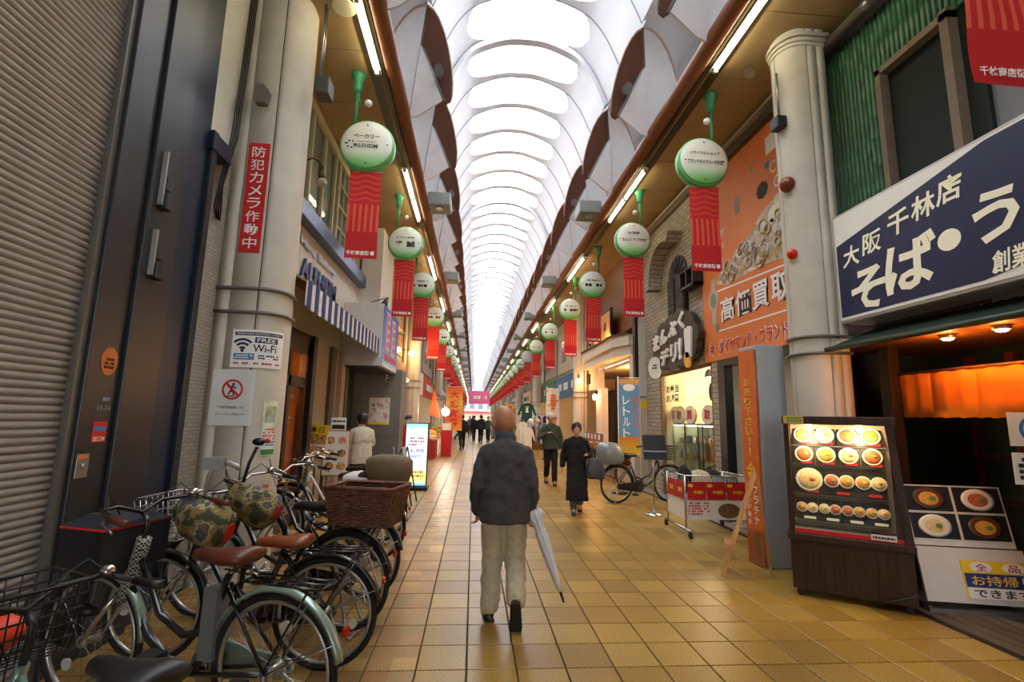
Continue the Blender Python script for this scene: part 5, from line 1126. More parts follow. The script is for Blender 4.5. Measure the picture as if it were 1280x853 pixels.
# nobori flag, blue
nbf = thing('upright_flag', 'tall blue and orange upright flag by the house-style shop', 'flag', (3.45, 10.9, 0))
fb = (Vector((.93, -.36, 0)).normalized(), Vector((0, 0, 1)))
build(MB().tube([(3.2, 10.75, .06), (3.2, 10.75, 2.55)], .012, 6).tube([(3.2, 10.75, 2.5), (3.64, 10.58, 2.5)], .008, 6), 'pole', whitep, nbf); build(MB().lathe([(.18, 0), (.18, .03), (.05, .06)], (3.2, 10.75, 0), 14), 'base', black, nbf)
ctr = Vector((3.42, 10.66, 1.65))
panel(nbf, 'cloth', ctr, fb, .44, 1.65, ramp_mat('flag_blue', 'Z', ((0, '#e6c23a'), (.22, '#d8832a'), (.25, '#6f9ac2'), (.9, '#5f93bf'), (.97, '#e8a83a')), .7, coord='Generated', scale=1), .006)
vtext(nbf, 'うれしい', ctr + Vector((0, 0, .0)) + fb[0] * -.05, fb, .16, 1.0, whitep, .03, .004, 'lettering') if False else vtext(nbf, 'レトルト', ctr + fb[0] * -.06, fb, .16, .95, whitep, .02, .004); vtext(nbf, 'あったか', ctr + fb[0] * .13 + Vector((0, 0, .1)), fb, .10, .75, mat('flag_red', '#e2532a', .6, var=0), .02, .004)
disc(nbf, 'white_disc', ctr + Vector((0, 0, .64)) - fb[0].cross(fb[1]) * -.003, fb, .13, .08, whitep, .003)
# music-stand style board
mb_ = thing('sheet_stand', 'black sheet board on a chrome pole stand before the brick wall', 'stand', (3.1, 8.35, 0))
fs = (Vector((.98, -.2, 0)).normalized(), Vector((0, .2, .98)).normalized())
panel(mb_, 'board', (3.12, 8.38, 1.12), fs, .38, .42, black, .02); build(MB().prism([(-.19, -.01), (.19, -.01), (.19, .01), (-.19, .01)], (3.12, 8.36, 1.05), *fs, .03), 'ledge', steel, mb_)
build(MB().tube([(3.1, 8.40, .03), (3.1, 8.40, 1.12)], .014, 8), 'pole', chrome, mb_); build(MB().lathe([(.17, 0), (.17, .015), (.03, .04)], (3.1, 8.40, 0), 20), 'base', chrome, mb_)
# ---- cart with red price signs
ct = thing('sale_cart', 'steel wheeled sale cart with red price signs and folded goods', 'cart', (3.4, 7.15, 0))
x0, x1, y0, y1 = 2.98, 3.86, 6.86, 7.5
fmb = MB()
for x in (x0, x1):
    for y in (y0, y1): fmb.tube([(x, y, .1), (x, y, .82)], .014, 8)
for z in (.25, .50, .82):
    fmb.tube([(x0, y0, z), (x1, y0, z), (x1, y1, z), (x0, y1, z)], .011, 6, closed=True)
fmb.tube([(x0, y0 - .15, .1), (x0, y1 + .1, .1)], .016, 6).tube([(x1, y0 - .15, .1), (x1, y1 + .1, .1)], .016, 6)
build(fmb, 'frame', chrome, ct)
wm = MB()
for k in range(19):
    x = x0 + (x1 - x0) * k / 18; wm.tube([(x, y0, .50), (x, y0, .82)], .003, 3).tube([(x, y1, .50), (x, y1, .82)], .003, 3).tube([(x, y0, .5), (x, y1, .5)], .003, 3)
for k in range(13):
    y = y0 + (y1 - y0) * k / 12; wm.tube([(x0, y, .50), (x0, y, .82)], .003, 3).tube([(x1, y, .50), (x1, y, .82)], .003, 3)
build(wm, 'wire_basket', chrome, ct)
for x in (x0, x1):
    for y in (y0 - .13, y1 + .08): build(MB().lathe([(.045, -.015), (.045, .015)], (x, y, .05), 14, Matrix.Rotation(pi/2, 4, 'Y')), 'caster', rubber, ct)
for k, x in enumerate((3.14, 3.42, 3.71)):
    sg_ = panel(ct, 'red_sign', (x, y0 - .02, .62), FC, .27, .24, redp, .006); text(ct, '半額!!', (x + .02, y0 - .022, .60), FC, .15, .05, yel, .015, .004, shear=.2); disc(ct, 'yellow_spot', (x - .09, y0 - .023, .69), FC, .04, .022, yel, .003)
for k, y in enumerate((7.0, 7.3)): panel(ct, 'red_sign', (x0 - .02, y, .62), FR, .26, .24, redp, .006); marks(ct, (x0 - .022, y, .62), FR, .18, .1, 1, yel, .005, .8)
panel(ct, 'lower_poster', (3.42, y0 - .01, .36), FC, .84, .26, offw, .006); marks(ct, (3.16, y0 - .012, .38), FC, .3, .18, 5, redp, .004, .7); disc(ct, 'printed_bag', (3.60, y0 - .013, .35), FC, .16, .10, mat('print_bag', '#7a5a34', .5, var=.3, scale=20), .003)
panel(ct, 'side_poster', (x0 - .01, 7.18, .36), FR, .6, .26, offw, .006)
cloths = [mat('cloth_black', '#1c1c1f', .9, var=.15), mat('cloth_beige', '#c2b08f', .9, var=.15), mat('cloth_olive', '#5a5a3c', .9, var=.2), mat('cloth_grey', '#7d7d7d', .9, var=.15)]
for k, (x, y, rx, ry, rz_, m_, nm) in enumerate(((3.08, 7.1, .10, .14, .12, 0, 'black folded bag at the left end'), (3.30, 7.1, .18, .2, .10, 1, 'beige handbag in the middle'), (3.55, 7.2, .14, .16, .10, 0, 'black bag behind the middle'), (3.72, 7.05, .13, .16, .09, 2, 'olive patterned pouch at right end'), (3.5, 6.98, .1, .1, .08, 3, 'grey pouch at the front'))):
    o = single(MB().ball((x, y, .52 + rz_ * 2.0), (rx, ry, rz_ * 1.6), 14, 8), 'handbag', cloths[m_], nm + ' of the sale cart', 'bag', (x, y, .52), group='bags heaped in the sale cart')
    d = o.modifiers.new('folds', 'DISPLACE'); tx = bpy.data.textures.new('folds', 'CLOUDS'); tx.noise_scale = .08; d.texture = tx; d.strength = .05
single(MB().torus((3.35, 7.05, .98), .09, .008, 'y', 22, 6), 'bag_handle', cloths[0], 'thin black bag handle arching over the beige handbag', 'handle', (3.35, 7.05, .9)) if False else None
# ================================================================== HANGING ROUND SIGNS WITH BANNERS
gr = mat('sign_green', '#3fa06a', .35, var=.06); grd = mat('sign_rim_green', '#5fbf6a', .35, var=.05)
facem = ramp_mat('sign_face', 'Z', ((0, '#57b94f'), (.16, '#8fd089'), (.38, '#e6ebde'), (1, '#e9e8df')), .35, coord='Generated', scale=1)
greyf = mat('sign_face_blank', '#c9c7c0', .4, var=.04)
def banner_mat():
    m = ramp_mat('banner_red', 'X', ((0, '#b3161b'), (.16, '#cf4a34'), (.24, '#b3161b'), (.5, '#cf4a34'), (.58, '#b3161b'), (.82, '#cf4a34')), .7, coord='Generated', scale=1, const=True)
    return m
def stripes():
    if 'banner_stripes' in MATS: return MATS['banner_stripes']
    m = bpy.data.materials.new('banner_stripes'); MATS['banner_stripes'] = m; m.use_nodes = True
    nt = m.node_tree; b = nt.nodes['Principled BSDF']; b.inputs['Roughness'].default_value = .7
    N = nt.nodes.new; Lk = nt.links.new
    tc = N('ShaderNodeTexCoord'); sp = N('ShaderNodeSeparateXYZ'); Lk(tc.outputs['Generated'], sp.inputs[0])
    def mth(op, a, v=None, w=None):
        n = N('ShaderNodeMath'); n.operation = op; Lk(a, n.inputs[0])
        if v is not None:
            if isinstance(v, (int, float)): n.inputs[1].default_value = v
            else: Lk(v, n.inputs[1])
        return n.outputs[0]
    fx = mth('FRACT', mth('MULTIPLY', sp.outputs[0], 5.5)); sx = mth('LESS_THAN', fx, .42)
    fz = mth('FRACT', mth('ADD', mth('MULTIPLY', sp.outputs[2], 15), mth('MULTIPLY', mth('SINE', mth('MULTIPLY', sp.outputs[0], 9)), .25))); sz = mth('LESS_THAN', fz, .35)
    mid = mth('MULTIPLY', mth('GREATER_THAN', sp.outputs[2], .30), mth('LESS_THAN', sp.outputs[2], .62))
    top = mth('GREATER_THAN', sp.outputs[2], .66)
    fac = mth('ADD', mth('MULTIPLY', sx, mid), mth('MULTIPLY', mth('MULTIPLY', sz, top), .5))
    mx = N('ShaderNodeMixRGB'); Lk(fac, mx.inputs[0]); mx.inputs[1].default_value = (*lin('#c4161c'), 1); mx.inputs[2].default_value = (*lin('#de5a3c'), 1)
    Lk(mx.outputs[0], b.inputs['Base Color']); return m
bnm = stripes(); pearl = mat('lamp_globe', '#e9e4d8', .25, var=.02)
def hang_meshes(side):
    px = -1.72 if side < 0 else 3.22; dx = (.19 if side < 0 else -.17)
    P = {}
    P['pole'] = MB().tube([(0, 0, 5.46), (0, 0, ZS - .2)], .024, 8).mesh('pole', gr)
    P['ceiling_cup'] = MB().lathe([(.04, -.26), (.055, -.22), (.075, -.06), (.10, -.03), (.10, 0)], (0, 0, ZS), 14).mesh('ceiling_cup', gr)
    P['lamp_arm'] = MB().tube([(dx * .12, 0, 5.95), (dx * .2, -.02, 5.75), (dx * .7, -.12, 5.66), (dx * 1.0, -.20, 5.64)], .010, 6).mesh('lamp_arm', gr)
    P['lamp_globe'] = MB().ball((dx * 1.15, -.25, 5.60), .048).mesh('lamp_globe', pearl)
    R = Matrix.Rotation(pi/2, 4, 'X'); c = (dx, 0, 5.12)
    P['drum'] = MB().lathe([(.325, .075), (.352, .065), (.362, .045), (.362, -.045), (.352, -.065), (.325, -.075)], c, 32, R).mesh('drum', grd)
    P['face'] = MB().lathe([(.338, .072), (.325, .082), (.22, .098), (.1, .105), (.02, .107)], c, 32, R).mesh('face', facem)
    P['face_blank'] = MB().lathe([(.338, .072), (.325, .082), (.22, .098), (.1, .105), (.02, .107)], c, 32, R).mesh('face', greyf)
    P['back_face'] = MB().lathe([(.338, -.072), (.2, -.09), (.02, -.1)], c, 32, R).mesh('back_face', facem)
    b = MB()
    for a in (0, 90, 180, 270): b.ball((dx + .27 * cos(radians(a)), -.095, 5.12 + .27 * sin(radians(a))), .011, 6, 4)
    P['bolts'] = b.mesh('bolts', dark)
    mb = MB(); nx, nz = 5, 12
    X0 = dx - .20; vs = [(X0 + .41 * i / (nx - 1), .012 * sin(k * .9 + i * .5) * (1 - .5 * k / nz) - .02, 3.57 + 1.19 * k / (nz - 1)) for k in range(nz) for i in range(nx)]
    mb.add(vs, [(k*nx+i, k*nx+i+1, (k+1)*nx+i+1, (k+1)*nx+i) for k in range(nz-1) for i in range(nx-1)], True)
    P['banner'] = mb.mesh('banner', bnm)
    t = MB(); text(None, '千林商店街', (dx - .03, -.035, 3.635), FC, .29, .062, None, .025, .003, mb=t); t.prism([(-.022, -.026), (.022, -.026), (.022, .026), (-.022, .026)], (dx + .155, -.035, 3.635), *FC, .003)
    P['banner_lettering'] = t.mesh('banner_lettering', whitep)
    P['banner_rod'] = MB().tube([(X0 - .01, -.02, 4.765), (X0 + .42, -.02, 4.765)], .008, 6).mesh('banner_rod', steel)
    return px, dx, P
HL = [6.22, 9.93, 13.2, 17.5, 22.0, 27.2] + [31.2 + 4 * k for k in range(17)]
HR = [2.39, 6.12, 9.13, 12.44, 15.5, 19.8, 24.3, 28.4] + [32.4 + 3.9 * k for k in range(17)]
WRT = {(-1, 0): (('ベーカリー', .10, .34, .06, 'i'), ('ALFHEIM', -.035, .30, .055, 'g'), ('Hard Bakery', .02, .25, .028, 'g')), (-1, 1): (('マージャン倶楽部', .10, .36, .04, 'i'), ('雀 誠', -.04, .42, .13, 'i')),
       (1, 1): (('リサイクルショップ', .10, .42, .05, 'i'), ('ブランドギャラリー千林店', -.03, .50, .07, 'i')), (1, 2): (('お惣菜', .12, .24, .05, 'i'), ('まんぷくデリ千林店', -.02, .46, .07, 'i')), (1, 6): (('アイリス', -.03, .40, .09, 'i'),)}
DESC = {(-1, 0): 'round green sign reading ALFHEIM with a red banner above the bakery', (-1, 1): 'round green sign with two bold kanji and red banner on the left',
        (1, 1): 'round green sign of the brand recycling shop with red banner', (1, 2): 'round green sign of the deli with red banner by the brick wall', (1, 0): 'red banner with its round sign above the frame at top right', (1, 7): 'blank grey round sign with a red banner on the right'}
for side, HY in ((-1, HL), (1, HR)):
    px, dx, P = hang_meshes(side)
    for k, y in enumerate(HY):
        lab = DESC.get((side, k), 'round green hanging sign with red banner, %s of the %s row' % (ORD[k], 'left' if side < 0 else 'right'))
        t = thing('hanging_sign', lab, 'hanging sign', (px, y, 0), group='round hanging signs with red banners')
        for nm in ('pole', 'ceiling_cup', 'lamp_arm', 'lamp_globe', 'drum', 'back_face', 'bolts', 'banner', 'banner_rod') + (('face_blank',) if (side, k) == (1, 7) else ('face',)):
            o = link(nm.replace('_blank', ''), P[nm], t)
            if nm == 'banner': link('banner_lettering', P['banner_lettering'], o)
        c = Vector((px + dx, y - .108, 5.12))
        if (side, k) in WRT:
            for s_, dz, w_, h_, mm in WRT[(side, k)]: text(t, s_, c + Vector((0, 0, dz)), FC, w_, h_, ink if mm == 'i' else mat('dark_green_ink', '#1f4a2a', .5, var=0), .026 if mm == 'i' else .01, .006)
            if (side, k) == (-1, 0):
                for q in range(7): disc(t, 'emblem_dot', c + Vector((-.2 + .05 * cos(q), -.004, -.02 + .05 * sin(q * 1.0))), FC, .012, .012, MATS['dark_green_ink'], .003, 8)
        elif k < 9 and (side, k) != (1, 7):
            marks(t, c + Vector((0, 0, .09)), FC, .34, .05, 1, ink, .006, .8, 'small_lettering', k); marks(t, c + Vector((0, 0, -.04)), FC, .44, .12, 1, ink, .006, .8, 'large_lettering', k + 30)
# ================================================================== SHOPS FURTHER ALONG THE STREET
# beige eatery between grey wall and second left pillar
eb = build(B(-2.62, -2.45, 11.5, 17.4, 2.55, 3.35), 'wall_eatery_fascia', mat('tan_board', '#a98a60', .6, var=.08), kind='structure')
build(B(-4.2, -4.1, 11.5, 17.4, 0, 3.3), 'back_wall', mat('warm_brown_wall', '#8a5a34', .7, var=.1), eb); build(B(-4.2, -2.6, 11.4, 11.5, 0, 3.3), 'side_wall', MATS['warm_brown_wall'], eb); build(B(-4.2, -2.6, 17.3, 17.4, 0, 3.3), 'side_wall', MATS['warm_brown_wall'], eb)
build(B(-4.2, -2.6, 11.5, 17.4, 3.2, 3.3), 'shop_ceiling', shopw, eb); build(B(-4.2, -2.5, 11.5, 17.4, -.01, .004), 'shop_floor', MATS['shop_floor_grey'], eb)
for y in (12.6, 13.4, 14.2): build(B(-2.6, -2.5, y - .05, y + .05, 0, 2.55), 'post', woodm, eb)
build(B(-2.62, -2.5, 14.9, 17.3, 0, 2.55), 'door_boards', mat('orange_boards', '#b8783c', .6, var=.1), eb)
gt = thing('glowing_wall_board', 'orange lit wooden board above the eatery on the left', 'sign', (-2.4, 14.9, 3.35)); panel(gt, 'board', (-2.42, 14.9, 3.95), FL, 2.6, 1.0, ramp_mat('wood_sign_orange', 'Noise', ((.3, '#a8682c'), (.7, '#d08a44')), .6, scale=3), .05); marks(gt, (-2.415, 14.9, 3.95), FL, 1.8, .5, 1, mat('gold_brush', '#e8b45a', .5, var=0), .006, .6, 'brush_lettering', 3)
for k, (y, z, p_) in enumerate(((14.0, 3.42, 14), (17.0, 3.70, 30))):
    t = thing('globe_lamp', '%s glowing globe lamp over the left eatery' % ('small', 'large bright')[k], 'lamp', (-2.25, y, z)); build(MB().tube([(-2.61, y, z + .1), (-2.3, y, z + .14), (-2.2, y, z + .06)], .012, 6), 'arm', dark, t); build(MB().ball((-2.2, y, z), .07 + .03 * k), 'globe', bulbm, t); lampdata('globe_lamp', 'POINT', (-2.05, y, z), p_, '#ffb866', .08, t)
for k, y in enumerate((13.6, 16.6)):
    t = thing('clip_spot', 'white clip spotlight under the eatery board, %s one' % ('nearer', 'farther')[k], 'lamp', (-2.3, y, 2.7), group='eatery spotlights'); build(MB().tube([(-2.45, y, 2.9), (-2.35, y, 2.85)], .012, 6), 'arm', white, t); build(MB().tube([(-2.35, y, 2.86), (-2.28, y, 2.76), (-2.24, y, 2.72)], [.03, .06, .08], 12), 'shade', white, t); build(MB().ball((-2.25, y, 2.73), .045), 'bulb', bulbm, t)
dk2 = thing('dark_awning_box', 'black projecting awning box high on the left wall', 'awning', (-2.4, 12.8, 3.9)); build(MB().add([(-2.56, 12.0, 4.35), (-2.0, 12.0, 3.85), (-2.0, 14.0, 3.85), (-2.56, 14.0, 4.35), (-2.56, 12.0, 3.85), (-2.56, 14.0, 3.85)], [(0, 1, 2, 3), (0, 4, 1), (2, 5, 3), (1, 4, 5, 2)]), 'hood', black, dk2)
lampdata('eatery_lamp', 'POINT', (-3.3, 13.2, 2.9), 60, '#ffae5a', .12)
# generic shop units
WC = ['#cbb894', '#d6cdbd', '#b98a5c', '#d8d2c8', '#c9a878', '#b9bdc0', '#d2b58a']; FCOL = ['#d8d3c8', '#c03a2a', '#e0a030', '#d9d6d0', '#3f6a8f', '#2f7a52', '#d77a2a', '#c9c4b8', '#b03050']
def unit(side, y0, y1, k, rn):
    xo = XWL if side < 0 else XWR; xi = xo + side * 1.7; a, b = min(xo, xi), max(xo, xi); z1 = 3.0 if side < 0 else 3.3; zh = 2.5
    t = thing('shop_unit', 'distant %s shop front, %s on the %s side' % (('open', 'lit', 'busy')[k % 3], ORD[k], 'left' if side < 0 else 'right'), 'shop', ((a + b) / 2, (y0 + y1) / 2, 0), group='distant shops along the arcade')
    wm_ = mat('shop_wall_%d' % (k % 7), WC[k % 7], .7, var=.05); build(MB().box(xi - .05, xi + .05, y0, y1, 0, z1).box(a, b, y0, y0 + .08, 0, z1).box(a, b, y1 - .08, y1, 0, z1), 'walls', wm_, t)
    build(B(a, b, y0, y1, z1 - .12, z1 - .04), 'shop_ceiling', shopw, t); build(B(a, b, y0, y1, -.012, .003), 'shop_floor', MATS['shop_floor_grey'], t)
    fx = xo - side * .06; fm_ = mat('fascia_%d' % (k % 9), FCOL[k % 9], .5, var=.06)
    build(B(min(fx, fx - side * .1), max(fx, fx - side * .1), y0 + .1, y1 - .1, zh, zh + 1.0), 'fascia', fm_, t, bevel=.01)
    fr_ = FL if side < 0 else FR
    if y0 < 70: marks(t, (fx - side * .105, (y0 + y1) / 2, zh + .5), fr_, (y1 - y0) * .6, .5, 1, whitep if k % 9 in (1, 4, 5, 6, 8) else ink, .006, .8, 'fascia_lettering', k)
    lw = (y1 - y0) * .6; ym = (y0 + y1) / 2
    build(B((a + b) / 2 - .25, (a + b) / 2 + .25, ym - lw / 2, ym + lw / 2, z1 - .2, z1 - .16), 'lit_ceiling_panel', mat('shop_lit_panel', '#fff3dc', .4, var=0, emit=7, ecol='#ffe9c4'), t)
    for z in (.5, 1.0, 1.5, 2.0):
        m_ = MB().box(xi - side * .05 - (.25 if side > 0 else 0), xi - side * .05 + (.25 if side < 0 else 0), y0 + .2, y1 - .2, z, z + .03); build(m_, 'shelf', woodl, t)
    if y0 < 60:
        yy = y0 + .4
        while yy < y1 - .7:
            for z in (.53, 1.03, 1.53):
                h_ = rn.uniform(.15, .35); x_ = xi - side * .15; build(B(x_ - .1, x_ + .1, yy, yy + .45, z, z + h_), 'goods', mat('goods_%d' % (rn.randrange(7)), ['#c8402a', '#e0b53a', '#5f8f4a', '#dcd6c6', '#3f6a9a', '#8a5a34', '#d98aa0'][rn.randrange(7)], .6, var=.3, scale=18), t)
            yy += .6
    up = B(min(xo - side * .03, xo), max(xo - side * .03, xo), y0 + .3, y1 - .3, 3.7, 5.6); build(up, 'upper_cladding', mat('upper_%d' % (k % 4), ['#b7ad99', '#9c9486', '#c4bfb4', '#8f7f68'][k % 4], .7, var=.06), t)
    for q in range(2):
        yc = y0 + (y1 - y0) * (.3 + .4 * q); build(B(min(xo - side * .05, xo - side * .03), max(xo - side * .05, xo - side * .03), yc - .5, yc + .5, 4.2, 5.2), 'upper_window', mat('upper_glass', '#55606a', .15, var=.1, spec=.7), t)
def goods_stand(side, y, k, rn):
    x = -1.75 if side < 0 else 3.25
    t = thing('goods_stand', 'display stand of %s goods, %s along the %s side' % (('red', 'yellow', 'mixed', 'green')[k % 4], ORD[k], 'left' if side < 0 else 'right'), 'display stand', (x, y, 0), group='goods stands along the arcade')
    build(B(x - .35, x + .35, y - .7, y + .7, .0, .68), 'table', [woodm, mat('cloth_red', '#a82a22', .8, var=.1), whitep, woodl][k % 4], t)
    build(B(x - .38, x + .38, y - .72, y + .72, .68, .72), 'table_top', woodl, t)
    cols = [['#c8302a', '#d8583a', '#a8221c'], ['#e6c040', '#d8a030', '#efe0a0'], ['#d8d0c0', '#4a7a4a', '#c84a3a'], ['#5f9a4a', '#7fb060', '#3f7a3a']][k % 4]
    for i in range(3):
        for j in range(4):
            m_ = mat('stand_goods_%s' % cols[(i + j) % 3][1:], cols[(i + j) % 3], .6, var=.3, scale=25); cx_, cy_ = x - .24 + .24 * i, y - .5 + .33 * j
            build(B(cx_ - .1, cx_ + .1, cy_ - .14, cy_ + .14, .72, .72 + rn.uniform(.08, .28)), 'goods_tray', m_, t, bevel=.02)
    panel(t, 'price_sign', (x, y - .73, .95), FC, .4, .25, [yel, whitep, redp][k % 3], .01); marks(t, (x, y - .735, .95), FC, .3, .15, 2, [redp, ink, yel][k % 3], .006, .8)
rn = random.Random(11)
for side, ys_ in ((-1, [17.6, 23.5, 29.8, 36, 42.3, 48.6, 55, 61, 70, 80, 92, 106, 124]), (1, [18.6, 24.5, 29.0, 35.3, 41, 47.5, 53.6, 60, 69, 80, 92, 106, 124])):
    for k, (a, b) in enumerate(zip(ys_[:-1], ys_[1:])): unit(side, a, b, k if side < 0 else k + 4, rn)
for k, y in enumerate((14.8, 19.2, 21.4, 26.0, 28.6, 33.0, 38.5)): goods_stand(-1, y, k, rn)
for k, y in enumerate((25.5, 28.0, 32.0, 35.5, 40.0)): goods_stand(1, y, k, rn)
def nobori(loc, col, lab, s_, hh=2.6, w_=.55, tcol=None, fr=FC):
    x, y = loc; t = thing('upright_flag', lab, 'flag', (x, y, 0), group='upright flags')
    build(MB().tube([(x - w_/2, y, .05), (x - w_/2, y, hh + .05)], .012, 6).tube([(x - w_/2, y, hh), (x + w_/2, y, hh)], .008, 6), 'pole', whitep, t); build(MB().lathe([(.18, 0), (.18, .03), (.05, .06)], (x - w_/2, y, 0), 12), 'base', black, t)
    mb = MB(); mb.add([(x - w_/2 + w_ * i / 4, y + .02 * sin(i + k * .7), .9 + (hh - .9) * k / 8) for k in range(9) for i in range(5)], [(k*5+i, k*5+i+1, k*5+i+6, k*5+i+5) for k in range(8) for i in range(4)], True)
    build(mb, 'cloth', col, t); vtext(t, s_, (x, y - .03, (.9 + hh) / 2), fr, w_ * .55, (hh - .9) * .85, tcol or whitep, .02, .004)
fo_ = ramp_mat('flag_orange_print', 'Z', ((0, '#e89a2a'), (.3, '#e2602a'), (.6, '#e8b03a'), (1, '#d84a24')), .7, coord='Generated', scale=1)
nobori((-.95, 24.0), fo_, 'orange and yellow upright flag on the left of the walkway', '大感謝祭', 3.0, .8, redp)
nobori((-1.15, 27.0), mat('flag_yellow', '#e8b83a', .7, var=.1), 'yellow upright flag just behind the orange one', '特売中', 2.9, .7, redp)
nobori((-1.45, 30.5), mat('flag_redcloth', '#c8302a', .7, var=.1), 'red upright flag farther back on the left', '大売出', 2.8, .7)
nobori((3.1, 19.2), ramp_mat('flag_flower', 'Voronoi', ((0, '#e8e0d2'), (.6, '#efe6da'), (.85, '#e89a5a'), (.95, '#7fa07a')), .7, scale=9), 'pale floral upright flag by the clothes shop', '春物', 2.75, .5, orangep)
nobori((2.75, 38.0), mat('flag_yellow2', '#e0a83a', .7, var=.1), 'yellow upright flag far along the right side', '営業中', 2.6, .6, redp)
rtr = thing('red_cone_flag', 'orange triangular pennant hanging at the left shops', 'pennant', (-1.6, 21, 1.7)); build(MB().prism([(-.22, 0), (.28, -.1), (.0, 1.0), (-.05, 1.0)], (-1.62, 20.5, 1.6), *FC, .02), 'cloth', mat('pennant_orange', '#e2562a', .7, var=.08), rtr); build(MB().tube([(-1.64, 20.5, 2.6), (-1.64, 20.5, 6.2)], .01, 5), 'cord', black, rtr)
sp2 = thing('stall_floodlight', 'very bright white floodlight over the left stalls', 'lamp', (-1.2, 20.4, 1.6)); build(MB().ball((-1.15, 20.4, 1.75), .16), 'bulb', mat('floodlight_bulb', '#fff8e8', .3, var=0, emit=40, ecol='#fff2d8'), sp2); build(MB().tube([(-1.15, 20.4, 1.9), (-1.3, 20.45, 2.2), (-1.5, 20.5, 2.5)], .015, 6), 'arm', dark, sp2); lampdata('stall_floodlight', 'POINT', (-1.0, 20.2, 1.85), 60, '#ffe9c8', .12, sp2)
rb = thing('red_box_sign', 'red upright box sign under the bright floodlight', 'sign', (-1.0, 20.0, 0)); build(B(-1.25, -.85, 19.9, 20.2, .0, 1.3), 'box', redp, rb, bevel=.01); panel(rb, 'pale_top', (-1.05, 19.89, 1.15), FC, .36, .25, whitep, .006)
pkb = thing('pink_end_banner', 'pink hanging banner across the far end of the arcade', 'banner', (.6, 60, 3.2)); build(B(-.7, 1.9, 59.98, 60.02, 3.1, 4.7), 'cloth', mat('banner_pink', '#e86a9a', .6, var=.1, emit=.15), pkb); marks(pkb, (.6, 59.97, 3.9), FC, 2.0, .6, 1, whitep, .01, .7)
for x, x2 in ((-.6, -1.2), (1.8, 2.76)): build(MB().tube([(x, 60, 4.7), (x2, 60, 6.25)], .01, 4), 'cord', steel, pkb)
# clothes shop racks on the right
def rack(lab, x0, x1, y, z):
    t = thing('clothes_rack', lab, 'rack', ((x0 + x1) / 2, y, 0), group='clothes racks'); mb = MB()
    for x in (x0, x1): mb.tube([(x, y, .06), (x, y, z)], .016, 6).tube([(x, y - .25, .05), (x, y + .25, .05)], .016, 6)
    mb.tube([(x0, y, z), (x1, y, z)], .016, 6).tube([(x0, y, .5), (x1, y, .5)], .012, 6); build(mb, 'rail_frame', chrome, t)
    for x in (x0, x1):
        for q in (-.23, .23): build(MB().ball((x, y + q, .025), .025, 8, 5), 'caster', black, t)
    return t
GC = ['#d9cdb8', '#7a2f3a', '#23252b', '#cfc7bc', '#3c3f4a', '#b98f78', '#50305a', '#e0dcd4', '#2d3a34', '#a8a29a']
def garment(x, y, ztop, col, lab, rz=pi/2, ln=.75, mark=False, wdt=.46):
    t = thing('hanging_garment', lab, 'garment', (x, y, ztop), rz=rz, group='garments on the clothes racks'); w_ = wdt / 2
    poly = [(-w_ * .75, -ln), (w_ * .75, -ln), (w_ * .72, -.28), (w_ * 1.12, -.55), (w_ * 1.35, -.5), (w_ * .85, -.08), (w_ * .3, 0), (-w_ * .3, 0), (-w_ * .85, -.08), (-w_ * 1.35, -.5), (-w_ * 1.12, -.55), (-w_ * .72, -.28)]
    build(MB().prism(poly, (0, .03, -.05), (1, 0, 0), (0, 0, 1), .06), 'cloth', mat('garment_%s' % col[1:], col, .9, var=.15, scale=12), t, world=False, bevel=.015)
    build(MB().tube([(-w_ * .8, 0, -.1), (0, 0, -.02), (w_ * .8, 0, -.1)], .008, 5).tube([(0, 0, -.02), (0, 0, .02), (.02, 0, .04), (.02, 0, .07)], .004, 5), 'hanger', chrome, t, world=False)
    if mark:
        mb = MB(); 
        for c_, r_ in (((0, -.32), (.05, .05)), ((-.035, -.23), (.018, .06)), ((.035, -.23), (.018, .06)), ((0, -.41), (.07, .05))): mb.prism([(c_[0] + r_[0] * cos(2*pi*i/14), c_[1] + r_[1] * sin(2*pi*i/14)) for i in range(14)], (0, -.035, 0), (1, 0, 0), (0, 0, 1), .006)
        build(mb, 'white_emblem', whitep, t, world=False)
rack('chrome clothes rack nearest the walkway, in front of clothes shop', 2.0, 3.2, 20.6, 1.35); rack('taller chrome clothes rack behind the first one', 2.1, 3.5, 22.6, 1.75)
for k in range(11): garment(2.08 + k * .105, 20.6, 1.30, GC[k % 10], '%s garment on the front rack, %s from the walkway' % (('cream', 'maroon', 'black', 'stone', 'slate', 'tan', 'purple', 'white', 'dark green', 'grey', 'cream')[k], ORD[k]), pi/2 + random.uniform(-.3, .3), .72)
for k in range(8): garment(2.25 + k * .15, 22.6, 1.72, GC[(k * 3 + 1) % 10], '%s garment on the back rack, %s from the walkway' % (('maroon', 'slate', 'white', 'cream', 'grey', 'stone', 'black', 'tan')[k], ORD[k]), pi/2 + random.uniform(-.4, .4), .8)
garment(2.3, 21.3, 2.25, '#1f4f3a', 'dark green sweater with white emblem hung above the racks', 0, .75, True, .62)
build(MB().tube([(2.3, 21.3, 2.3), (2.3, 21.3, 2.6), (2.9, 21.6, 2.6), (3.6, 21.9, 2.6)], .012, 5), 'sweater_bracket', chrome, None, kind='structure') if False else None
hb = thing('garment_pole', 'chrome pole holding up the green sweater', 'pole', (2.3, 21.36, 0)); build(MB().tube([(2.3, 21.36, .02), (2.3, 21.36, 2.33), (2.3, 21.3, 2.33)], .014, 6).lathe([(.16, 0), (.16, .02)], (2.3, 21.36, 0), 12), 'pole', chrome, hb)
garment(2.0, 19.9, 1.45, '#e2ddd0', 'long cream coat at the walkway end of the racks', 0.2, 1.05); garment(2.15, 19.5, 1.25, '#e9e4da', 'white dress hung low before the racks', 0.1, .85)
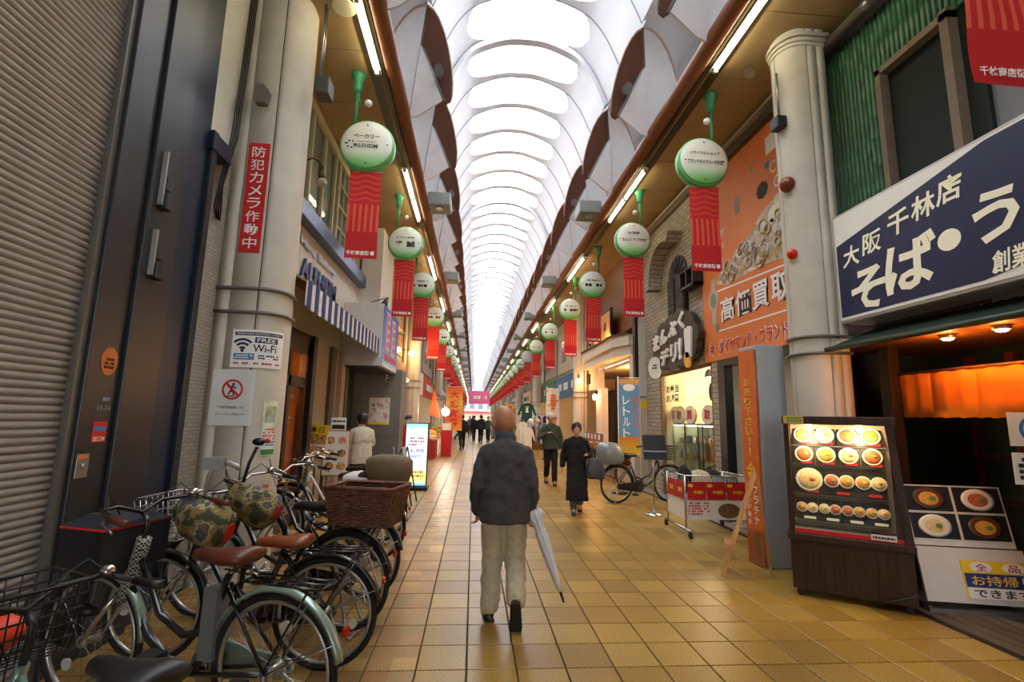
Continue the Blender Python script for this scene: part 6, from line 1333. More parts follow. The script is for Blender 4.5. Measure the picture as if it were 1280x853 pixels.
for x, y, z in ((2.0, 19.9, 1.52), (2.15, 19.5, 1.32)):
    q = thing('coat_stand', 'thin chrome stand under the %s' % ('long cream coat' if x < 2.1 else 'white dress'), 'stand', (x, y + .08, 0)); build(MB().tube([(x, y + .08, .02), (x, y + .08, z), (x, y, z)], .012, 6).lathe([(.14, 0), (.14, .02)], (x, y + .08, 0), 12), 'pole', chrome, q)
for k in range(3): 
    q = thing('display_cap', '%s cap on a post above the front rack' % ('white', 'cream', 'black')[k], 'cap', (2.35 + .3 * k, 20.3, 1.4), group='caps on display'); build(MB().ball((2.35 + .3 * k, 20.3, 1.46), (.1, .12, .09)), 'crown', mat('cap_%d' % k, ['#e8e6e0', '#d8cba8', '#1c1c1e'][k], .8, var=.05), q); build(MB().prism([(.09 * cos(pi*i/8), -.13 * sin(pi*i/8)) for i in range(9)], (2.35 + .3 * k, 20.22, 1.43), (1, 0, 0), (0, 1, 0), .01), 'peak', MATS['cap_%d' % k], q); build(MB().tube([(2.35 + .3 * k, 20.3, .02), (2.35 + .3 * k, 20.3, 1.42)], .01, 5), 'post', chrome, q)

fbd = thing('distant_building', 'pale building closing the view beyond the arcade end', 'building', (.8, 150, 0))
build(B(-16, 18, 150, 156, 0, 14), 'wall', mat('far_wall', '#b9b2a6', .8, var=.08, scale=.5), fbd)
for i in range(6):
    for j in range(3): build(B(-6.5 + i * 2.6, -5.0 + i * 2.6, 149.9, 150, 3.8 + j * 3, 5.4 + j * 3), 'window', mat('far_window', '#4d565e', .2, var=.1), fbd)
build(B(-6, 8, 149.2, 150, 2.6, 3.2), 'shop_canopy', redp, fbd); build(B(-5, 7, 149.9, 150, 0, 2.6), 'shop_front', mat('far_shop', '#8a7a66', .6, var=.2, scale=2), fbd)
# ================================================================== BICYCLES
RW = .335
tyre_me = MB().torus((0, 0, 0), .318, .018, 'y', 40, 8).mesh('tyre', rubber); rim_m = mat('rim_silver', '#b5b5b2', .3, .8, var=.06)
rim_me = MB().torus((0, 0, 0), .292, .012, 'y', 40, 6)
for s_ in (-1, 1): pass
rim_me.lathe([(.018, -.05), (.03, -.045), (.03, -.035), (.016, -.03), (.016, .03), (.03, .035), (.03, .045), (.018, .05)], (0, 0, 0), 10, Matrix.Rotation(pi/2, 4, 'X'))
rim_me = rim_me.mesh('wheel', rim_m)
sp_ = MB()
for k in range(28):
    a = 2 * pi * k / 28; s_ = .035 if k % 2 else -.035; b = a + (.5 if k % 4 < 2 else -.5)
    sp_.tube([(.026 * cos(b), s_, .026 * sin(b)), (.285 * cos(a), 0, .285 * sin(a))], .0014, 3, caps=False)
spoke_me = sp_.mesh('spokes', chrome)
def arc(c, r, a0, a1, n=24): return [(c[0] + r * cos(radians(a0 + (a1 - a0) * i / n)), c[1], c[2] + r * sin(radians(a0 + (a1 - a0) * i / n))) for i in range(n + 1)]
def fender(c, r, a0, a1, w=.028, n=26):
    mb = MB(); rs = []
    for i in range(n + 1):
        a = radians(a0 + (a1 - a0) * i / n); d = Vector((cos(a), 0, sin(a)))
        rs.append([Vector(c) + d * (r + q) + Vector((0, y, 0)) for y, q in ((-w, -.012), (-w * .7, .004), (0, .010), (w * .7, .004), (w, -.012), (w * .65, .0), (0, .006), (-w * .65, .0))])
    return mb.rings(rs)
blackf = mat('frame_black_gloss', '#141416', .25, var=.05, coat=.5); leather = mat('leather_brown', '#5d2a17', .4, var=.12, scale=20, bump=.1); leatherl = mat('leather_tan', '#8a4522', .4, var=.12, scale=20, bump=.1)
vinyl = mat('vinyl_black', '#161616', .45, var=.1); reflr = mat('reflector_red', '#b81414', .2, var=.05); reflw = mat('reflector_clear', '#d8d8d0', .15, .3, var=.05)
camo = ramp_mat('camouflage', 'Noise', ((.38, '#3a3c28'), (.46, '#7d6c40'), (.54, '#a8956a'), (.6, '#3b4a63'), (.66, '#6b5f38')), .8, scale=11, const=True, Detail=3)
wickm = ramp_mat('wicker_brown', 'Noise', ((.3, '#4a2a1c'), (.7, '#7d4c34')), .6, scale=30)
hound = ramp_mat('houndstooth', 'Checker', ((.0, '#d8d8d0'), (.6, '#161616')), .7, scale=90)
def cover(mb, name, m, par, dis=.02, sc=.12):
    o = build(mb, name, m, par, world=False); d = o.modifiers.new('folds', 'DISPLACE'); tx = bpy.data.textures.new('folds', 'CLOUDS'); tx.noise_scale = sc; d.texture = tx; d.strength = dis; d.texture_coords = 'LOCAL'; return o
def wicker(par, c, sx, sy, h, name):
    x0, y0, z0 = c; b = build(MB().box(x0 - sx * .42, x0 + sx * .42, y0 - sy * .42, y0 + sy * .42, z0, z0 + .012), name, wickm, par, world=False)
    mb = MB()
    n = 16
    for k in range(n):
        z = z0 + h * (k + .5) / n; q = .84 + .16 * k / n; px = sx / 2 * q; py = sy / 2 * q; pts = []
        per = [(px, -py), (px, py), (-px, py), (-px, -py)]
        for (a, b_), (c_, d_) in zip(per, per[1:] + per[:1]):
            m = 12
            for i in range(m):
                f = i / m; w = .006 * (1 if (i + k) % 2 else -1); nx, ny = (d_ - b_), -(c_ - a); L_ = math.hypot(nx, ny); pts.append((x0 + a + (c_ - a) * f + nx / L_ * w, y0 + b_ + (d_ - b_) * f + ny / L_ * w, z))
        mb.tube(pts, h / n * .52, 4, closed=True)
    build(mb, 'woven_wall', wickm, b, world=False)
    st_ = MB()
    for px, py in [(i / 8 - .5, s) for i in range(9) for s in (-.5, .5)] + [(s, i / 6 - .5) for i in range(1, 6) for s in (-.5, .5)]:
        st_.tube([(x0 + px * sx * .84, y0 + py * sy * .84, z0), (x0 + px * sx, y0 + py * sy, z0 + h)], .006, 4)
    build(st_, 'stakes', wickm, b, world=False)
    build(MB().tube([(x0 + a * sx / 2, y0 + b_ * sy / 2, z0 + h) for a, b_ in ((1, -1), (1, 1), (-1, 1), (-1, -1))], .016, 6, closed=True), 'rim', wickm, b, world=False)
    return b
def wire_basket(par, c, sx, sy, h, m):
    x0, y0, z0 = c; mb = MB(); R = lambda q, z: [(x0 + a * sx / 2 * q, y0 + b_ * sy / 2 * q, z) for a, b_ in ((1, -1), (1, 1), (-1, 1), (-1, -1))]
    for k in range(6): mb.tube(R(.8 + .2 * k / 5, z0 + h * k / 5), .004 if k < 5 else .007, 4, closed=True)
    for i in range(9):
        f = i / 8 - .5
        for s in (-.5, .5):
            mb.tube([(x0 + f * sx * .8, y0 + s * sy * .8, z0), (x0 + f * sx, y0 + s * sy, z0 + h)], .003, 4).tube([(x0 + s * sx * .8, y0 + f * sy * .8, z0), (x0 + s * sx, y0 + f * sy, z0 + h)], .003, 4)
        mb.tube([(x0 + f * sx * .8, y0 - sy * .4, z0), (x0 + f * sx * .8, y0 + sy * .4, z0)], .003, 4)
    return build(mb, 'front_basket', m, par, world=False)
def bicycle(label, loc, head, fm=blackf, fend=blackf, sad=vinyl, grip=vinyl, bar=chrome, front=None, rear=None, steer=0, extra=(), seat_h=.86, tilt=0, saddle_cover=None, sc_=1.05, tube=.022, sx_=.22):
    t = thing('bicycle', label, 'bicycle', loc, rz=head, group='parked bicycles'); t.rotation_euler = (tilt, 0, head); t.scale = (sc_, sc_, sc_)
    b = lambda mb, nm, m, par=t: build(mb, nm, m, par, world=False)
    WBX = 1.10; rh = (0, 0, RW); fh = (WBX, 0, RW); bb_ = (.43, 0, .27)
    for nm, h in (('rear_wheel', rh), ('front_wheel', fh)):
        w = link(nm, rim_me, t); w.location = h; w.rotation_euler = (0, random.uniform(0, 6), 0)
        link('tyre', tyre_me, w); link('spokes', spoke_me, w)
        rf = build(MB().lathe([(.03, -.006), (.03, .006)], (.19, 0, .02), 10, Matrix.Rotation(pi/2, 4, 'X')), 'spoke_reflector', reflw, w, world=False)
    hs0, hs1 = Vector((.90, 0, .60)), Vector((.845, 0, .80)); st1 = Vector((.29, 0, .72))
    fr = MB().tube([bb_, st1], .018, 8).tube([hs0, hs1], .022, 8)
    fr.tube([hs0 + Vector((-.005, 0, .03)), (.74, 0, .40), (.60, 0, .30), bb_], tube, 10).tube([hs1 + Vector((0, 0, -.04)), (.68, 0, .50), (.52, 0, .42), (.37, 0, .46)], .017, 8)
    for s in (-.055, .055): fr.tube([(.43, s * .5, .27), (0, s, RW)], .011, 6).tube([(.29, s * .3, .68), (0, s, RW)], .009, 6)
    b(fr, 'frame', fm)
    fk = MB().tube([hs0, hs0 + Vector((.012, 0, -.03))], .022, 8)
    for s in (-.05, .05): fk.tube([hs0 + Vector((.01, s, -.03)), (1.0, s, .47), (1.06, s, .38), (WBX, s, RW)], [.014, .013, .011, .010], 6)
    b(fk, 'fork', fm if fm is not blackf else chrome)
    f1 = b(fender(rh, .352, -8, 168), 'rear_fender', fend); b(fender(fh, .352, 20, 175), 'front_fender', fend)
    sy_ = MB()
    for a in (25, 60): 
        for s in (-1, 1): sy_.tube([(.35 * cos(radians(a)) * -1 + 0, s * .028, RW + .35 * sin(radians(a))), (0, s * .055, RW)], .0035, 4)
    b(sy_, 'fender_stays', steel)
    b(MB().tube([st1, Vector((.25, 0, seat_h - .04))], .013, 8), 'seat_post', chrome)
    # saddle
    sc = Vector((sx_, 0, seat_h)); rs = []
    for x, w, h, z in ((-.13, .03, .01, .03), (-.12, .085, .03, .025), (-.06, .10, .035, .018), (0, .085, .032, .01), (.06, .05, .03, .008), (.12, .032, .028, .008), (.17, .026, .024, .004), (.185, .012, .01, .0)):
        rs.append([sc + Vector((x * 1.15, w * 1.12 * cos(2*pi*j/12), z + h * 1.3 * sin(2*pi*j/12) * (1 if sin(2*pi*j/12) > 0 else .8))) for j in range(12)])
    sd_ = b(MB().rings(rs), 'saddle', sad); 
    mb = MB()
    for s in (-.04, .04):
        for z in (-.035,): mb.tube([(.12, s, seat_h - .01)] + [(.12 + .03 * cos(a), s + .0, seat_h - .05 + .02 * sin(a)) for a in (0, 1.5, 3)] + [(.30, s * .5, seat_h - .04)], .005, 5)
    build(mb, 'springs', chrome, sd_, world=False)
    if saddle_cover: cover(MB().ball(sc + Vector((-.01, 0, -.02)), (.17, .125, .085), 18, 10), 'saddle_cover', saddle_cover, t, .02, .05)
    # handlebar
    hp = Vector((.825, 0, .95)); Ms = Matrix.Translation(hs1) @ Matrix.Rotation(steer, 4, 'Z') @ Matrix.Translation(-hs1)
    TT = lambda pts: [Ms @ Vector(p) for p in pts]
    hb_ = b(MB().tube(TT([hs1, (.825, 0, .93), (.86, 0, .97)]), .013, 8).tube(TT([(.62, .29, .99), (.70, .285, 1.0), (.82, .25, 1.03), (.89, .12, 1.02), (.87, 0, .975), (.89, -.12, 1.02), (.82, -.25, 1.03), (.70, -.285, 1.0), (.62, -.29, .99)]), .011, 8), 'handlebar', bar)
    for s in (-1, 1):
        b(MB().tube(TT([(.60, s * .292, .988), (.64, s * .29, .992), (.72, s * .283, 1.003)]), [.016, .017, .016], 10), 'grip', grip)
        build(MB().tube(TT([(.76, s * .265, 1.01), (.74, s * .30, .985), (.66, s * .33, .965), (.63, s * .335, .955)]), .006, 5), 'brake_lever', steel, hb_, world=False)
        build(MB().tube(TT([(.77, s * .26, 1.01), (.86, s * .2, 1.1), (.95, s * .06, .98), (.91, 0, .80), (.92, 0, .68)]), .004, 4), 'brake_cable', black, hb_, world=False)
    build(MB().lathe([(.026, 0), (.026, .012), (.016, .028), (.004, .033)], Ms @ Vector((.80, -.235, 1.04)), 14), 'bell', chrome, hb_, world=False)
    # drive
    cr_ = b(MB().lathe([(.085, -.003), (.085, .003)], (.43, -.06, .27), 24, Matrix.Rotation(pi/2, 4, 'X')), 'chainring', steel)
    cg = MB(); rs = []
    build(MB().prism([(-.03, .045), (.40, .095), (.47, .10), (.52, .04), (.50, -.05), (.43, -.10), (.0, -.05), (-.05, 0)], (0, -.075, .30), (1, 0, 0), (0, 0, 1), .022), 'chain_guard', fend, t, world=False, bevel=.006)
    for s, a in ((1, 40), (-1, 220)):
        e = Vector((.43 + .165 * cos(radians(a)), s * .085, .27 + .165 * sin(radians(a)))); c_ = b(MB().tube([(.43, s * .08, .27), e], .010, 6), 'crank', chrome)
        build(MB().box(e.x - .045, e.x + .045, e.y - .0 if s > 0 else e.y - .085, e.y + .085 if s > 0 else e.y, e.z - .012, e.z + .012), 'pedal', rubber, c_, world=False)
    ks = MB()
    for s in (-.09, .09): ks.tube([(0, s * .7, RW), (-.10, s * 1.3, .02), (-.13, s * 1.4, .01)], .009, 6)
    ks.tube([(-.12, -.125, .012), (-.12, .125, .012)], .009, 6); b(ks, 'kickstand', steel)
    # rack
    rk = MB()
    for s in (-.06, 0, .06): rk.tube([(.16, s, .72), (-.26, s, .72)], .006, 5)
    rk.tube([(.16, -.06, .72), (.16, .06, .72)], .006, 5).tube([(-.26, -.06, .72), (-.26, .06, .72)], .006, 5)
    for s in (-.06, .06): rk.tube([(-.2, s, .72), (0, s, RW + .02)], .006, 5).tube([(.16, s, .72), (.27, s * .4, .66)], .006, 5)
    b(rk, 'rear_rack', fm)
    b(MB().box(-.372, -.356, -.018, .018, .52, .555), 'rear_reflector', reflr)
    b(MB().tube([(1.0, .07, .50), (1.06, .07, .50), (1.075, .07, .50)], [.02, .035, .034], 10), 'head_lamp', vinyl)
    if front == 'wire': wire_basket(t, (1.02, 0, .78), .30, .40, .25, mat('wire_black', '#202022', .4, .4, var=.1))
    if front == 'silver': wire_basket(t, (1.02, 0, .78), .30, .40, .25, chrome)
    if front == 'bag':
        fb = cover(MB().box(.88, 1.16, -.18, .18, .70, .91), 'front_bag', mat('bag_black', '#16171b', .8, var=.15), t, .015)
        build(MB().tube([(.88, -.18, .915), (1.16, -.18, .915), (1.16, .18, .915), (.88, .18, .915)], .007, 6, closed=True), 'red_lining', redp, fb, world=False)
        cover(MB().add([(.87, -.18, .92), (1.17, -.18, .92), (1.17, .18, .92), (.87, .18, .92), (.95, -.1, .97), (1.1, -.1, .97), (1.1, .1, .97), (.95, .1, .97)], [(0, 1, 5, 4), (1, 2, 6, 5), (2, 3, 7, 6), (3, 0, 4, 7), (4, 5, 6, 7)]), 'bag_flap', mat('bag_navy', '#20222c', .8, var=.12), fb, .01)
    if rear == 'wicker': wicker(t, (-.14, 0, .735), .50, .34, .26, 'rear_basket')
    if rear == 'cover':
        rb_ = b(MB().box(-.32, .08, -.17, .17, .74, .76), 'rear_basket_base', black); cover(MB().rings([[Vector((-.12 + a * cos(2*pi*j/20), c_ * sin(2*pi*j/20), z)) for j in range(20)] for a, c_, z in ((.18, .15, .75), (.22, .19, .80), (.25, .21, .92), (.25, .21, 1.02), (.21, .18, 1.06), (.1, .1, 1.08))]), 'basket_cover', mat('cover_olive_brown', '#6a5a42', .75, var=.15, bump=.1), t, .03, .08)
    if rear == 'seat':
        cs = b(MB().rings([[Vector((-.12 + a * cos(2*pi*j/20) + dx, c_ * sin(2*pi*j/20), z)) for j in range(20)] for a, c_, z, dx in ((.20, .16, .70, 0), (.25, .20, .76, 0), (.27, .21, .88, -.01), (.24, .20, 1.0, -.03), (.16, .15, 1.07, -.05), (.05, .05, 1.09, -.05))]), 'rain_cover', mat('rain_cover_silver', '#8d9193', .35, .2, var=.12, scale=14, bump=.2), t); d = cs.modifiers.new('folds', 'DISPLACE'); tx = bpy.data.textures.new('folds', 'CLOUDS'); tx.noise_scale = .07; d.texture = tx; d.strength = .04
    if 'camo' in extra:
        for s in (-1, 1):
            c0 = Ms @ Vector((.70, s * .285, .985)); cover(MB().tube(TT([(.84, s * .22, 1.02), (.80, s * .24, 1.0), (.72, s * .27, .95), (.62, s * .28, .91), (.53, s * .285, .88), (.50, s * .285, .87)]), [(.04, .05), (.085, .095), (.105, .125), (.11, .135), (.095, .115), (.055, .065)], 16), 'handle_muff', camo, t, .02, .06)
            b(MB().tube(TT([(.54, s * .285, .883), (.495, s * .285, .868)]), [(.05, .06), (.045, .055)], 16), 'muff_lining', redp)
    if 'tape' in extra: b(MB().tube([hs0 + Vector((.02, 0, -.06)), hs0, hs1, hs1 + Vector((-.012, 0, .05))], .034, 10), 'patterned_wrap', hound)
    if 'battery' in extra: b(MB().box(.31, .39, -.04, .04, .34, .66), 'battery', mat('battery_grey', '#6a6e70', .4, var=.06))
    if 'holder' in extra:
        b(MB().tube(TT([(.86, 0, .97), (.83, .02, 1.15), (.80, .02, 1.22)]), .014, 8), 'umbrella_holder_post', mat('holder_grey', '#a6a6a2', .35, .4, var=.08)); b(MB().box(.74, .86, -.02, .06, 1.20, 1.28).tube([(.74, .0, 1.25), (.68, -.03, 1.22), (.66, -.03, 1.20)], .018, 8), 'holder_clamp', MATS['holder_grey'])
    if 'stalk' in extra:
        b(MB().tube(TT([(.86, 0, .97), (.84, -.02, 1.12), (.80, -.04, 1.24)]), .012, 8), 'holder_stalk', black); b(MB().ball(Ms @ Vector((.79, -.04, 1.28)), (.05, .04, .03)), 'holder_head', black); b(MB().ball(Ms @ Vector((.75, -.08, 1.285)), (.03, .015, .015)), 'red_knob', reflr)
    return t
sg_f = mat('frame_silver_green', '#7f958a', .28, .6, var=.06); fe_g = mat('fender_mint', '#9fb5a8', .25, .5, var=.05); whitef = mat('frame_white', '#c9c7c2', .3, var=.05); chrf = mat('fender_chrome', '#b0aeaa', .2, .9, var=.05)
hd = lambda x, y: math.atan2(y, x)
bicycle('silver-green bicycle with wire basket at the bottom left corner', (-.76, 1.5, 0), hd(-.86, .46), sg_f, sg_f, vinyl, vinyl, vinyl, front='wire', steer=.25, seat_h=.88, tube=.038, sc_=.93)
bicycle('black bicycle with mint fenders, dark brown saddle and covered black front bag', (-.93, 2.66, 0), hd(-1.0, .33), blackf, fe_g, leather, leather, blackf, front='bag', extra=('tape', 'battery'), seat_h=.79, sx_=.30)
bicycle('bicycle with camouflage handle muffs and tan leather saddle', (-.90, 3.40, 0), hd(-1.0, .10), blackf, blackf, leatherl, vinyl, chrome, front='silver', extra=('camo', 'holder'), seat_h=.74, sx_=.27, sc_=1.0)
bicycle('black bicycle with brown wicker basket on the rear rack', (-.92, 3.95, 0), hd(-1.0, .22), blackf, blackf, vinyl, vinyl, chrome, rear='wicker', extra=('stalk',), seat_h=.82)
bicycle('black bicycle with pink saddle cover beside the wicker basket one', (-.92, 4.62, 0), hd(-1.0, .36), blackf, blackf, vinyl, vinyl, chrome, front=None, saddle_cover=mat('cover_pink', '#d8b3b0', .7, var=.06), seat_h=.84)
bicycle('bicycle with olive-brown covered rear basket and white saddle cover', (-1.05, 5.75, 0), hd(-1.0, .16), blackf, chrf, vinyl, vinyl, chrome, rear='cover', saddle_cover=mat('cover_white', '#dcdcda', .7, var=.04), seat_h=.84)
bicycle('white framed bicycle half hidden behind the cream pillar', (-1.15, 6.55, 0), hd(-1.0, .02), whitef, chrf, vinyl, vinyl, chrome, front=None, seat_h=.84)
bicycle('black bicycle under a silver rain cover on the right side', (2.78, 9.5, 0), hd(1.0, .22), blackf, blackf, vinyl, vinyl, chrome, rear='seat', front='wire', seat_h=.84)
ob = single(MB().ball((-1.62, 1.97, .80), (.07, .06, .06), 12, 8), 'plastic_bag', mat('bag_orange_red', '#e0441f', .5, var=.1), 'bright orange-red bag lying in the corner bicycle basket', 'bag', (-1.62, 1.97, .74))
# ================================================================== PEOPLE
def V3(*p): return Vector(p)
def rem(mb, name, m, par, vox, sm=6, disp=0, dsc=.1):
    o = build(mb, name, m, par, world=False); r = o.modifiers.new('remesh', 'REMESH'); r.mode = 'VOXEL'; r.voxel_size = vox; r.use_smooth_shade = True
    if sm: s = o.modifiers.new('smooth', 'SMOOTH'); s.iterations = sm; s.factor = .5
    if disp:
        d = o.modifiers.new('creases', 'DISPLACE'); tx = bpy.data.textures.new('creases', 'CLOUDS'); tx.noise_scale = dsc; tx.noise_depth = 1; d.texture = tx; d.strength = disp; d.mid_level = .5
    return o
def loft(mb, secs, n=20):
    """secs: (cx, cy, z, rx, ry)"""
    rs = []
    for cx, cy, z, rx, ry in secs:
        rs.append([V3(cx + rx * math.copysign(abs(cos(2*pi*j/n)) ** .85, cos(2*pi*j/n)), cy + ry * math.copysign(abs(sin(2*pi*j/n)) ** .85, sin(2*pi*j/n)), z) for j in range(n)])
    return mb.rings(rs)
def limb(mb, pts, rr, n=12):
    P = []; R = []
    pts = [Vector(p) for p in pts]
    for i in range(len(pts) - 1):
        for k in range(5):
            f = k / 5; P.append(pts[i].lerp(pts[i+1], f)); R.append(rr[i] + (rr[i+1] - rr[i]) * f)
    P.append(pts[-1]); R.append(rr[-1]); mb.tube(P, R, n)
    for p, r in zip(pts, rr): mb.ball(p, r * .98, 12, 8)
    return mb
def hand(mb, w, d, side, up, curl=.5):
    """palm and five fingers from wrist w along d; side points to the thumb, up is the back of the hand"""
    w, d, s, u = Vector(w), Vector(d).normalized(), Vector(side).normalized(), Vector(up).normalized()
    Mx = Matrix((s, d, u)).transposed().to_4x4(); mb.ball(w + d * .045, (.038, .055, .018), 12, 8, Mx)
    for k in range(4):
        b0 = w + d * .085 + s * (.027 - .018 * k); L = (.068, .076, .07, .055)[k]; p = [b0]; a = 0
        for q in (.45, .33, .22):
            a += curl * .75; p.append(p[-1] + (d * cos(a) - u * sin(a)) * L * q)
        mb.tube(p, [.0095, .009, .0085, .0065], 8); mb.ball(p[-1], .0068, 8, 5)
    p = [w + d * .02 + s * .03, w + d * .045 + s * .055, w + d * .07 + s * .062 - u * .012, w + d * .09 + s * .055 - u * .02]; mb.tube(p, [.013, .011, .0095, .007], 8); mb.ball(p[-1], .0075, 8, 5)
SK = {}
def skinm(k): 
    return mat('skin_%s' % k, {'tan': '#b07a58', 'pale': '#c9987a'}[k], .5, var=.06, scale=14)
def head(t, c, yaw, pitch, sk, vox, hs=1.0, mask=True, roll=0):
    """head parts are added by the caller; returns frame"""
    return Matrix.Translation(c) @ Matrix.Rotation(yaw, 4, 'Z') @ Matrix.Rotation(pitch, 4, 'X') @ Matrix.Rotation(roll, 4, 'Y')
def person(label, loc, rz, H, J, sk='tan', vox=.012, top=None, topm=None, legm=None, shoem=None, hair=None, cap=None, mask=True, coat=None, head_yaw=0, head_pitch=0, fold=.02, width=1.0, hs=1.0, hands=(True, True), belly=0, det=True):
    """J: joints in metres for a 1.65 m figure, facing +y; scaled to H"""
    k = H / 1.65; t = thing('person', label, 'person', loc, rz=rz)
    g = lambda n: Vector(J[n]) * k
    hipc = (g('hl') + g('hr')) / 2; shc = (g('sl') + g('sr')) / 2; nk = g('neck'); hd_ = g('head')
    F = head(t, hd_, head_yaw, head_pitch, sk, vox); kb = k; HM = lambda p: F @ (Vector(p) * kb * hs)
    # ---- body: one continuous skin surface
    b = MB(); R3 = F.to_3x3().to_4x4()
    b.ball(hd_ + R3 @ V3(0, -.008 * k, .022 * k), (.076 * k * hs, .094 * k * hs, .098 * k * hs), 20, 14, R3); b.ball(hd_ + R3 @ V3(0, .022 * k, -.055 * k) * hs, (.055 * k * hs, .062 * k * hs, .065 * k * hs), 16, 10, R3)
    b.ball(HM((0, .093, -.018)), (.013 * k, .018 * k, .024 * k), 10, 6, R3)
    for s in (-1, 1): b.ball(HM((s * .078, -.005, -.008)), (.012 * k * hs, .022 * k * hs, .036 * k * hs), 10, 6, R3)
    limb(b, [nk - V3(0, 0, .05), (nk + hd_) / 2, hd_ + R3 @ V3(0, -.02, -.05) * k], [.062 * k, .056 * k, .055 * k])
    loft(b, [(shc.x, shc.y, shc.z + .0, .12 * k * width, .085 * k), (shc.x, shc.y, shc.z - .12 * k, .15 * k * width, .10 * k), ((shc.x + hipc.x) / 2, (shc.y + hipc.y) / 2, (shc.z + hipc.z) / 2, .13 * k * width, .095 * k), (hipc.x, hipc.y, hipc.z, .145 * k * width, .10 * k)])
    for s in 'lr':
        limb(b, [g('s' + s) * .97 + Vector((0, 0, -.02)), g('e' + s), g('w' + s)], [.040 * k, .036 * k, .027 * k])
        if hands[0 if s == 'l' else 1]:
            d = (g('w' + s) - g('e' + s)).normalized() if ('d' + s) not in J else Vector(J['d' + s]); sd = Vector(J.get('t' + s, (0, 1, 0))); up = d.cross(sd) * (1 if s == 'l' else -1)
            hand(b, g('w' + s), d, sd, up if up.length > .1 else V3(1, 0, 0), J.get('curl', .55))
        limb(b, [g('h' + s), g('k' + s), g('a' + s)], [.07 * k, .05 * k, .036 * k])
        limb(b, [g('a' + s), g('f' + s)], [.036 * k, .03 * k])
    rem(b, 'body', skinm(sk), t, vox * .75 if det else vox, 3)
    # ---- face
    if det:
        for s in (-1, 1):
            e = build(MB().ball(HM((s * .032, .076, .012)), (.013 * k, .010 * k, .009 * k), 10, 6, R3), 'eye', whitep, t, world=False); build(MB().ball(HM((s * .032, .085, .012)), (.006 * k, .004 * k, .006 * k), 8, 5, R3), 'iris', ink, e, world=False)
            build(MB().tube([HM((s * .018, .088, .034)), HM((s * .034, .085, .038)), HM((s * .05, .076, .034))], .004 * k, 5), 'eyebrow', mat('brow', '#3a302a', .8, var=.1), t, world=False)
        if not mask: build(MB().tube([HM((-.022, .080, -.062)), HM((0, .087, -.064)), HM((.022, .080, -.062))], .005 * k, 6), 'mouth', mat('lips', '#8a4a40', .5, var=.05), t, world=False)
    if mask:
        mk = MB(); rs = []
        for a in range(-70, 71, 14):
            q = radians(a); rs.append([HM((sin(q) * .080, .018 + cos(q) * .088 * (1 if z > -.08 else .92), z)) for z in (-.012 - .008 * abs(sin(q)), -.045, -.085, -.105)])
        n5 = 4; mk.add([p for r in rs for p in r], [(i*4+j, (i+1)*4+j, (i+1)*4+j+1, i*4+j+1) for i in range(len(rs)-1) for j in range(3)], True)
        o = build(mk, 'face_mask', mat('mask_white', '#dcdcda', .8, var=.03), t, world=False); so = o.modifiers.new('t', 'SOLIDIFY'); so.thickness = .006
        st_ = MB()
        for s in (-1, 1): st_.tube([HM((s * .080, .045, -.025)), HM((s * .090, .0, .012)), HM((s * .088, -.018, .005)), HM((s * .082, .03, -.07))], .003 * k, 4)
        build(st_, 'mask_straps', MATS['mask_white'], o, world=False)
    if hair:
        hm, ln = hair; hb_ = MB(); hb_.ball(hd_ + R3 @ V3(0, -.022 * k, .036 * k) * hs, (.094 * k * hs, .104 * k * hs, .106 * k * hs), 18, 12, R3)
        if ln > .02: loft(hb_, [(hd_.x, hd_.y - .03 * k, hd_.z + .03, .085 * k, .085 * k), (hd_.x, hd_.y - .035 * k, hd_.z - ln * .5, .086 * k, .075 * k), (hd_.x, hd_.y - .04 * k, hd_.z - ln, .07 * k, .055 * k)])
        rem(hb_, 'hair', hm, t, vox * .9, 3, .012, .03)
    if cap:
        cp = MB(); cp.rings([[hd_ + R3 @ V3(a * k * cos(2*pi*j/20), (a * 1.18 * sin(2*pi*j/20) - .008) * k, z * k) for j in range(20)] for a, z in ((.089, .045), (.091, .075), (.084, .105), (.06, .125), (.02, .132))]); c_ = build(cp, 'cap', cap, t, world=False)
        build(MB().rings([[hd_ + R3 @ V3(.075 * k * cos(pi*j/10), (.085 + q * sin(pi*j/10)) * k, (.05 + dz - .02 * sin(pi*j/10)) * k) for j in range(11)] for q, dz in ((.0, .004), (.075, .004), (.075, -.004), (.0, -.004))], True, True), 'cap_peak', cap, c_, world=False)
    # ---- clothes
    ct = MB(); bw_ = width
    hem = J.get('hem', hipc.z / k - .06) * k
    secs = [(nk.x, nk.y - .01, nk.z + .015 * k, .062 * k, .062 * k), (shc.x, shc.y - .01, shc.z + .062 * k, .095 * k, .078 * k), (shc.x, shc.y - .012, shc.z + .035 * k, .150 * k * bw_, .10 * k), (shc.x, shc.y - .014, shc.z - .01 * k, .182 * k * bw_, .118 * k), (shc.x, shc.y - .015, shc.z - .07 * k, .19 * k * bw_, .132 * k), (shc.x, shc.y - .01, shc.z - .18 * k, .185 * k * bw_, .142 * k),
            ((shc.x + hipc.x) / 2, (shc.y + hipc.y) / 2, (shc.z + hipc.z) / 2, .182 * k * bw_, (.142 + belly) * k)]
    if coat is None: secs += [(hipc.x, hipc.y, hipc.z + .05 * k, .19 * k * bw_, (.15 + belly) * k), (hipc.x, hipc.y, hem, .195 * k * bw_, (.155 + belly) * k)]
    else:
        secs += [(hipc.x, hipc.y, hipc.z, .185 * k, .15 * k), ((g('kl').x + g('kr').x) / 2, (g('kl').y + g('kr').y) / 2, .5 * k, .20 * k, .19 * k), ((g('kl').x + g('kr').x) / 2, (g('kl').y + g('kr').y) / 2, coat * k, .215 * k, .22 * k)]
    loft(ct, secs, 24)
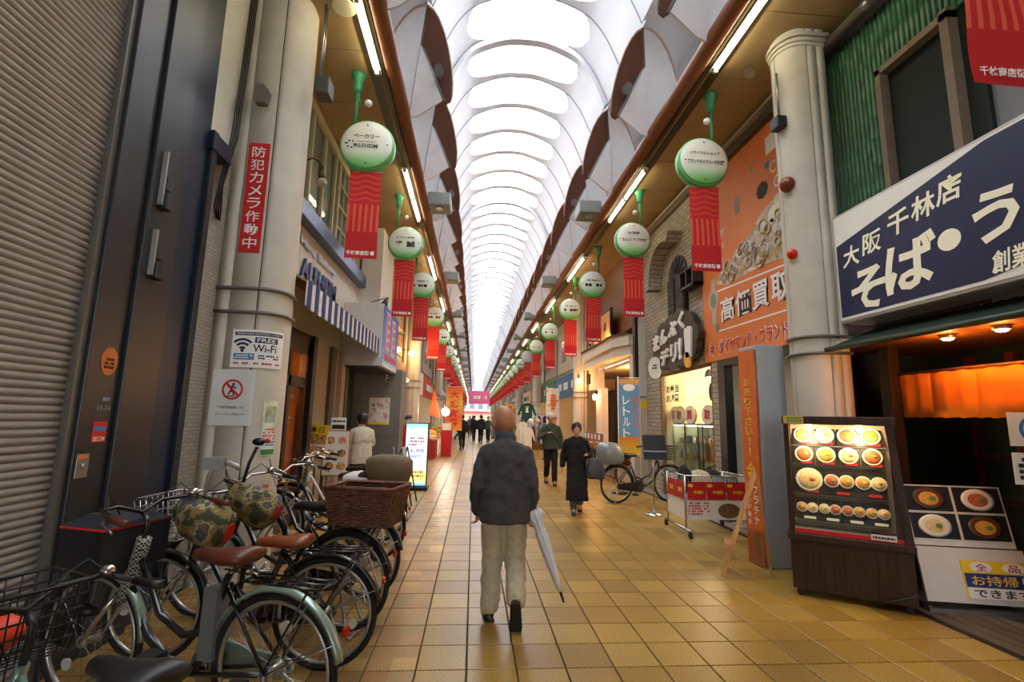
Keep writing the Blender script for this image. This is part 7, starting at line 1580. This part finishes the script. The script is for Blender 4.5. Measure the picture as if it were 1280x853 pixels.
    for s in 'lr':
        W_ = g('w' + s); E_ = g('e' + s); limb(ct, [g('s' + s) - V3(0, 0, .035 * k), E_, E_.lerp(W_, .95)], [.068 * k, .062 * k, .052 * k])
    jk = rem(ct, 'coat' if coat else 'jacket', topm, t, vox, 5, fold, .09)
    if J.get('collar'):
        build(MB().rings([[V3(nk.x + r_ * k * cos(2*pi*j/20), nk.y + (-.005 + r_ * 1.05 * sin(2*pi*j/20)) * k, nk.z + z * k) for j in range(20)] for r_, z in ((.088, -.02), (.080, .02), (.070, .055), (.064, .05), (.072, .0))], False), 'collar', J['collar'], jk, world=False)
    tr = MB(); loft(tr, [(hipc.x, hipc.y, hipc.z + .10 * k, .15 * k * bw_, .115 * k), (hipc.x, hipc.y, hipc.z, .165 * k * bw_, .13 * k), (hipc.x, hipc.y, hipc.z - .08 * k, .16 * k * bw_, .125 * k)])
    for s in 'lr': 
        A_ = g('a' + s); K_ = g('k' + s); lg = J.get('leg', 1.0); limb(tr, [g('h' + s) - V3(0, 0, .03), K_, K_.lerp(A_, .92)], [.096 * k * lg, .076 * k * lg, .068 * k * lg])
    rem(tr, 'trousers', legm, t, vox, 4, fold * .9, .07)
    for s in 'lr':
        A_ = g('a' + s); T_ = g('f' + s); d = (T_ - A_); fl = Vector((d.x, d.y, d.z)); L_ = fl.length; d = fl.normalized(); sd = d.cross(V3(0, 0, 1)); sd = sd.normalized() if sd.length > .2 else V3(1, 0, 0); u = sd.cross(d).normalized()
        nrm = u; sh_ = MB(); base = A_ - u * .0; rs = []
        heel = A_ - u * .06 * k - d * .055 * k
        n6 = 14
        for q, w, h in ((0, .022, .03), (.02, .036, .07), (.08, .04, .075), (.14, .042, .055), (.20, .046, .042), (.245, .038, .034), (.265, .015, .02)):
            c_ = heel + d * q * k; rs.append([c_ + sd * (w * k * cos(2*pi*j/n6)) + nrm * ((h / 2 + h / 2 * sin(2*pi*j/n6)) * k) for j in range(n6)])
        sh_.rings(rs); so = build(sh_, 'shoe', shoem, t, world=False)
        rs = [[heel + d * q * k + sd * (w * k * cos(2*pi*j/n6)) + nrm * ((-.012 + .014 * (sin(2*pi*j/n6) > 0)) * k) for j in range(n6)] for q, w in ((-.005, .015), (.02, .04), (.12, .042), (.2, .049), (.25, .04), (.272, .012))]
        build(MB().rings(rs), 'sole', mat('sole_dark', '#1a1a1a', .7, var=.05), so, world=False)
    return t
def STAND(**k):
    J = dict(hl=(-.085, 0, .87), hr=(.085, 0, .87), kl=(-.09, .01, .47), kr=(.09, .01, .47), al=(-.09, -.02, .075), ar=(.09, -.02, .075), fl=(-.10, .10, .06), fr=(.10, .10, .06), sl=(-.17, 0, 1.33), sr=(.17, 0, 1.33), el=(-.215, -.03, 1.06), er=(.215, -.03, 1.06), wl=(-.22, .06, .82), wr=(.22, .06, .82), neck=(0, -.005, 1.40), head=(0, .02, 1.525))
    J.update(k); return J
def WALK(s=1, **k):     # s=1: left leg forward
    f, b = ('l', 'r') if s > 0 else ('r', 'l'); x = {'l': -.08, 'r': .08}
    J = STAND(**{'k' + f: (x[f], .16, .47), 'a' + f: (x[f], .19, .075), 'f' + f: (x[f], .31, .07), 'k' + b: (x[b], .03, .46), 'a' + b: (x[b], -.24, .17), 'f' + b: (x[b], -.16, .07)})
    J.update(k); return J
cloth = lambda n, c, v=.12: mat('cloth_' + n, c, .9, var=v, scale=24, bump=.12)
# old man seen from behind, walking away: right foot lifted behind
Jm = STAND(hl=(-.08, 0, .85), hr=(.085, 0, .85), kl=(-.085, .05, .46), al=(-.10, .03, .07), fl=(-.115, .15, .05), kr=(.10, .05, .44), ar=(.10, -.20, .20), fr=(.105, -.155, .085), sl=(-.160, .0, 1.31), sr=(.160, .0, 1.31), el=(-.225, -.05, 1.03), er=(.225, -.05, 1.03), wl=(-.215, .09, .80), wr=(.215, .07, .80), neck=(.0, .03, 1.40), head=(-.02, .075, 1.525), hem=.745, leg=1.1, tl=(0, 1, 0), tr=(0, 1, 0), curl=.9, collar=cloth('collar', '#3a3f4a'))
Jm['dr'] = (-.1, .2, -.9)
man = person('bald old man in a grey jacket and khaki trousers walking away', (.27, 4.12, 0), radians(-2), 1.66, Jm, 'tan', .011, topm=cloth('grey_jacket', '#444142', .08), legm=cloth('khaki', '#bbb095', .08), shoem=mat('shoe_black', '#151515', .45, var=.1), head_yaw=radians(24), head_pitch=radians(-8), mask=True, width=1.06, hs=1.22, fold=.028, belly=.02)
# white folded umbrella in his right hand
um = thing('folded_umbrella', 'white folded umbrella held at the side of the old man', 'umbrella', (.62, 4.0, .1))
a_, b_ = Vector((.515, 4.12, .83)), Vector((.735, 4.04, .20)); ax = (b_ - a_)
uw = mat('umbrella_white', '#d9dbdd', .55, var=.05, scale=10)
def P(f): return a_ + ax * f
rs = []; d_ = ax.normalized(); e1 = d_.cross(V3(0, 1, 0)).normalized(); e2 = d_.cross(e1)
for f, r_ in ((-.02, .014), (0, .052), (.05, .058), (.12, .046), (.2, .036), (.30, .046), (.45, .044), (.65, .034), (.85, .02), (.94, .012)):
    rs.append([P(f) + (e1 * cos(2*pi*j/24) + e2 * sin(2*pi*j/24)) * (r_ * (1 + .22 * cos(8 * 2*pi*j/24 * 1 + f * 3))) for j in range(24)])
build(MB().rings(rs), 'canopy', uw, um); build(MB().tube([P(-.12), P(-.02)], .008, 8).tube([P(.9), P(1.0)], .006, 8), 'shaft', steel, um); build(MB().tube([P(.94), P(1.06)], [.012, .008], 8), 'ferrule', black, um)
build(MB().tube([P(-.10), P(-.2), P(-.25) + V3(.02, 0, .01), P(-.26) + V3(.05, 0, 0), P(-.22) + V3(.07, 0, -.02)], .011, 8), 'handle', vinyl, um); build(MB().tube([P(.24) + (e1 * cos(q) + e2 * sin(q)) * .042 for q in [2*pi*i/14 for i in range(14)]], .007, 5, closed=True), 'strap', uw, um)
# woman in black
Jw = WALK(-1, hl=(-.08, 0, .87), wl=(-.20, .18, 1.06), el=(-.25, -.06, 1.06), dl=(.3, .5, .2), kr=(.07, .12, .46), ar=(.07, .16, .075), fr=(.07, .28, .07), kl=(-.07, .02, .46), al=(-.07, -.18, .14), fl=(-.07, -.10, .06), er=(.25, -.08, 1.08), wr=(.27, -.04, .84), curl=1.1)
person('woman in a long black coat walking towards the viewer with a bag', (1.80, 8.55, 0), radians(172), 1.50, Jw, 'pale', .013, topm=cloth('black_coat', '#121214'), legm=cloth('grey_tights', '#4a4a4e'), shoem=MATS['shoe_black'], hair=(mat('hair_black', '#141110', .5, var=.15), .05), mask=False, coat=.24, fold=.03, width=1.08, hs=1.1)
hbg = thing('tote_bag', 'dark grey tote bag carried by the woman in black', 'bag', (2.08, 8.38, .55))
rs = [[V3(2.09 + rx * math.copysign(abs(cos(q)) ** .6, cos(q)), 8.40 + ry * math.copysign(abs(sin(q)) ** .6, sin(q)), z) for q in [2*pi*j/20 for j in range(20)]] for rx, ry, z in ((.12, .05, .58), (.155, .08, .60), (.16, .085, .72), (.13, .06, .86), (.11, .03, .93))]
build(MB().rings(rs), 'bag_body', mat('bag_grey', '#47474c', .6, var=.1), hbg); build(MB().tube([(2.0, 8.40, .92), (2.02, 8.39, 1.03), (2.05, 8.39, 1.09), (2.09, 8.39, 1.03), (2.16, 8.40, .92)], .009, 6), 'handle', MATS['bag_grey'], hbg)
# man in green jacket and cap
Jg = WALK(1, wr=(.10, .24, 1.18), er=(.26, .02, 1.08), dr=(-.6, .3, .3), el=(-.25, -.1, 1.07), wl=(-.27, -.02, .84))
gm_ = person('man in green jacket and white cap with black shoulder strap', (1.90, 12.1, 0), radians(176), 1.70, Jg, 'pale', .014, topm=cloth('olive_green', '#46503c'), legm=cloth('black_trousers', '#17171a'), shoem=MATS['shoe_black'], cap=mat('cap_cloth_white', '#d8d5cc', .8, var=.05), hair=(mat('hair_grey', '#5a5550', .6, var=.1), .01), mask=False, width=1.08)
build(MB().tube([(.12, -.12, 1.43), (.10, .12, 1.40), (0, .175, 1.25), (-.12, .165, 1.08), (-.20, .06, .98)], .014, 6), 'shoulder_strap', black, gm_, world=False)
# person in white jacket at the bakery, person in red
Jp = STAND(wl=(-.10, .26, 1.05), wr=(.12, .26, 1.02), el=(-.24, .05, 1.08), er=(.24, .05, 1.08), dl=(.2, .9, 0), dr=(-.2, .9, 0), neck=(0, .01, 1.39), head=(0, .05, 1.51), hem=.72)
person('person in a white jacket with dark hair facing the bakery', (-2.02, 9.25, 0), radians(35), 1.60, Jp, 'pale', .014, topm=cloth('white_jacket', '#cfc9ba', .06), legm=cloth('dark_trousers', '#22242c'), shoem=MATS['shoe_black'], hair=(mat('hair_dark_brown', '#1c1412', .5, var=.15), .06), mask=False, width=1.1, hs=1.12)
person('person in red coat and blue cap at the left eatery', (-1.62, 12.6, 0), radians(160), 1.58, STAND(), 'pale', .018, topm=cloth('red_coat', '#b8281e'), legm=cloth('navy_trousers', '#1c2742'), shoem=MATS['shoe_black'], cap=mat('cap_cloth_blue', '#3b4a7a', .8, var=.06), mask=True, coat=.62)
# people far along the arcade
FAR = [('walker in black coat on the left of the walkway, back turned', (-.52, 24.2), 5, 1.66, '#121214', '#101012', None), ('walker in dark navy beside the group, back turned', (.45, 30.0), -6, 1.68, '#1a1f2c', '#15161a', None), ('walker in black behind the navy one', (.05, 33.0), 8, 1.64, '#17171a', '#26262a', None),
       ('walker in green coat at the edge of the group', (.95, 31.5), 170, 1.62, '#3f4a38', '#1c1c20', None), ('small figure in grey far down the walkway', (-.3, 41.0), 180, 1.60, '#55555c', '#1c1c22', None), ('small figure in brown far down the walkway', (.8, 46.0), 0, 1.64, '#4a3628', '#1a1a1e', None), ('small figure in white far down the right side', (1.7, 44.0), 175, 1.6, '#c9c5bb', '#2a2c36', None), ('tiny dark figure near the pink banner', (-.1, 54.0), 0, 1.66, '#1c1e26', '#17171a', None), ('shopper in beige coat by the clothes racks', (2.45, 24.3), 80, 1.58, '#b39a78', '#2a2a30', None), ('shopper in cap beside the left stalls', (-1.05, 33.9), -60, 1.62, '#7a3a34', '#22242c', 'c')]
for k, (lab, (x, y), rz_, H_, c1, c2, cp) in enumerate(FAR):
    person(lab, (x, y, 0), radians(rz_), H_, WALK(1 if k % 2 else -1), 'pale', .03, topm=cloth('far_%s' % c1[1:], c1), legm=cloth('far_%s' % c2[1:], c2), shoem=MATS['shoe_black'], hair=(MATS['hair_black'], .03), cap=mat('cap_cloth_far', '#8a8478', .8) if cp else None, mask=False, det=False, fold=0)
bgw = single(MB().box(.62, .70, 30.0, 30.22, .62, .95), 'shoulder_bag', mat('bag_dark', '#2a2226', .7, var=.1), 'dark shoulder bag carried by the walker in navy', 'bag', (.66, 30.1, .62), bevel=.02) if False else None
